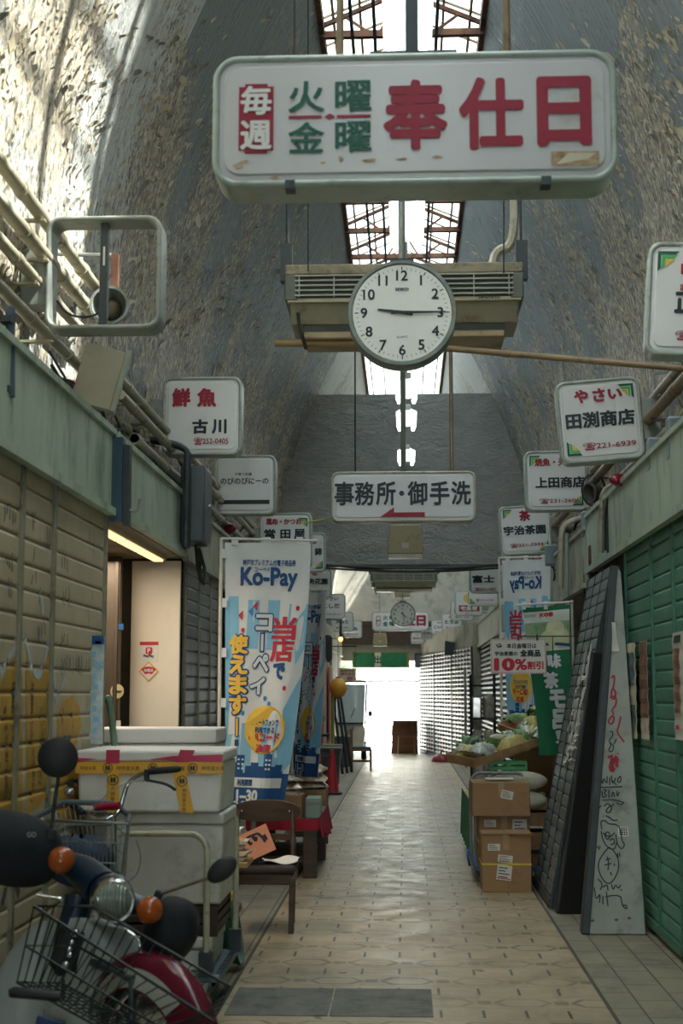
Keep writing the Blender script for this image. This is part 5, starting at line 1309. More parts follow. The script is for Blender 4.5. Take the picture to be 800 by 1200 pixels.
def bagpile(label, c, d, n, col, group):
    r = random.Random(int(c[1] * 37) + n)
    for i in range(n):
        t = thing('snack_bag', label % (ORD[i] if i else 'lowest'), 'bag', (c[0] + r.uniform(-.02, .02), c[1] + r.uniform(-.02, .02), c[2] + i * d[2]), (R(r.uniform(-4, 4)), R(r.uniform(-4, 4)), r.uniform(-.2, .2)), group)
        def f(q, w_):
            x = (q - .5) * d[0]; y = (w_ - .5) * d[1]; e = max(0, 1 - (2*abs(q-.5)) ** 4) * max(0, 1 - (2*abs(w_-.5)) ** 4)
            return (x, y, d[2] * .12 + d[2] * .8 * e + .007 * math.sin(q * 31 + i) * math.sin(w_ * 27))
        MB().grid(f, 14, 14, thick=(0, 0, -d[2] * .12)).build('bag', mk('clear_bag_' + col, col, .18, 0, .25, 22, 'efe9e2', .4, 14), t, smooth=50)
carton('cardboard box on the stall table right behind the tall banner', (-1.12, 12.95, .50), (.40, .36, .20))
bagpile('clear snack bag heaped on the box behind the banner, %s', (-1.12, 12.95, .705), (.34, .34, .055), 3, 'b9a48e', 'snack bags on the first box')
for i in range(4):
    t = thing('book_box', 'small pale green packet in the row at the table edge, %s' % ORD[i], 'packet', (-.83, 12.85 + i * .10, .50), (0, 0, .1), 'packets at the table edge')
    MB().box(-.06, .06, -.035, .035, 0, .17).build('packet', mk('pale_green_packet', '8fa79a', .5), t, bevel=.003); MB().box(-.062, .062, -.037, .037, .11, .14).build('band', M_GREYM, t)
carton('lower cardboard box of the pair stacked beyond the red cloth', (-1.02, 15.3, .16), (.36, .42, .21))
carton('upper cardboard box of the pair stacked beyond the red cloth', (-1.02, 15.3, .375), (.37, .42, .22))
bagpile('pale bread bag on the boxes beyond the red cloth, %s', (-1.02, 15.3, .60), (.35, .38, .085), 3, 'cdb391', 'bread bags on the far boxes')
t = thing('low_platform', 'low dark platform under the stacked cardboard boxes', 'platform', (-1.02, 15.3, 0)); MB().box(-.25, .2, -.3, .3, .12, .155).build('deck', M_WOODD, t)
for sx in (-.2, .15):
    for sy in (-.25, .25): MB().box(sx - .03, sx + .03, sy - .03, sy + .03, 0, .12).build('leg', M_WOODD, t)
tag(MB().tube([(-1.30, 12.3, 0), (-1.30, 12.3, .62)], .025, 8).box(-1.36, -1.24, 12.24, 12.36, 0, .03).build('metal_post', M_GREYM), 'short grey metal post under the stall edge behind the chair', 'post')
# patterned sheet wall
t = thing('patterned_screen', 'long cream sheet screen with faded red prints on the left', 'screen', (-1.52, 22.2, 0))
mb = MB(); mb.grid(lambda q, w_: (.02 * math.sin(q * 40), 7.4 * q, .55 + 1.85 * w_ - .25 * q * w_), 60, 6, thick=(-.004, 0, 0)); mb.build('sheet', mk('faded_sheet', 'cbbba4', .7, 0, .1, 1.2, 'b98a7a', .55, 2.2), t, smooth=60)
mb = MB()
for y0 in (1.3, 3.5, 5.6): mb.box(.022, .026, y0, y0 + .55, .7, 2.1)
mb.build('red_print', mk('faded_red', 'b8505a', .7, 0, .2, 3), t)
mb = MB()
for y0 in (0, 2.4, 4.9, 7.35): mb.box(-.05, .0, y0, y0 + .05, 0, 2.5)
mb.build('post', M_GREYM, t)
def cone(label, c):
    t = thing('traffic_cone', label, 'traffic cone', c, (0, 0, 0), 'red cones on the left')
    MB().lathe([(.12, .03), (.11, .05), (.035, .68), (.03, .70), (.01, .705)], 20).build('cone', mk('red_cone', 'b92a38', .45), t, smooth=40)
    MB().prism(rrect(.32, .32, .04), 0, .035, 'z').build('base', M_BLKRUB, t, bevel=.006)
    return t
cone('red traffic cone farther from the lane, left of the pair', (-1.36, 22.3, 0)); cone('red traffic cone nearer the lane, right of the pair', (-1.18, 23.0, 0))
tag(MB().tube([(-1.36, 22.3, .62), (-1.18, 23.0, .60)], .012, 6).build('cone_bar', M_BLKRUB), 'dark bar linking the two red traffic cones', 'bar')
# parked moped behind the far banner
m = thing('moped', 'dark moped parked beyond the banners, only mirror and handle clear', 'moped', (-1.38, 20.2, 0))
for sy in (-.55, .55):
    MB().lathe([(.15, -.04), (.24, -.045), (.26, 0), (.24, .045), (.15, .04)], 24, axisM((0, sy, .26), (1, 0, 0))).build('wheel', M_BLKRUB, m, smooth=60)
MB().tube([(0, -.55, .26), (0, -.45, .55), (0, -.38, .98)], [.04, .06, .05], 10).build('fork', M_DKMET, m)
MB().grid(lambda q, w_: ((q - .5) * .36, -.34 - .08 * math.cos((q - .5) * 3), .35 + w_ * .5), 8, 6, thick=(0, .02, 0)).build('leg_shield', M_DKMET, m, smooth=60)
MB().prism(smooth2([(-.3, .30), (.6, .36), (.62, .62), (.2, .66), (-.05, .45), (-.3, .42)], 1), -.12, .12, 'x').build('body', M_DKMET, m, bevel=.02)
MB().cbox((0, .35, .70), (.24, .6, .09)).build('seat', M_BLKRUB, m, bevel=.03)
MB().tube([(-.3, -.36, 1.02), (.0, -.40, 1.0), (.3, -.36, 1.02)], .014, 8).tube([(.2, -.37, 1.02), (.33, -.35, 1.03)], .02, 8).build('handlebar', M_BLKRUB, m)
for s in (-1, 1):
    mi = MB().tube([(s*.17, -.38, 1.02), (s*.2, -.36, 1.18)], .007, 6).build('mirror_stem', M_DKMET, m)
    MB().lathe([(.003, -.012), (.055, -.01), (.065, 0), (.06, .006), (.003, .007)], 20, axisM((s*.21, -.36, 1.25), (0, 1, .1))).build('mirror', M_STEEL, mi)
# meter boxes and warm lamp far left
for i, (u, v, Y) in enumerate(((384, 752, 24.0), (393, 762, 26.5), (400, 760, 29.0))):
    t = thing('meter_box', 'dark meter box on the far left wall, %s' % ORD[i], 'meter box', Vector((-1.66, Y, px(u, v, Y).z)), (0, 0, 0), 'meter boxes on the far left')
    MB().prism(rrect(.36, .55, .08), -.1, .12, 'y').build('case', M_DKMET, t, bevel=.02); MB().box(-.03, .03, -.11, -.1, -.05, .05).build('window', M_GREYM, t)
t = thing('lantern', 'round yellow paper lantern hanging above the far left stalls', 'lantern', px(396, 806, 28.0))
MB().lathe([(.04, -.19), (.12, -.15), (.17, -.04), (.17, .05), (.12, .15), (.05, .19)], 20).build('shade', mk('lantern_yellow', 'd79f3e', .6), t, smooth=60)
MB().tube([(0, 0, .19), (0, 0, .95), (-.5, 0, 1.0)], .008, 6).build('cord', M_WIRE, t); MB().lathe([(.05, .18), (.05, .21)], 16).lathe([(.045, -.2), (.045, -.18)], 16).build('cap', M_BLKRUB, t)
t = thing('bulb_lamp', 'small glowing orange bulb far up on the left', 'lamp', px(399, 749, 28.6)); MB().sph((0, 0, 0), .045, 12, 8).build('bulb', emit('warm_bulb', 'ff9a4a', 6), t); MB().lathe([(.03, .04), (.03, .1), (.02, .4)], 12).tube([(0, 0, .38), (-.5, 0, .42)], .012, 6).build('holder', M_DKMET, t)
t = thing('paper_sign', 'faded red and cream paper sign hanging beside the lantern', 'sign', px(407, 790, 31.0))
MB().box(-.19, .19, -.005, .005, -.15, .13).build('sheet', mk('cream_paper', 'd6c8b4', .7), t); mb = MB().text('当店でも', 0, .07, h=.05, w=.3, bold=.04, y=-.008).text('使えます', 0, -.0, h=.05, w=.3, bold=.04, y=-.008).text('300', .05, -.09, h=.06, bold=.05, y=-.008); mb.build('lettering', mk('faded_red', 'b8505a', .7, 0, .2, 3), t, smooth=0); MB().tube([(-.17, 0, .13), (-.17, 0, .6)], .004, 5).tube([(.17, 0, .13), (.17, 0, .6)], .004, 5).tube([(.2, 0, .6), (-.55, 0, .6)], .012, 6).build('string', M_WIRE, t)
tag(MB().tube([(-1.42, 28, 1.7), (-1.42, 28, 0)], .035, 8).build('yellow_pole', mk('yellow_green_pole', '9a9a4c', .5)), 'yellow-green pole below the lantern', 'pole')
# leaning black poles
for i, (x0, x1, Y) in enumerate(((-1.18, -1.42, 29.0), (-1.10, -1.38, 29.3), (-1.26, -1.5, 28.7))):
    tag(MB().tube([(x0, Y, 0), (x1, Y + .4, 1.75)], .028, 8).build('leaning_pole', M_BLKRUB), 'black pole leaning against the far left wall, %s' % ('middle', 'closest to the lane', 'farthest from the lane')[i], 'pole', 'leaning black poles')
# far wooden chair with cushion
fc = thing('wooden_chair', 'light wooden chair with a dark cushion far along the left', 'chair', (-.92, 30.0, 0), (0, 0, R(90)))
for sx in (-.19, .19):
    MB().box(sx - .02, sx + .02, -.21, -.17, 0, .42).build('leg', M_WOODM, fc); MB().box(sx - .02, sx + .02, .19, .23, 0, .86).build('leg', M_WOODM, fc)
MB().box(-.21, .21, -.22, .22, .40, .44).build('seat', M_WOODM, fc, bevel=.01); MB().prism(rrect(.40, .40, .06), .442, .49, 'z').build('cushion', mk('dark_cushion', '4c5963', .8), fc, bevel=.015)
MB().box(-.19, .19, .20, .225, .60, .66).box(-.19, .19, .20, .225, .76, .84).build('back_rail', M_WOODM, fc); MB().box(-.19, .19, -.2, -.18, .15, .18).box(-.20, -.18, -.2, .2, .18, .21).box(.18, .20, -.2, .2, .18, .21).build('stretcher', M_WOODM, fc)
# canopy three-wheeler
c = px(411, 870, 33.5); 
v_ = thing('delivery_trike', 'cream roofed delivery three-wheeler with large windscreen parked far left', 'vehicle', (-1.28, 33.4, 0))
MB().grid(lambda q, w_: ((q - .5) * (.62 + .06 * w_), .0 + .18 * w_ - .05 * math.cos((q - .5) * 2.6), .92 + .88 * w_), 10, 8, thick=(0, .012, 0)).build('windscreen', mk('pale_windscreen', 'c9d4d6', .08, 0, .02), v_, smooth=60)
MB().tube([(-.34, 0, .9), (-.37, .18, 1.8), (-.32, .22, 1.86), (.32, .22, 1.86), (.37, .18, 1.8), (.34, 0, .9), (-.34, 0, .9)], .022, 8).build('screen_frame', M_BLKRUB, v_)
MB().grid(lambda q, w_: ((q - .5) * .74, .2 + 1.2 * w_, 1.88 + .06 * math.sin(q * math.pi)), 8, 8, thick=(0, 0, -.02)).build('roof', mk('cream_body', 'cfc6ae', .35), v_, smooth=60)
MB().prism(smooth2([(-.05, .35), (.05, .95), (.2, .9), (.35, .45), (1.3, .45), (1.35, .9), (1.4, .35), (1.2, .28), (.1, .28)], 1), -.3, .3, 'x').build('body', mk('cream_body', 'cfc6ae', .35), v_, bevel=.02)
for x, yv in ((0, .0), (-.27, 1.2), (.27, 1.2)): MB().lathe([(.1, -.05), (.21, -.06), (.235, 0), (.21, .06), (.1, .05)], 20, axisM((x, yv, .235), (1, 0, 0))).build('wheel', M_BLKRUB, v_, smooth=60)
MB().tube([(.36, .02, 1.05), (.44, -.04, 1.1)], .01, 6).sph((.46, -.04, 1.12), (.05, .02, .07), 10, 8).build('mirror', M_BLKRUB, v_); MB().lathe([(.01, 0), (.075, .005), (.085, -.05)], 16, axisM((0, -.06, .80), (0, -1, 0))).build('headlamp', M_STEEL, v_)
MB().tube([(-.02, -.02, .95), (.1, -.02, 1.25)], .010, 6).build('wiper', M_BLKRUB, v_)
for i, (x, yv, c_) in enumerate(((-1.45, 31.6, '59605f'), (-1.4, 25.2, '4a4d4c'), (-1.45, 26.4, '6b5e4c'))):
    t = thing('plastic_bin', 'dark lidded storage bin along the far left, %s' % ORD[i], 'bin', (x, yv, 0), (0, 0, 0), 'storage bins on the far left')
    MB().prism([(-.22, 0), (.22, 0), (.26, .6), (-.26, .6)], -.28, .28, 'y').build('bin', mk('bin_' + c_, c_, .5), t, bevel=.02); MB().box(-.28, .28, -.3, .3, .6, .66).build('lid', mk('bin_' + c_, c_, .5), t, bevel=.015)

# ---------------------------------------------------------------- right side
# leaning dark shutter panel
lean = math.atan2(1.60 - 1.075, 2.60)
t, PD = shutter('leaning_shutter', 'dark slatted shutter panel leaning against the right shopfront', (1.085, 10.98, .004), (0, lean, 0), -1, 0, 1.36, 0, 2.62, .094, .018, M_DARKSH, (.02, .46, .90, 1.34), M_DKMET, cat='shutter', gw=.03, gd=.022)
MB().box(0, .05, 0, 1.36, 0, 2.62).build('back_sheet', M_DKMET, t)
mb = MB(); r = random.Random(9)
for i in range(34):
    y0 = r.uniform(.10, .85); z0 = r.choice((r.uniform(1.0, 1.35), r.uniform(1.45, 1.95) - .4 * y0)); hh = r.uniform(.12, .34); ww = r.uniform(.05, .16)
    if .42 < y0 < .48: continue
    mb.grid(lambda a, b: (-prof_x(PD, z0 + hh * b) - .003 - .012 * r.random() * (b < .2), y0 + ww * (a - .5) + .03 * (b - .5), z0 + hh * b), 2, 14)
mb.build('paper_scrap', mk('torn_paper', 'c9cac4', .7, 0, .15, 30), t, smooth=0)
# black filler, paints the dark void between the leaning panels
bb = thing('dark_gap_filler', 'tall black filler for the shaded gap beside the slatted panel', 'board', (1.10, 10.80, .003), (0, math.atan2(.30, 1.88), 0))
MB().box(0, .26, -.07, .03, 0, 1.92).build('panel', mk('gap_shade_black', '08090a', .85, 0, .1), bb, bevel=.004); MB().box(-.008, .006, -.078, .036, 0, 1.925).build('edge_strip', mk('black_edge', '23282b', .5), bb)
# grey triangular panel with graffiti
TL = R(15.5)
g = thing('graffiti_panel', 'tall grey triangular metal panel covered in marker graffiti, leaning on the green shutter', 'panel', (0, 9.84, .003), (-TL, 0, 0))
x0, x1, xt, zt = 1.165, 1.59, 1.515, 2.62
MB().prism([(x0 + .045, 0), (x1, .0), (x1, zt - .05), (xt + .05, zt)], 0, .06, 'y').build('side_face', mk('grey_panel_paint', '9b9f99', .5, .0, .1, 3, '767973', .4, 4, .05, 20), g, bevel=.004)
MB().prism([(x0, 0), (x0 + .052, 0), (xt + .055, zt), (xt + .01, zt)], -.012, .16, 'y').build('edge_channel', M_DKMET, g, bevel=.004)
_ez = Vector((0, math.sin(TL), math.cos(TL))); _ey = Vector((0, math.cos(TL), -math.sin(TL)))
def gp_(u, v):
    d = _fw * F + _rt * (u - 400) + _up * (600 - v); o_ = CAM - Vector((0, 9.84, .003)); t_ = -o_.dot(_ey) / d.dot(_ey); q = o_ + d * t_
    return Vector((q.x, q.dot(_ez)))
gfn = lambda a, b: (a, -.006, b)
mk_b = MB(); mk_r = MB()
def dr(mb, pts, w_=.010, it=2): mb.ribbon(smoothpts([gp_(*p) for p in pts], it), w_, gfn)
for pts in ([(716, 795), (720, 790), (719, 805), (715, 812), (718, 822), (722, 812), (717, 806)], [(714, 818), (721, 815), (722, 826), (716, 832), (719, 838)], [(712, 846), (717, 838), (720, 842), (716, 850), (712, 846)], [(727, 840), (725, 850), (722, 858), (728, 866), (731, 870)]): dr(mk_r, pts, .012)
for pts in ([(712, 888), (718, 885), (713, 904), (720, 900)], [(714, 896), (721, 891)], [(718, 905), (716, 898), (722, 886)], [(722, 899), (723, 888)], [(723, 884), (723.5, 883)]): dr(mk_r, pts, .022, 1)
for pts in ([(714, 858), (718, 857), (717, 864), (713, 868), (716, 874), (712, 880), (717, 882), (719, 874), (715, 871)], [(719, 872), (722, 866)],
            [(704, 913), (706, 920), (707, 911), (711, 920), (711, 910)], [(714, 911), (714, 920)], [(716, 909), (717, 920), (721, 912)], [(717, 915), (722, 920)], [(724, 912), (727, 909), (727, 917), (723, 917), (724, 912)], [(703, 923), (729, 922)],
            [(705, 927), (706, 936), (711, 932), (707, 930), (711, 926), (706, 926)], [(713, 926), (713, 935)], [(716, 934), (718, 927), (720, 934)], [(722, 927), (723, 935), (725, 928)], [(705, 938), (720, 937), (731, 941)],
            [(707, 945), (712, 941), (717, 947), (714, 953), (709, 952), (712, 946), (719, 943)], [(704, 944), (701, 948)], [(722, 941), (728, 944), (730, 940)], [(709, 956), (714, 958), (718, 962), (723, 961)], [(706, 956), (707, 957)],
            # cap, face and oval body of the doodle
            [(705, 972), (703, 963), (708, 961), (713, 966), (722, 966), (727, 972), (728, 985), (732, 990), (728, 996), (723, 990), (721, 978)],
            [(704, 974), (706, 985), (712, 994), (720, 996), (722, 988)], [(708, 978), (712, 974), (715, 980), (711, 985), (708, 978)], [(714, 985), (719, 982), (720, 989), (715, 990)], [(706, 976), (714, 982), (720, 976)],
            [(713, 993), (706, 1001), (700, 1012), (702, 1024), (708, 1034), (714, 1036), (720, 1030), (725, 1018), (724, 1006), (719, 997), (713, 993)], [(711, 1004), (713, 1012), (712, 1020)], [(709, 1008), (715, 1006)], [(708, 1014), (716, 1012)],
            [(699, 994), (701, 991)], [(701, 996), (703, 992)], [(723, 1000), (724, 1005)], [(725, 999), (726, 1004)], [(719, 1012), (720, 1015)], [(715, 1022), (716, 1026)],
            [(700, 1030), (706, 1036), (703, 1043)], [(706, 1040), (711, 1036), (712, 1044)], [(716, 1036), (718, 1044), (721, 1036), (724, 1042), (727, 1037)], [(727, 1042), (728, 1044)],
            [(696, 1040), (698, 1056), (703, 1046), (702, 1058)], [(706, 1050), (706, 1060)], [(710, 1045), (712, 1062)], [(709, 1051), (721, 1049), (727, 1051)], [(727, 1051), (729, 1062), (734, 1066), (734, 1061), (730, 1061)]): dr(mk_b, pts, .008)
mk_b.build('marker_graffiti', M_BLK, g, smooth=0); mk_r.build('marker_graffiti', mk('red_marker', 'a32236', .5), g, smooth=0)
q = gp_(730, 975); mb = MB().prism(rect(q.x - .035, q.x + .035, q.y - .03, q.y + .035), -.004, -.0005); mb.build('sticker', M_PAPER, g)
mb = MB()
for i in range(4):
    for j in range(4): mb.prism(rect(q.x - .028 + i * .015, q.x - .018 + i * .015, q.y - .022 + j * .014, q.y - .013 + j * .014), -.006, -.004)
mb.build('sticker_print', M_BLK, g, smooth=0)
mb = MB()
for u, v in ((694, 1079), (722, 1078), (737, 1076)): a_ = gp_(u, v); mb.prism([(a_.x + .014 * math.cos(q_), a_.y + .009 * math.sin(q_)) for q_ in range(6)], -.004, -.001)
mb.build('rust_spot', M_RUST, g, smooth=0)
MB().grid(lambda a, b: (gp_(716 + 9 * a * (1 - b * .5), 764 - 34 * b).x, -.012 - .03 * math.sin(b * 3) * (1 - a), gp_(716, 764 - 34 * b).y), 4, 8, thick=(0, .002, 0)).build('paper_note', M_PAPER, g, smooth=60)
# posters on the green shutter (in its plane)
def poster(label, ya, yb, za, zb, mat, curl=.0, bits=()):
    t = thing('poster', label, 'poster', (XR + .06 - .05, ya, za), (0, 0, 0), 'torn posters on the green shutter')
    n = 12
    MB().grid(lambda a, b: (-.004 - curl * max(0, b - .7) ** 1.5 * (1 - a) * 3 + .003 * math.sin(b * 40), (yb - ya) * (1 - a), (zb - za) * b), n, 30, thick=(.0015, 0, 0)).build('sheet', mat, t, smooth=60)
    for j, (c_, a0, a1, b0, b1) in enumerate(bits):
        MB().grid(lambda a, b: (-.0065 - curl * max(0, b0 + (b1-b0)*b - .7) ** 1.5 * (1 - (a0 + (a1-a0)*a)) * 3 + .003 * math.sin((b0 + (b1-b0)*b) * 40), (yb - ya) * (1 - a0 - (a1-a0)*a), (zb - za) * (b0 + (b1-b0)*b)), 6, 16).build('print', c_, t, smooth=0)
    return t
M_PO = mk('poster_paper', 'c3bda9', .65, 0, .15, 8, '8d8a7c', .4, 6); M_POB = mk('poster_photo_blue', '4a5f68', .6, 0, .4, 12, '9a9f93', .4, 9); M_POR = mk('poster_photo_brown', '7a5844', .6, 0, .35, 10, '4d4640', .4, 8)
def yz(u, v): d = _fw * F + _rt * (u - 400) + _up * (600 - v); q_ = CAM + d * ((XR + .01) / d.x); return q_.y, q_.z
y_a, z_a = yz(747, 866); y_b, z_b = yz(725, 760)
poster('torn yellowed poster with a blue photo on the green shutter', y_a, y_b, z_a, z_b + .02, M_PO, .05, ((M_POB, .02, .5, .45, .92), (M_POB, .52, .95, .1, .35), (M_POB, .55, .95, .55, .9)))
y_a, z_a = yz(761, 867); y_b, z_b = yz(749, 752)
poster('narrow poster with a brown figure photo beside the torn one', y_a, y_b, z_a, z_b, M_PO, 0, ((M_POR, .02, .98, .22, .99),))
y_a, z_a = yz(812, 870); y_b, z_b = yz(788, 742)
t = poster('poster at the right picture edge with red and black print', y_a, y_b, z_a, z_b, mk('poster_grey', 'b9b9b2', .65, 0, .1), 0, ((M_POR, .05, .4, .25, .85), (M_BLK, .1, .5, .90, .97), (M_BANR, .1, .3, .1, .14)))
# three cardboard boxes and blue hand truck
def rbox(label, x0, x1, y0, y1, z0, z1, rz=0): return carton(label, ((x0+x1)/2, (y0+y1)/2, z0), (x1-x0, y1-y0, z1-z0), rz, 'cardboard boxes on the right')
k = 12.0 / F; X = lambda u, Y: (u - 475) * Y / F
Z = lambda v, Y: px(560, v, Y).z
Yx = 12.0
ht = thing('hand_truck', 'blue hand truck with a curved grey handle carrying the right cardboard boxes', 'hand truck', (X(583, 12.9), 12.95, 0))
MB().box(-.26, .26, -.56, .30, .10, .135).build('deck', mk('blue_deck', '34597d', .5, 0, .1), ht, bevel=.01)
for sx in (-.20, .20):
    for sy in (-.48, .22): MB().lathe([(.015, -.015), (.045, -.015), (.05, 0), (.045, .015), (.015, .015)], 16, axisM((sx, sy, .05), (1, 0, 0))).box(sx - .02, sx + .02, sy - .02, sy + .02, .05, .1).build('wheel', M_BLKRUB, ht)
zt = Z(906, 13.2); pts = [(-.25, .28, .13), (-.25, .28, zt - .10)] + [tuple(q) for q in arc((-.15, .28, zt - .10), .10, 180, 90, 5)] + [tuple(q) for q in arc((.15, .28, zt - .10), .10, 90, 0, 5)] + [(.25, .28, .13)]
MB().tube(pts, .016, 10).build('handle', M_GREYM, ht, smooth=60)
MB().tube(smoothpts([(-.29, -.3, .12), (-.31, -.45, .2), (-.29, -.2, .25), (-.28, .1, .2)]), .010, 6).build('blue_strap', mk('blue_strap', '2b5f9e', .5), ht)
b1 = rbox('front cardboard box on the floor with a yellow strap', X(561, 11.85), X(617, 11.85), 11.85, 12.25, .0, Z(978, 11.85))
k = 11.85 / F; h_ = Z(978, 11.85); a_ = 28 * k
MB().box(-a_ - .003, a_ + .003, -.204, .204, h_ * .47, h_ * .47 + .014).build('yellow_strap', mk('yellow_strap', 'd6c43d', .4), b1)
def label_(t, x, z, w_, h2, y_, rot=0, red=True):
    M = Matrix.Translation((x, 0, z)) @ Matrix.Rotation(rot, 4, 'Y')
    MB().prism(rect(-w_/2, w_/2, -h2/2, h2/2), y_ - .002, y_, M=M).build('shipping_label', M_PAPER, t)
    mb = MB(); r = random.Random(int(w_ * 1000))
    for i in range(4): mb.prism(rect(-w_*.4, w_*r.uniform(0, .4), h2*(.28 - i*.2), h2*(.34 - i*.2)), y_ - .003, y_ - .002, M=M)
    mb.build('label_print', M_BLK, t, smooth=0)
    if red: MB().prism(rect(-w_*.45, w_*.45, -h2*.42, -h2*.36), y_ - .003, y_ - .002, M=M).build('label_print', M_BANR, t, smooth=0)
label_(b1, -.10, h_ - .10, .10, .055, -.202, red=False); label_(b1, -.01, h_ * .58, .12, .06, -.202, .1); label_(b1, -.02, h_ * .34, .12, .12, -.203, .12)
MB().prism([(-a_, h_), (-.0, h_ + .004), (-.02, h_ + .012), (-a_ + .01, h_ + .01)], -.21, .1, 'y').prism([(.0, h_ + .006), (a_ + .015, h_ + .0), (a_, h_ + .016), (.0, h_ + .014)], -.23, .1, 'y').build('flap', M_CARD, b1)
b2 = rbox('middle cardboard box on the hand truck with two white labels', X(558, 12.35), X(617, 12.35), 12.40, 12.80, .137, Z(957.5, 12.3))
h2_ = Z(957.5, 12.3) - .137; label_(b2, -.12, h2_ - .06, .10, .06, -.202, red=False); label_(b2, .13, h2_ - .09, .12, .13, -.202)
MB().box(-.222, .222, -.204, .204, .2, .214).build('yellow_strap', mk('yellow_strap', 'd6c43d', .4), b2)
b3 = rbox('top cardboard box on the hand truck with a tilted label', X(551, 12.3), X(617, 12.3), 12.30, 12.80, Z(957, 12.3) + .002, Z(917, 12.3)); 
label_(b3, .05, .18, .10, .07, -.252, .2, red=False)
MB().box(-.12, .12, -.1, .1, .30, .303).build('paper', M_PAPER, b3)
# vegetable stall behind
vs = thing('vegetable_stand', 'vegetable stand with green crate cloth on the right', 'stand', (1.12, 14.6, 0))
MB().box(-.50, .42, -.9, .9, .52, .56).build('tabletop', M_WOODL, vs)
for sx in (-.46, .38):
    for sy in (-.86, .86): MB().box(sx - .025, sx + .025, sy - .025, sy + .025, 0, .52).build('leg', M_GREYM, vs)
tag(MB().grid(lambda q, w_: (-.525 + .02 * math.sin(q * 30) * w_, -.92 + 1.8 * q, .60 - w_ * .48), 40, 6, thick=(-.003, 0, 0)).build('green_cloth', mk('green_cloth', '3f8a63', .7), None, smooth=60), 'green plastic cloth hanging down the lane side of the vegetable stand', 'cloth').location = vs.location
gpv = 'wooden trays on the vegetable stand'
def vtray(label, c, rot, w_, l_, items):
    t = thing('produce_tray', label, 'tray', c, rot, gpv)
    MB().box(-w_/2, w_/2, -l_/2, l_/2, 0, .012).build('tray_base', M_WOODL, t); MB().box(-w_/2, w_/2, -l_/2, -l_/2 + .014, 0, .085).box(-w_/2, w_/2, l_/2 - .014, l_/2, 0, .085).box(-w_/2, -w_/2 + .014, -l_/2, l_/2, 0, .085).box(w_/2 - .014, w_/2, -l_/2, l_/2, 0, .085).build('tray_side', M_WOODL, t, bevel=.003)
    return t
M_VB = [mk('clear_veg_bag', 'c3c9bd', .2, 0, .35, 18, 'e6e8e2', .5, 16), mk('green_veg', '6c8f4e', .5, 0, .3, 12), mk('white_radish', 'dcdccc', .4), mk('dark_green_veg', '3f6a3c', .5, 0, .3, 14), mk('yellowish_pack', 'c9b874', .4, 0, .2, 12)]
r = random.Random(21); nv = 0
def veg(c, kind, rz):
    global nv; nv += 1
    nm, lb, ct_ = (('vegetable_bag', 'clear bag of vegetables on the right stand', 'bag'), ('leaf_vegetable', 'bunch of green leaves on the right stand', 'vegetable'), ('radish', 'white radish on the right stand', 'vegetable'))[kind]
    t = thing(nm, lb, ct_, c, (r.uniform(-.3, .3), r.uniform(-.3, .3), rz), lb + 's')
    if kind == 0:
        ph = r.random() * 6; l_, w_, h = r.uniform(.2, .3), r.uniform(.12, .18), r.uniform(.06, .11)
        MB().grid(lambda q, w2: ((q - .5) * w_ * (1 - .45 * max(0, w2 - .75) * 4), (w2 - .5) * l_, h * (.1 + .9 * math.sqrt(max(0, 1 - (2*q-1)**2)) * max(0, 1 - (2*w2-1)**4)) + .012 * math.sin(q * 19 + ph) * math.sin(w2 * 23)), 10, 14, thick=(0, 0, -.008)).build('bag', M_VB[r.choice((0, 0, 1, 4))], t, smooth=40)
    elif kind == 1:
        for j in range(7):
            a = r.uniform(-.6, .6); L_ = r.uniform(.16, .26); w_ = r.uniform(.03, .05); ph = r.uniform(0, .06)
            MB().grid(lambda q, w2: (math.sin(a) * L_ * w2 + (q - .5) * w_ * math.sin(math.pi * (.15 + .85 * w2)) * 2, math.cos(a) * L_ * w2, .02 + ph + .09 * math.sin(w2 * 2.4) + .02 * abs(q - .5)), 4, 8, thick=(0, 0, -.003)).build('leaf', M_VB[r.choice((1, 3, 3))], t, smooth=60)
    else:
        MB().tube([(0, -.16, .03), (0, -.1, .035), (0, .08, .035), (0, .14, .035)], [.008, .024, .034, .02], 10).build('root', M_VB[2], t, smooth=60)
        MB().tube([(0, .14, .035), (.02, .24, .06)], [.014, .004], 6).tube([(0, .14, .035), (-.03, .24, .05)], [.012, .004], 6).build('leaf_stalk', M_VB[1], t)
p0 = [(px(572, 886, 13.6), (R(4), R(-14), R(28))), (px(613, 872, 14.05), (R(6), R(-16), R(20))), (px(628, 850, 14.6), (R(8), R(-18), R(18)))]
for i, (p, rt_) in enumerate(p0):
    vtray('tilted wooden tray of packed vegetables, %s on the stand' % ('lower left', 'lower right', 'upper one')[i], p, rt_, .62, .5, None)
    M = Matrix.Translation(p) @ Euler(rt_).to_matrix().to_4x4()
    for q in range(11):
        c_ = M @ Vector((r.uniform(-.24, .24), r.uniform(-.18, .18), .02 + r.uniform(0, .06))); veg(c_, r.choice((0, 0, 0, 0, 0, 0, 1, 2)), r.uniform(-1, 1))
pt = p0[2][0]; carton('cardboard box propping up the upper vegetable tray', (pt.x + .02, pt.y, .561), (.42, .3, pt.z - .561 - .06), .3, 'cardboard boxes under the trays')
for q in range(16): veg(Vector((1.12 + r.uniform(-.42, .2), 13.8 + r.uniform(0, 1.2), .575)), r.choice((0, 0, 1, 2)), r.uniform(-3, 3))
t = thing('green_crate', 'green plastic crate half buried in the vegetable stand', 'crate', px(594, 899, 13.5) + Vector((0, 0, -.10)))
mb = MB().box(-.17, .17, -.12, .12, 0, .01)
for zz in (.03, .08, .13): mb.box(-.17, .17, -.125, -.11, zz, zz + .03).box(-.17, .17, .11, .125, zz, zz + .03).box(-.175, -.16, -.12, .12, zz, zz + .03).box(.16, .175, -.12, .12, zz, zz + .03)
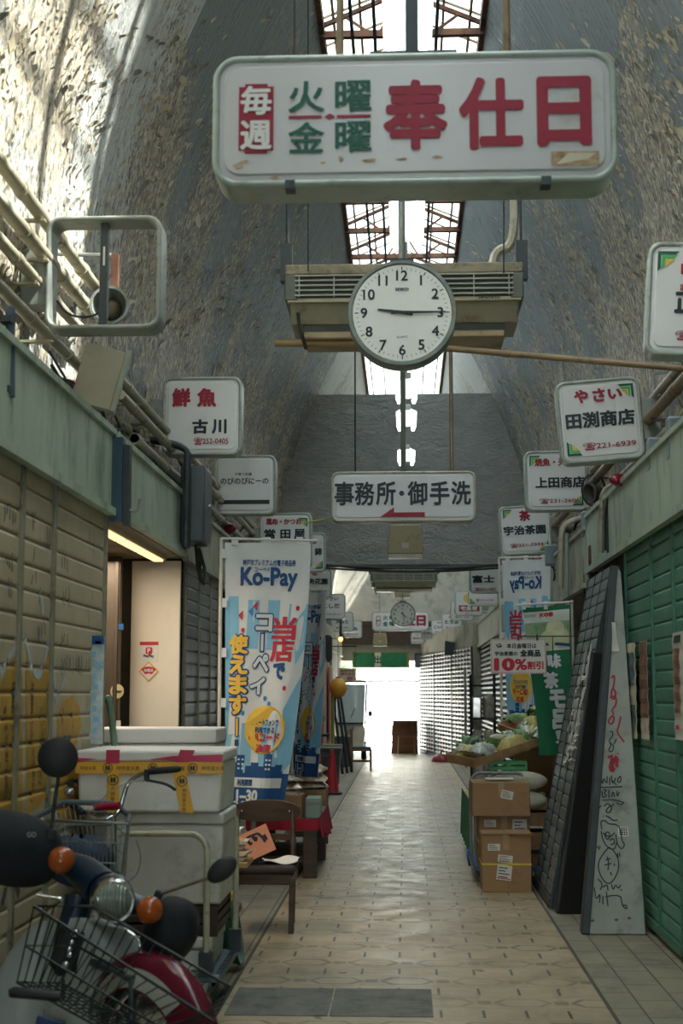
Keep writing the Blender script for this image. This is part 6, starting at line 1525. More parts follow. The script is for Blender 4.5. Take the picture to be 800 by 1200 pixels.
for sx in (-.165, 0, .165): mb.box(sx - .012, sx + .012, -.122, -.112, 0, .16).box(sx - .012, sx + .012, .112, .122, 0, .16)
mb.build('crate', mk('green_crate', '3a8f4e', .4), t)
for i, z0 in enumerate((Z(948, 13.2), Z(925, 13.2))):
    t = thing('white_sack', 'pale sack behind the cardboard boxes, %s of two' % ('lower', 'upper')[i], 'sack', (X(605, 13.3), 13.30, z0), (0, 0, .1), 'pale sacks behind the boxes')
    MB().sph((0, 0, .07), (.26, .10, .09), 20, 12).build('sack', mk('sack_cloth', 'c8c3b2', .8, 0, .15, 9, None, .3, 4, .3, 14), t, smooth=80); MB().tube([(-.24, 0, .08), (-.29, 0, .10)], [.03, .05], 8).build('tied_end', mk('sack_cloth2', 'c8c3b2', .8), t)
t = thing('stock_crate', 'brown wooden crate carrying the sacks behind the cardboard boxes', 'crate', (X(605, 13.3), 13.45, 0)); zc = Z(948, 13.2)
mb = MB()
for zz in (0, zc * .36, zc * .72): mb.box(-.28, .28, -.2, -.18, zz, zz + zc*.26).box(-.28, .28, .18, .2, zz, zz + zc*.26).box(-.28, -.26, -.2, .2, zz, zz + zc*.26).box(.26, .28, -.2, .2, zz, zz + zc*.26)
mb.box(-.28, .28, -.2, .2, zc * .94, zc * .985); mb.build('slat', M_WOODM, t)
# banners on the right
p = px(628, 660, 15.6)
tR = banner('payment banner seen from behind, its lettering reversed, on the right', (px(585, 655, 15.8).x, 15.8, 0), (0, 0, R(-32)), .60, 1.95, px(585, 657, 15.8).z, mirror=True, sway=.05, lean=.02)
gb = thing('advertising_banner', 'green and white product banner tapering down beside the leaning shutter', 'banner', (px(612, 715, 13.3).x, 13.3, 0))
q0 = px(612, 713, 13.3); q1 = px(668, 706, 13.2); zb = px(637, 885, 13.3).z; Wg = q1.x - q0.x; Hg = q0.z - zb
def gf(o): return lambda x, z: Vector((x * Wg + (1 - z) * .13 * (1 - x) + .02 * math.sin(z * 5) * (1 - z), -.03 * math.sin(x * 5 + z * 3) - o, zb + Hg * z + .035 * x * z))
MB().grid(lambda a, b: gf(0)(a, b), 16, 36, thick=(0, .0015, 0)).build('cloth', mk('banner_green', '1d7350', .7, 0, .06), gb, smooth=60)
MB().grid(lambda a, b: gf(.004)(a, .70 + .27 * b), 12, 10).build('white_print', mk('banner_white', 'd4dcd2', .7), gb, smooth=0)
MB().grid(lambda a, b: gf(.006)(a * .98 + .01, .735 + .16 * b), 12, 10).build('photo_print', mk('banner_photo', '9bb08a', .7, 0, .2, 14, '5f8f66', .5, 7), gb, smooth=0)
for cx_, cz_, rr in ((.68, .84, .2), (.80, .78, .19), (.52, .77, .19)):
    MB().add([gf(.008)(cx_ + rr * math.cos(a * .314), cz_ + rr * .36 * math.sin(a * .314)) for a in range(20)], [tuple(range(20))]).build('photo_print', mk('melon_%d' % int(cx_ * 100), ('d5d6b4', 'aab58a', 'c2c79f')[int(cx_ * 10) % 3], .7), gb, smooth=0)
MB().grid(lambda a, b: gf(.010)(a, .715 + .02 * b + .02 * math.sin(a * 3)), 12, 2).build('blue_print', M_BLUED, gb, smooth=0)
mb = MB()
for ch_, x, z, s_ in (('味', .62, .63, .085), ('茶', .5, .50, .10), ('モ', .62, .375, .11), ('呂', .66, .24, .12), ('！', .75, .12, .08)): mb.text(ch_, x, z, h=s_, w=s_ * 3.4, bold=.06, fn=gf(.005), nb=10)
mb.build('lettering', M_BANW, gb, smooth=0)
MB().text('天◎巻', .5, .945, h=.028, w=.3, bold=.06, fn=gf(.009)).build('lettering', M_BANR, gb, smooth=0); MB().text('極上お茶 新茶入荷', .16, .945, h=.02, w=.26, fn=gf(.009)).build('lettering', M_BLUED, gb, smooth=0)
MB().tube([(-.06, 0, q0.z + .03), (Wg + .04, 0, q0.z + .06)], .012, 8).tube([(Wg + .03, 0.03, 0), (Wg + .03, .03, q0.z + .08)], .013, 8).build('pole', mk('white_pole', 'd2d0c6', .4), gb); MB().prism(rrect(.3, .3, .05), 0, .05, 'z', M=Matrix.Translation((Wg + .03, .03, 0))).build('base', mk('grey_plastic_base', '5e6266', .5), gb)
mb = MB()
for x in (.03, .5, .97): mb.box(x * Wg - .018, x * Wg + .018, -.004, .008, q0.z - .01, q0.z + .065)
mb.build('loop_tab', M_BANW, gb)
# 10% sign
c = px(607, 769, 12.75); k = 12.75 / F
ds = thing('discount_card', 'white hanging card with red 10% discount lettering and dotted border', 'sign', c, (0, 0, R(-2)))
MB().box(-32*k, 32*k, -.002, .002, -20*k, 20*k).build('card', M_PAPER, ds)
mb = MB()
for i in range(26):
    for z in (-19*k, 19*k): mb.prism([(-31*k + i * 2.48*k + .005 * math.cos(a), z + .005 * math.sin(a)) for a in range(6)], -.004, -.002)
for i in range(16):
    for x in (-31*k, 31*k): mb.prism([(x + .005 * math.cos(a), -19*k + i * 2.5*k + .005 * math.sin(a)) for a in range(6)], -.004, -.002)
mb.text('10', -16*k, -9.5*k, h=13*k, w=21*k, bold=.06, y=-.005).text('%', 3*k, -9.5*k, h=12*k, w=13*k, bold=.035, y=-.005).text('割引', 19.5*k, -10.5*k, h=9*k, w=18*k, bold=.035, y=-.005)
mb.build('red_print', M_BANR, ds, smooth=0)
MB().text('本日金曜日は', 4*k, 12*k, h=5.5*k, w=34*k, bold=.03, y=-.005).text('宇治茶園の', -14*k, 3*k, h=5*k, w=26*k, bold=.03, y=-.005).text('全商品', 14*k, 3.5*k, h=7.5*k, w=23*k, bold=.05, y=-.005).build('lettering', M_BLK, ds, smooth=0)
MB().prism([(-26*k, 13*k), (-21*k, 15*k), (-18*k, 11*k), (-23*k, 9.5*k)], -.004, -.002).build('green_print', M_GRN, ds, smooth=0)
MB().prism([(-24.5*k, 13*k), (-21.5*k, 14*k), (-20.5*k, 12*k), (-23*k, 11.5*k)], -.006, -.004).build('print', M_YEL, ds, smooth=0)
mb = MB()
for x in (0.6*k, 22*k): mb.box(x - .008, x + .008, -.012, .012, 18*k, 25*k)
mb.build('clip', M_DKMET, ds); MB().tube([(0, .0, 23*k), (40*k, 0, 23*k), (40*k, .0, -6*k)], .006, 6).tube([(40*k, 0, 23*k), (1.6 - c.x, .05, 23*k), (1.6 - c.x, .05, .75)], .006, 6).build('wire_holder', M_DKMET, ds)
# wire display rack far right and floor odds and ends
t = thing('wire_rack', 'tall black wire rack with hanging clear packs by the silver shutters', 'rack', (px(566, 850, 19.5).x, 19.6, 0))
mb = MB()
for sx in (-.16, .16):
    for sy in (-.16, .16): mb.tube([(sx, sy, 0), (sx, sy, 1.85)], .010, 6)
for zz in (.35, .8, 1.25, 1.7): mb.tube([(-.18, -.18, zz), (.18, -.18, zz), (.18, .18, zz), (-.18, .18, zz)], .012, 6, closed=True).box(-.16, .16, -.16, .16, zz - .004, zz)
mb.build('frame', M_BLKRUB, t)
for j, zz in enumerate((.40, .85, 1.30)):
    for q in range(2):
        g_ = thing('goods_pack', 'clear pack on the black wire rack', 'pack', (t.location.x - .08 + q * .16, 19.6, zz - .046), (0, 0, r.uniform(-.3, .3)), 'packs on the wire rack')
        MB().box(-.065, .065, -.1, .1, 0, .3).build('pack', mk('shiny_pack', 'b9b2aa', .12, .3, .3, 14), g_, bevel=.02)
# sagging bags by the far right wall
for i, (u, v, c_, s_) in enumerate(((516, 893, 'a8424c', .15), (528, 891, '8fa9a4', .12), (471, 880, 'c06f83', .17), (480, 881, '8aa58f', .12))):
    Yb_ = 1.6 * F / (v - 812) * .985; p = pz(u, v, 0)
    t = thing('plastic_bag', ('red plastic bag slumped by the far right shutters', 'teal plastic bag beside the red bag', 'pink bag lying by the sandwich board', 'pale green bag lying by the sandwich board')[i], 'bag', (p.x, p.y, 0))
    def f(a, b): 
        th = a * 2 * math.pi; rr = s_ * (1 - b ** 2) ** .5 * (1 + .15 * math.sin(th * 5 + i)) + .01
        return (rr * math.cos(th) * 1.2, rr * math.sin(th), s_ * 1.3 * b + .004)
    MB().grid(f, 24, 8).build('bag', mk('bag_' + c_, c_, .35, 0, .2, 9), t, smooth=80); MB().tube([(0, 0, s_ * 1.2), (.03, 0, s_ * 1.6), (.05, 0, s_ * 1.9)], [.03, .02, .05], 8).build('tied_neck', mk('bag_' + c_, c_, .35), t)
# sandwich board with stool at the exit
sb = thing('sandwich_board', 'brown wooden board standing at the street exit', 'board', (px(474, 880, 38.3).x, 38.3, 0))
MB().prism([(-.36, 0), (.36, 0), (.34, .86), (-.30, .86)], .0, .03, 'y').build('panel', mk('brown_board', '7d5640', .6, 0, .1), sb); MB().box(-.33, .35, -.35, .0, .84, .88).build('top_shelf', mk('pale_wood_top', 'b0987c', .6), sb)
for sx in (-.34, .32): MB().box(sx, sx + .03, .03, .5, 0, .04).box(sx, sx + .03, .0, .03, 0, .86).build('leg', M_WOODM, sb)
st = thing('stool', 'light wooden stool in front of the brown board at the exit', 'stool', (sb.location.x + .05, 38.05, 0))
MB().box(-.24, .24, -.12, .12, .43, .47).build('seat', M_WOODM, st)
for sx in (-.20, .20):
    for sy in (-.09, .09): MB().tube([(sx * 1.1, sy * 1.1, 0), (sx, sy, .43)], .02, 6).build('leg', M_WOODM, st)
MB().box(-.21, .21, -.1, -.08, .2, .23).build('stretcher', M_WOODM, st)
tag(MB().tube([(1.30, 31.4, 2.1), (1.30, 31.4, 0)], .03, 8).build('standing_pole', M_GREYM), 'grey pole standing against the far right shutters', 'pole')
tag(MB().prism([(-.12, 0), (.1, 0), (.13, .3), (-.1, .34)], -.12, .12, 'y').build('flood_lamp', M_DKMET), 'dark flood lamp under the far right fascia', 'lamp').location = Vector((1.04, 33.9, px(529, 768, 33.9).z))

# ---------------------------------------------------------------- street beyond the exit
M_VAN = mk('white_van_paint', 'e4e4e2', .25, 0, .02)
van = thing('white_van', 'white van parked across the sunlit street', 'van', (-1.0, 47.5, 0))
MB().prism(smooth2([(-1.2, .35), (-1.25, 1.0), (-1.05, 1.75), (-.8, 1.95), (2.3, 1.95), (2.45, 1.6), (2.5, .35)], 2), -.8, .8, 'y').build('body', M_VAN, van, bevel=.05)
MB().prism([(-1.1, 1.05), (-1.0, 1.65), (-.2, 1.68), (-.2, 1.05)], -.815, -.79, 'y').prism([(-.1, 1.05), (-.1, 1.68), (.9, 1.68), (.9, 1.05)], -.815, -.79, 'y').prism([(1.0, 1.05), (1.0, 1.68), (2.0, 1.68), (2.1, 1.05)], -.815, -.79, 'y').build('side_window', mk('glare_pale_glass', 'a9b3b5', .2), van)  # glass kept pale, street glare put into its colour
for x in (-.75, 1.75): MB().lathe([(.12, -.09), (.28, -.1), (.31, 0), (.28, .1), (.12, .09)], 24, axisM((x, -.72, .31), (0, 1, 0))).build('wheel', M_BLKRUB, van, smooth=60); MB().lathe([(.12, -.09), (.28, -.1), (.31, 0), (.28, .1), (.12, .09)], 24, axisM((x, .72, .31), (0, 1, 0))).build('wheel', M_BLKRUB, van, smooth=60)
MB().box(-1.3, -1.2, -.75, -.5, .7, .95).build('tail_lamp', mk('tail_red', 'b52a36', .3), van); MB().box(-1.0, 2.2, -.6, .6, 1.96, 2.02).build('roof_rack', M_BLKRUB, van); MB().box(-1.3, 2.5, -.82, .82, .3, .42).build('bumper', M_GREYM, van)
bd = thing('building', 'pale building across the street beyond the exit', 'building', (0, 58, 0), kind=None)
MB().box(-14, 14, 0, 4, 0, 11).build('wall', mk('pale_building', 'e6e2da', .8), bd)
for x in (-6, -3.6, -1.2, 1.2, 3.6): MB().box(x, x + 1.4, -.05, .0, 1.0, 3.2).build('window_frame', M_WHITE, bd); 
for x in (-6, -3.6, -1.2, 1.2, 3.6): MB().box(x + .1, x + 1.3, -.07, -.04, 1.1, 3.1).build('pane', mk('glare_pale_pane', 'c3cacb', .3), bd)  # pale panes, the blown-out street haze painted into their colour
fe = thing('mesh_fence', 'grey mesh fence across the street behind the van', 'fence', (0, 55, 0))
mb = MB()
for i in range(60): mb.tube([(-3 + i * .1, 0, 1.0), (-3 + i * .1 + .6, 0, 1.9)], .008, 4).tube([(-3 + i * .1 + .6, 0, 1.0), (-3 + i * .1, 0, 1.9)], .008, 4)
mb.build('mesh', M_GREYM, fe); MB().box(-3, 3.6, -.03, .03, 1.9, 1.96).box(-3, 3.6, -.1, .1, 0, 1.0).build('rail', M_GREYM, fe)
tre = thing('street_tree', 'green leafy tree across the street at the exit', 'tree', (-2.6, 50, 0))
MB().tube([(0, 0, 0), (0, 0, 1.6), (.1, 0, 2.6)], [.1, .08, .05], 8).build('trunk', M_WOODD, tre)
mb = MB(); r = random.Random(4)
for i in range(2600):
    d = Vector((r.gauss(0, 1), r.gauss(0, 1), r.gauss(0, 1))).normalized() * r.uniform(.4, 1) * .95; c_ = Vector((d.x, d.y, d.z * .7 + 2.5)); a = Vector((r.gauss(0, 1), r.gauss(0, 1), r.gauss(0, 1))).normalized() * .07; b = a.orthogonal().normalized() * .035
    mb.add([c_ - a, c_ + b, c_ + a, c_ - b], [(0, 1, 2, 3)])
mb.build('foliage', mk('street_leaf', '5f8f4e', .6, 0, .3, 5), tre, smooth=0)
# ---------------------------------------------------------------- bicycle behind the scooter
M_BASK = mk('galvanised_wire', '9aa0a0', .35, .7, .05)
bi = thing('bicycle', 'silver bicycle with chrome handlebar and front wire basket between scooter and cart', 'bicycle', (px(118, 1000, 6.45).x, 6.45, 0))
B0 = Vector(bi.location)
def L6(u, v, Y=6.45): return px(u, v, Y) - B0
# basket: rim, tapering wire sides, perforated back plate
rim = [L6(35, 962, 6.62), L6(74, 940, 6.72), L6(132, 941, 6.72), L6(152, 956, 6.62), L6(149, 965, 6.28), L6(66, 962, 6.28)]
bot = [L6(70, 1028, 6.55), L6(90, 1022, 6.62), L6(138, 1022, 6.62), L6(146, 1030, 6.5), L6(140, 1036, 6.34), L6(86, 1034, 6.34)]
bk = MB(); bk.tube(rim, .007, 6, closed=True).tube(bot, .006, 6, closed=True)
for f_ in (.33, .66): bk.tube([a.lerp(b, f_) for a, b in zip(rim, bot)], .004, 5, closed=True)
for i in range(6):
    a0, a1 = rim[i], rim[(i+1) % 6]; b0_, b1_ = bot[i], bot[(i+1) % 6]; n = max(3, int((a1 - a0).length / .022))
    for j in range(n): bk.tube([a0.lerp(a1, j / n), b0_.lerp(b1_, j / n)], .0022, 4, caps=False)
for j in range(9): bk.tube([bot[5].lerp(bot[4], j / 8), bot[1].lerp(bot[2], j / 8)], .0022, 4, caps=False)
bk.build('front_basket', M_BASK, bi, smooth=60)
pr = MB()
for i in range(4):
    a0, a1 = rim[i], rim[i+1]; pr.tube([a0, a1], .013, 6)
pr.build('basket_rim', mk('grey_plastic_rim', '4e5a60', .5), bi, smooth=60)
MB().grid(lambda a, b: rim[3].lerp(rim[4], a).lerp(bot[3].lerp(bot[4], a), b), 4, 8, thick=(.004, 0, 0)).build('basket_side', mk('grey_mesh_plate', '80868a', .45, .2), bi)
bag = MB(); bag.grid(lambda a, b: Vector(L6(92, 1008, 6.48)) + Vector((.15 * math.cos(a * 6.283) * math.sin(.2 + b * 2.7), .11 * math.sin(a * 6.283) * math.sin(.2 + b * 2.7), -.11 * math.cos(.2 + b * 2.7) + .012 * math.sin(a * 25 + b * 9))), 28, 12)
tag(bag.build('cloth_bag', mk('navy_cloth', '26384f', .8, 0, .2, 8), None, smooth=80), 'crumpled navy cloth bag lying in the bicycle basket', 'bag').location = B0
hb = smoothpts([L6(180, 904, 6.66), L6(168, 905, 6.7), L6(150, 916, 6.72), L6(144, 935, 6.7), L6(140, 952, 6.66), L6(130, 958, 6.62), L6(116, 962, 6.62), L6(104, 958, 6.66), L6(96, 953, 6.72)], 3)
MB().tube(hb, .011, 10).build('handlebar', M_CHROME, bi, smooth=60)
for a, b in ((L6(174, 904, 6.66), L6(211, 901, 6.62)), (L6(98, 953, 6.70), L6(79, 939, 6.8))): MB().tube([a, a.lerp(b, .1), a.lerp(b, .9), b], [.014, .0165, .0165, .011], 12).build('grip', M_BLKRUB, bi, smooth=60)
MB().tube(smoothpts([L6(171, 914, 6.62), L6(182, 916, 6.58), L6(196, 919, 6.56), L6(206, 926, 6.56)], 2), [.010] * 3 + [.006] * 20 if False else .0065, 8).cbox(L6(172, 908, 6.66), (.022, .03, .05)).build('brake_lever', M_BLKRUB, bi, smooth=50)
MB().tube([L6(112, 946, 6.66), L6(140, 944, 6.62)], .018, 12).build('red_grip_cover', mk('red_rubber', 'a51d38', .5), bi, smooth=40)
MB().tube([L6(133, 952, 6.64), L6(134, 1012, 6.60)], .013, 10).build('stem', M_CHROME, bi, smooth=60)
MB().tube(smoothpts([L6(172, 915, 6.64), L6(150, 915, 6.56), L6(125, 930, 6.52), L6(108, 950, 6.52)], 3), .003, 6).tube(smoothpts([L6(160, 985, 6.5), L6(166, 1005, 6.5), L6(160, 1028, 6.5), L6(146, 1034, 6.5)], 3), .003, 6).build('brake_cable', M_BASK, bi, smooth=60)
MB().lathe([(.003, .02), (.02, .016), (.026, 0), (.02, -.008)], 16, axisM(L6(81, 929, 6.78), (0, -.4, 1))).build('bell', M_STEEL, bi, smooth=60)
fa = Vector((.04, .0, .29)); ra = Vector((-.25, .88, .29)); FH = L6(134, 1012, 6.60); FD = (ra - fa).normalized()
def bwheel(nm, c, d):
    ax = Vector((d.y, -d.x, 0)).normalized(); M = axisM(c, ax)
    w_ = MB(); w_.tube([M @ Vector((.285 * math.cos(a * math.pi / 18),   .285 * math.sin(a * math.pi / 18), 0)) for a in range(36)], .018, 8, closed=True); o = w_.build(nm, M_BLKRUB, bi, smooth=60)
    s_ = MB(); s_.tube([M @ Vector((.268 * math.cos(a * math.pi / 18), .268 * math.sin(a * math.pi / 18), 0)) for a in range(36)], .009, 6, closed=True)
    for a in range(18): s_.tube([M @ Vector((.02 * math.cos(a * .349), .02 * math.sin(a * .349), .02 * (-1) ** a)), M @ Vector((.283 * math.cos(a * .349), .283 * math.sin(a * .349), 0))], .0015, 4, caps=False)
    s_.tube([M @ Vector((0, 0, -.05)), M @ Vector((0, 0, .05))], .015, 8); s_.build('rim', M_CHROME, o, smooth=60)
bwheel('wheel', fa, FD); bwheel('wheel', ra, FD)
fr_ = MB(); sp = fa.lerp(ra, .56); bb_ = sp + Vector((0, 0, -.03)); st_ = sp + Vector((-.01, .10, .36))
fr_.tube([FH, FH.lerp(fa, .35), fa + Vector((.03, 0, 0))], .013, 8).tube([FH + Vector((0, .03, -.08)), bb_ + Vector((0, -.1, .12)), bb_], .018, 8).tube([bb_, st_], .016, 8).tube([bb_, ra], .011, 8).tube([st_ + Vector((0, 0, -.08)), ra], .010, 8)
fr_.build('frame', M_STEEL, bi, smooth=60)
MB().prism(smooth2([(0, -.13), (.03, -.12), (.08, .10), (.05, .15), (-.05, .15), (-.08, .10), (-.03, -.12)], 1), 0, .055, 'z', M=Matrix.Translation(st_ + Vector((0, .02, .0)))).build('saddle', M_BLKRUB, bi, bevel=.012)
MB().tube([bb_ + Vector((-.07, 0, 0)), bb_ + Vector((.07, 0, 0))], .012, 6).tube([bb_ + Vector((.07, 0, 0)), bb_ + Vector((.08, -.10, -.12))], .009, 6).tube([bb_ + Vector((-.07, 0, 0)), bb_ + Vector((-.08, .10, .12))], .009, 6).box(bb_.x + .07, bb_.x + .16, bb_.y - .14, bb_.y - .07, bb_.z - .13, bb_.z - .11).build('crank', M_STEEL, bi)

# ---------------------------------------------------------------- scooter in the foreground
M_NAVY = mk('dark_navy_paint', '16283a', .3, 0, .08); M_CANV = mk('black_canvas', '14181e', .85, 0, .2, 14, None, .3, 3, .2, 50)
M_SHIELD = mk('pale_grey_shield', '9ea4a3', .35, 0, .06, 4, '7e827f', .25, 4); M_AMB = mk('amber_lens', 'a04c1c', .15, 0, .1, 30)
sc = thing('motor_scooter', 'navy and pale grey motor scooter in the left foreground with a black wire basket', 'motor scooter', (px(120, 1050, 5.3).x, 5.35, 0))
S0 = Vector(sc.location)
def LS(u, v, Y): return px(u, v, Y) - S0
hl = LS(132, 1056, 5.12); hd = Vector((.26, -1, -.12)).normalized()
Mh = axisM(hl, hd)
MB().lathe([(.060, .012), (.074, .014), (.080, .0), (.079, -.02), (.072, -.03)], 36, Mh).build('headlamp_rim', M_CHROME, sc, smooth=60)
def mat_lens():
    k = NT('headlamp_glass'); k.b.inputs['Base Color'].default_value = lin('8b958f'); k.b.inputs['Roughness'].default_value = .12; k.b.inputs['Metallic'].default_value = .35
    x = k.sep(k.co('Object'))[0]; k.bump(k.m('SINE', k.m('MULTIPLY', x, 520)), .5, .004); return k.mat
MB().lathe([(.068, .010), (.060, .022), (.040, .034), (.018, .040), (.002, .041)], 36, Mh).build('headlamp_lens', mat_lens(), sc, smooth=60)
MB().lathe([(.073, -.01), (.080, -.03), (.078, -.09), (.06, -.14), (.02, -.16)], 32, Mh).tube([LS(120, 1042, 5.25), LS(98, 1022, 5.34), LS(80, 1012, 5.42)], [.07, .062, .045], 16).tube([LS(140, 1056, 5.24), LS(165, 1062, 5.24), LS(185, 1066, 5.24)], [.05, .036, .03], 14).build('handlebar_cover', M_NAVY, sc, smooth=60)
for nm, u, v, Y, rr in (('left', 72, 1008, 5.20, .048), ('right', 175.5, 1066.5, 5.05, .046)):
    M = axisM(LS(u, v, Y), (.22, -1, 0))
    w_ = MB().lathe([(rr, -.01), (rr * 1.02, .008), (rr * .9, .03), (rr * .6, .045), (.003, .05)], 28, M).build('indicator_lens', M_AMB, sc, smooth=60)
    MB().lathe([(.012, -.09), (.02, -.07), (rr * .7, -.05), (rr * 1.02, -.012), (rr * 1.0, .0)], 28, M).build('indicator_shell', M_NAVY if nm == 'left' else M_BLKRUB, sc, smooth=60)
# mirrors
mm = MB().tube([LS(59, 980, 5.25), LS(64, 940, 5.22), LS(69, 906, 5.2)], .0075, 8).build('mirror_stem', M_DKMET, sc, smooth=60)
MB().lathe([(.003, -.018), (.045, -.014), (.070, -.002), (.073, .008), (.068, .014), (.003, .015)], 32, axisM(LS(68, 887.5, 5.2), (.15, -1, -.05))).build('mirror', M_BLKRUB, mm, smooth=50)
mm = MB().tube([LS(186, 1050, 5.12), LS(192, 1046, 5.1), LS(250, 1027, 5.0)], .006, 8).build('mirror_stem', M_CHROME, sc, smooth=60)
rx = (LS(276, 1008, 5.0) - LS(246, 1032, 5.0)).normalized()
Mm = Matrix.Translation(LS(260, 1019, 5.0)) @ Matrix((rx, Vector((0, -1, 0)), rx.cross(Vector((0, -1, 0))))).transposed().to_4x4()
MB().sph((0, 0, 0), (.060, .022, .036), 24, 14, M=Matrix.Identity(4)).build('mirror', M_BLKRUB, mm, smooth=80).matrix_local = Mm
MB().cbox(LS(186, 1048, 5.12), (.03, .03, .03), rot=(0, .4, 0)).cbox(LS(60, 978, 5.25), (.03, .03, .04)).build('mirror_clamp', M_BLKRUB, sc, bevel=.004)
# canvas hand covers
def blob(c, r_, rot, amp, ph):
    M = Matrix.Translation(c) @ Euler(rot).to_matrix().to_4x4()
    def f(a, b):
        t_ = b * math.pi; p_ = a * 2 * math.pi; s_ = 1 + amp * math.sin(p_ * 3 + ph) * math.sin(t_ * 4) + amp * .6 * math.sin(p_ * 7 + t_ * 5)
        e = lambda q, n_: math.copysign(abs(q) ** n_, q)
        return M @ Vector((r_[0] * e(math.sin(t_), .8) * e(math.cos(p_), .85) * s_, r_[1] * e(math.sin(t_), .8) * e(math.sin(p_), .85) * s_, -r_[2] * e(math.cos(t_), .9)))
    return MB().grid(f, 36, 22)
blob(LS(12, 994, 5.38), (.20, .13, .135), (0, R(14), R(15)), .05, 0).build('hand_cover', M_CANV, sc, smooth=80)
blob(LS(199, 1092, 5.20), (.095, .10, .125), (0, R(22), 0), .05, 2).build('hand_cover', M_CANV, sc, smooth=80)
MB().text('GO', 0, 0, h=.018, w=.034, bold=.02, fn=lambda a, b: LS(37, 978, 5.235) + Vector((a, 0, b)) ).build('lettering', M_GREYM, sc, smooth=0)
# leg shield: two wings around a dark fork cover
def shield(lf, rt, vs_, Yc, bow):
    n = len(vs_)
    def f(a, b):
        q = b * (n - 1); i = min(int(q), n - 2); t_ = q - i
        l = lf[i] + (lf[i+1] - lf[i]) * t_; r_ = rt[i] + (rt[i+1] - rt[i]) * t_; v = vs_[i] + (vs_[i+1] - vs_[i]) * t_
        return LS(l + (r_ - l) * a, v, Yc + bow * (2*a - 1) ** 2 - .02 * b)
    return MB().grid(f, 18, 24, thick=(0, .010, 0))
shield([42, 24, 8, -4, -14, -24, -30, -30], [62, 66, 66, 64, 60, 54, 50, 48], [1080, 1098, 1120, 1145, 1170, 1200, 1235, 1270], 5.36, .05).build('leg_shield', M_SHIELD, sc, smooth=60)
shield([78, 66, 62, 58, 54, 50, 48, 46], [112, 138, 158, 170, 172, 160, 140, 128], [1076, 1086, 1102, 1124, 1150, 1180, 1225, 1270], 5.20, .05).build('leg_shield', M_SHIELD, sc, smooth=60)
MB().tube([LS(92, 1050, 5.30), LS(84, 1095, 5.27), LS(78, 1130, 5.25), LS(76, 1160, 5.28)], [.05, .062, .055, .03], 14).build('fork_cover', M_NAVY, sc, smooth=60)
mb = MB()
for u, v, s_ in ((88, 1094, .018), (84, 1104, .014), (81, 1112, .016), (82, 1119, .014), (77, 1130, .016)): mb.sph(LS(u, v, 5.19), (s_, .012, s_ * .8), 12, 8)
mb.build('chrome_emblem', M_CHROME, sc, smooth=60)
MB().cbox(LS(79, 1112, 5.205), (.10, .03, .15), rot=(0, .25, 0)).build('emblem_plate', M_BLKRUB, sc, bevel=.012)
MB().tube(smoothpts([LS(140, 1085, 5.12), LS(152, 1093, 5.1), LS(165, 1103, 5.08), LS(163, 1120, 5.08), LS(158, 1134, 5.1), LS(151, 1136, 5.1)], 2), .007, 8).tube(smoothpts([LS(44, 1049, 5.1), LS(60, 1052, 5.1), LS(75, 1053, 5.1), LS(71, 1066, 5.12), LS(67, 1082, 5.14)], 2), .006, 8).build('chrome_stay', M_CHROME, sc, smooth=60)
# front wheel, fender with pale trim
wc = LS(176, 1232, 5.0)
wd = Vector((.80, -.60, 0)); wax = Vector((wd.y, -wd.x, 0)).normalized()
Mw = axisM(wc, wax)
Rw = .27
w_ = MB(); w_.tube([wc + (wd * math.cos(a * math.pi / 20) + Vector((0, 0, 1)) * math.sin(a * math.pi / 20)) * (Rw - .03) for a in range(40)], .032, 10, closed=True); wo = w_.build('wheel', M_BLKRUB, sc, smooth=60)
sp_ = MB(); sp_.tube([wc + (wd * math.cos(a * math.pi / 20) + Vector((0, 0, 1)) * math.sin(a * math.pi / 20)) * (Rw - .055) for a in range(40)], .014, 6, closed=True).tube([wc - wax * .06, wc + wax * .06], .045, 14)
for a in range(18): sp_.tube([wc + wax * .03 * (-1) ** a, wc + (wd * math.cos(a * .349) + Vector((0, 0, 1)) * math.sin(a * .349)) * (Rw - .06)], .0018, 4, caps=False)
sp_.build('rim', M_CHROME, wo, smooth=60)
def fend(a0, a1, rad, wid, deep):
    def f(a, b):
        th = R(a0 + (a1 - a0) * a); s_ = (b - .5) * 2; taper = .35 + .65 * math.sin(math.pi * min(1, max(0, a * .86 + .14))) ** .6
        rr = rad + .05 * (1 - abs(s_) ** 2.2) - deep * abs(s_) ** 3
        return wc + wd * math.cos(th) * rr + Vector((0, 0, 1)) * math.sin(th) * rr + wax * s_ * wid * taper
    return f
MB().grid(fend(12, 165, Rw + .01, .088, .07), 36, 14).build('front_fender', mk('dark_red_paint', '5c0f26', .15, 0, .05), sc, smooth=80)
f0 = fend(12, 165, Rw + .018, .092, .07)
MB().grid(lambda a, b: f0(.20 + .8 * a, .88 + .12 * b) + Vector((0, 0, .004)), 30, 5).build('fender_trim', mk('pale_trim', '9a998f', .35), sc, smooth=80)
for s_ in (-1, 1): MB().tube([LS(108, 1120, 5.32) + wax * .05 * s_, wc + wax * .085 * s_ + Vector((0, 0, .25)), wc + wax * .085 * s_], [.016, .016, .014], 10).build('fork_leg', M_DKMET, sc, smooth=60)
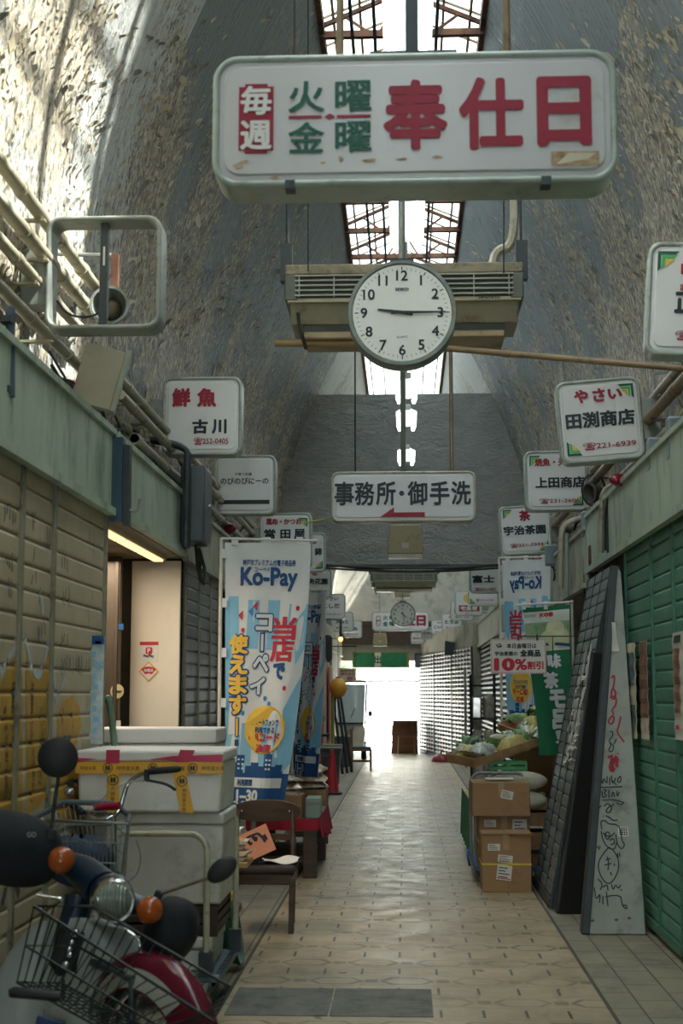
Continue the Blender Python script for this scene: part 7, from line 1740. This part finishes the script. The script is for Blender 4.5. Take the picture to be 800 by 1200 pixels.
# body, seat, rear wheel (mostly hidden behind the shield)
rc = Vector((px(120, 1050, 6.1).x - S0.x, .66, .27))
w_ = MB(); w_.tube([rc + Vector((0, math.cos(a * math.pi / 20), math.sin(a * math.pi / 20))) * .24 for a in range(40)], .034, 10, closed=True); wo = w_.build('wheel', M_BLKRUB, sc, smooth=60)
MB().tube([rc + Vector((0, math.cos(a * math.pi / 20), math.sin(a * math.pi / 20))) * .21 for a in range(40)], .012, 6, closed=True).tube([rc - Vector((.06, 0, 0)), rc + Vector((.06, 0, 0))], .06, 12).build('rim', M_STEEL, wo, smooth=60)
MB().tube([LS(92, 1110, 5.42), LS(95, 1180, 5.55), LS(105, 1190, 5.75), LS(115, 1120, 5.9), LS(117, 1100, 6.08)], [.05, .07, .09, .11, .07], 14).tube([LS(105, 1200, 5.7), rc + Vector((0, -.1, .0))], [.1, .06], 12).build('body', M_NAVY, sc, smooth=60)
MB().sph(LS(112, 1072, 5.85), (.12, .26, .055), 20, 12).build('seat', M_BLKRUB, sc, smooth=80)
MB().tube([LS(100, 1210, 5.6) + Vector((.10, 0, 0)), LS(112, 1210, 5.6) + Vector((.24, .05, -(LS(112, 1210, 5.6).z) + .0))], .010, 8).build('side_stand', M_STEEL, sc)
# black wire basket
A_, B_, C_, D_ = LS(109, 1062, 5.06), LS(40, 1062, 4.86), LS(250, 1197, 4.70), LS(269, 1156, 4.88)
a_, b_, c_, d_ = LS(72, 1152, 5.00), LS(20, 1151, 4.86), LS(150, 1222, 4.74), LS(206, 1222, 4.88)
mb = MB(); mb.tube([A_, B_, C_, D_], .0058, 8, closed=True).tube([a_, b_, c_, d_], .005, 8, closed=True)
mid = lambda f_: [p.lerp(q, f_) for p, q in zip((A_, B_, C_, D_), (a_, b_, c_, d_))]
mb.tube(mid(.52), .0045, 6, closed=True)
for (P, Q, p_, q_), n in (((A_, D_, a_, d_), 15), ((B_, C_, b_, c_), 17), ((A_, B_, a_, b_), 6), ((C_, D_, c_, d_), 6)):
    for i in range(n + 1): mb.tube([P.lerp(Q, i / n), p_.lerp(q_, i / n)], .0027, 5, caps=False)
for i in range(1, 16): mb.tube([a_.lerp(d_, i / 16), b_.lerp(c_, i / 16)], .0025, 5, caps=False)
for i in range(1, 6): mb.tube([a_.lerp(b_, i / 6), d_.lerp(c_, i / 6)], .0025, 5, caps=False)
bo = mb.build('wire_basket', mk('black_wire', '12201f', .4, .2, .05), sc, smooth=60)
MB().tube([LS(11, 1164, 4.78), LS(16, 1163, 4.78), LS(66, 1167, 4.78), LS(71, 1167, 4.78)], [.013, .018, .018, .013], 14).build('rubber_bar', M_BLKRUB, bo, smooth=60)
MB().tube([LS(74, 1150, 5.0), LS(74, 1170, 5.12)], .008, 6).tube([LS(150, 1190, 4.95), LS(110, 1180, 5.1)], .008, 6).build('basket_stay', M_BLKRUB, bo)
MB().cbox(LS(58, 1204, 5.05), (.10, .02, .06), rot=(0, .2, 0)).build('number_plate', mk('blue_plate', '23406a', .5), sc, bevel=.004)
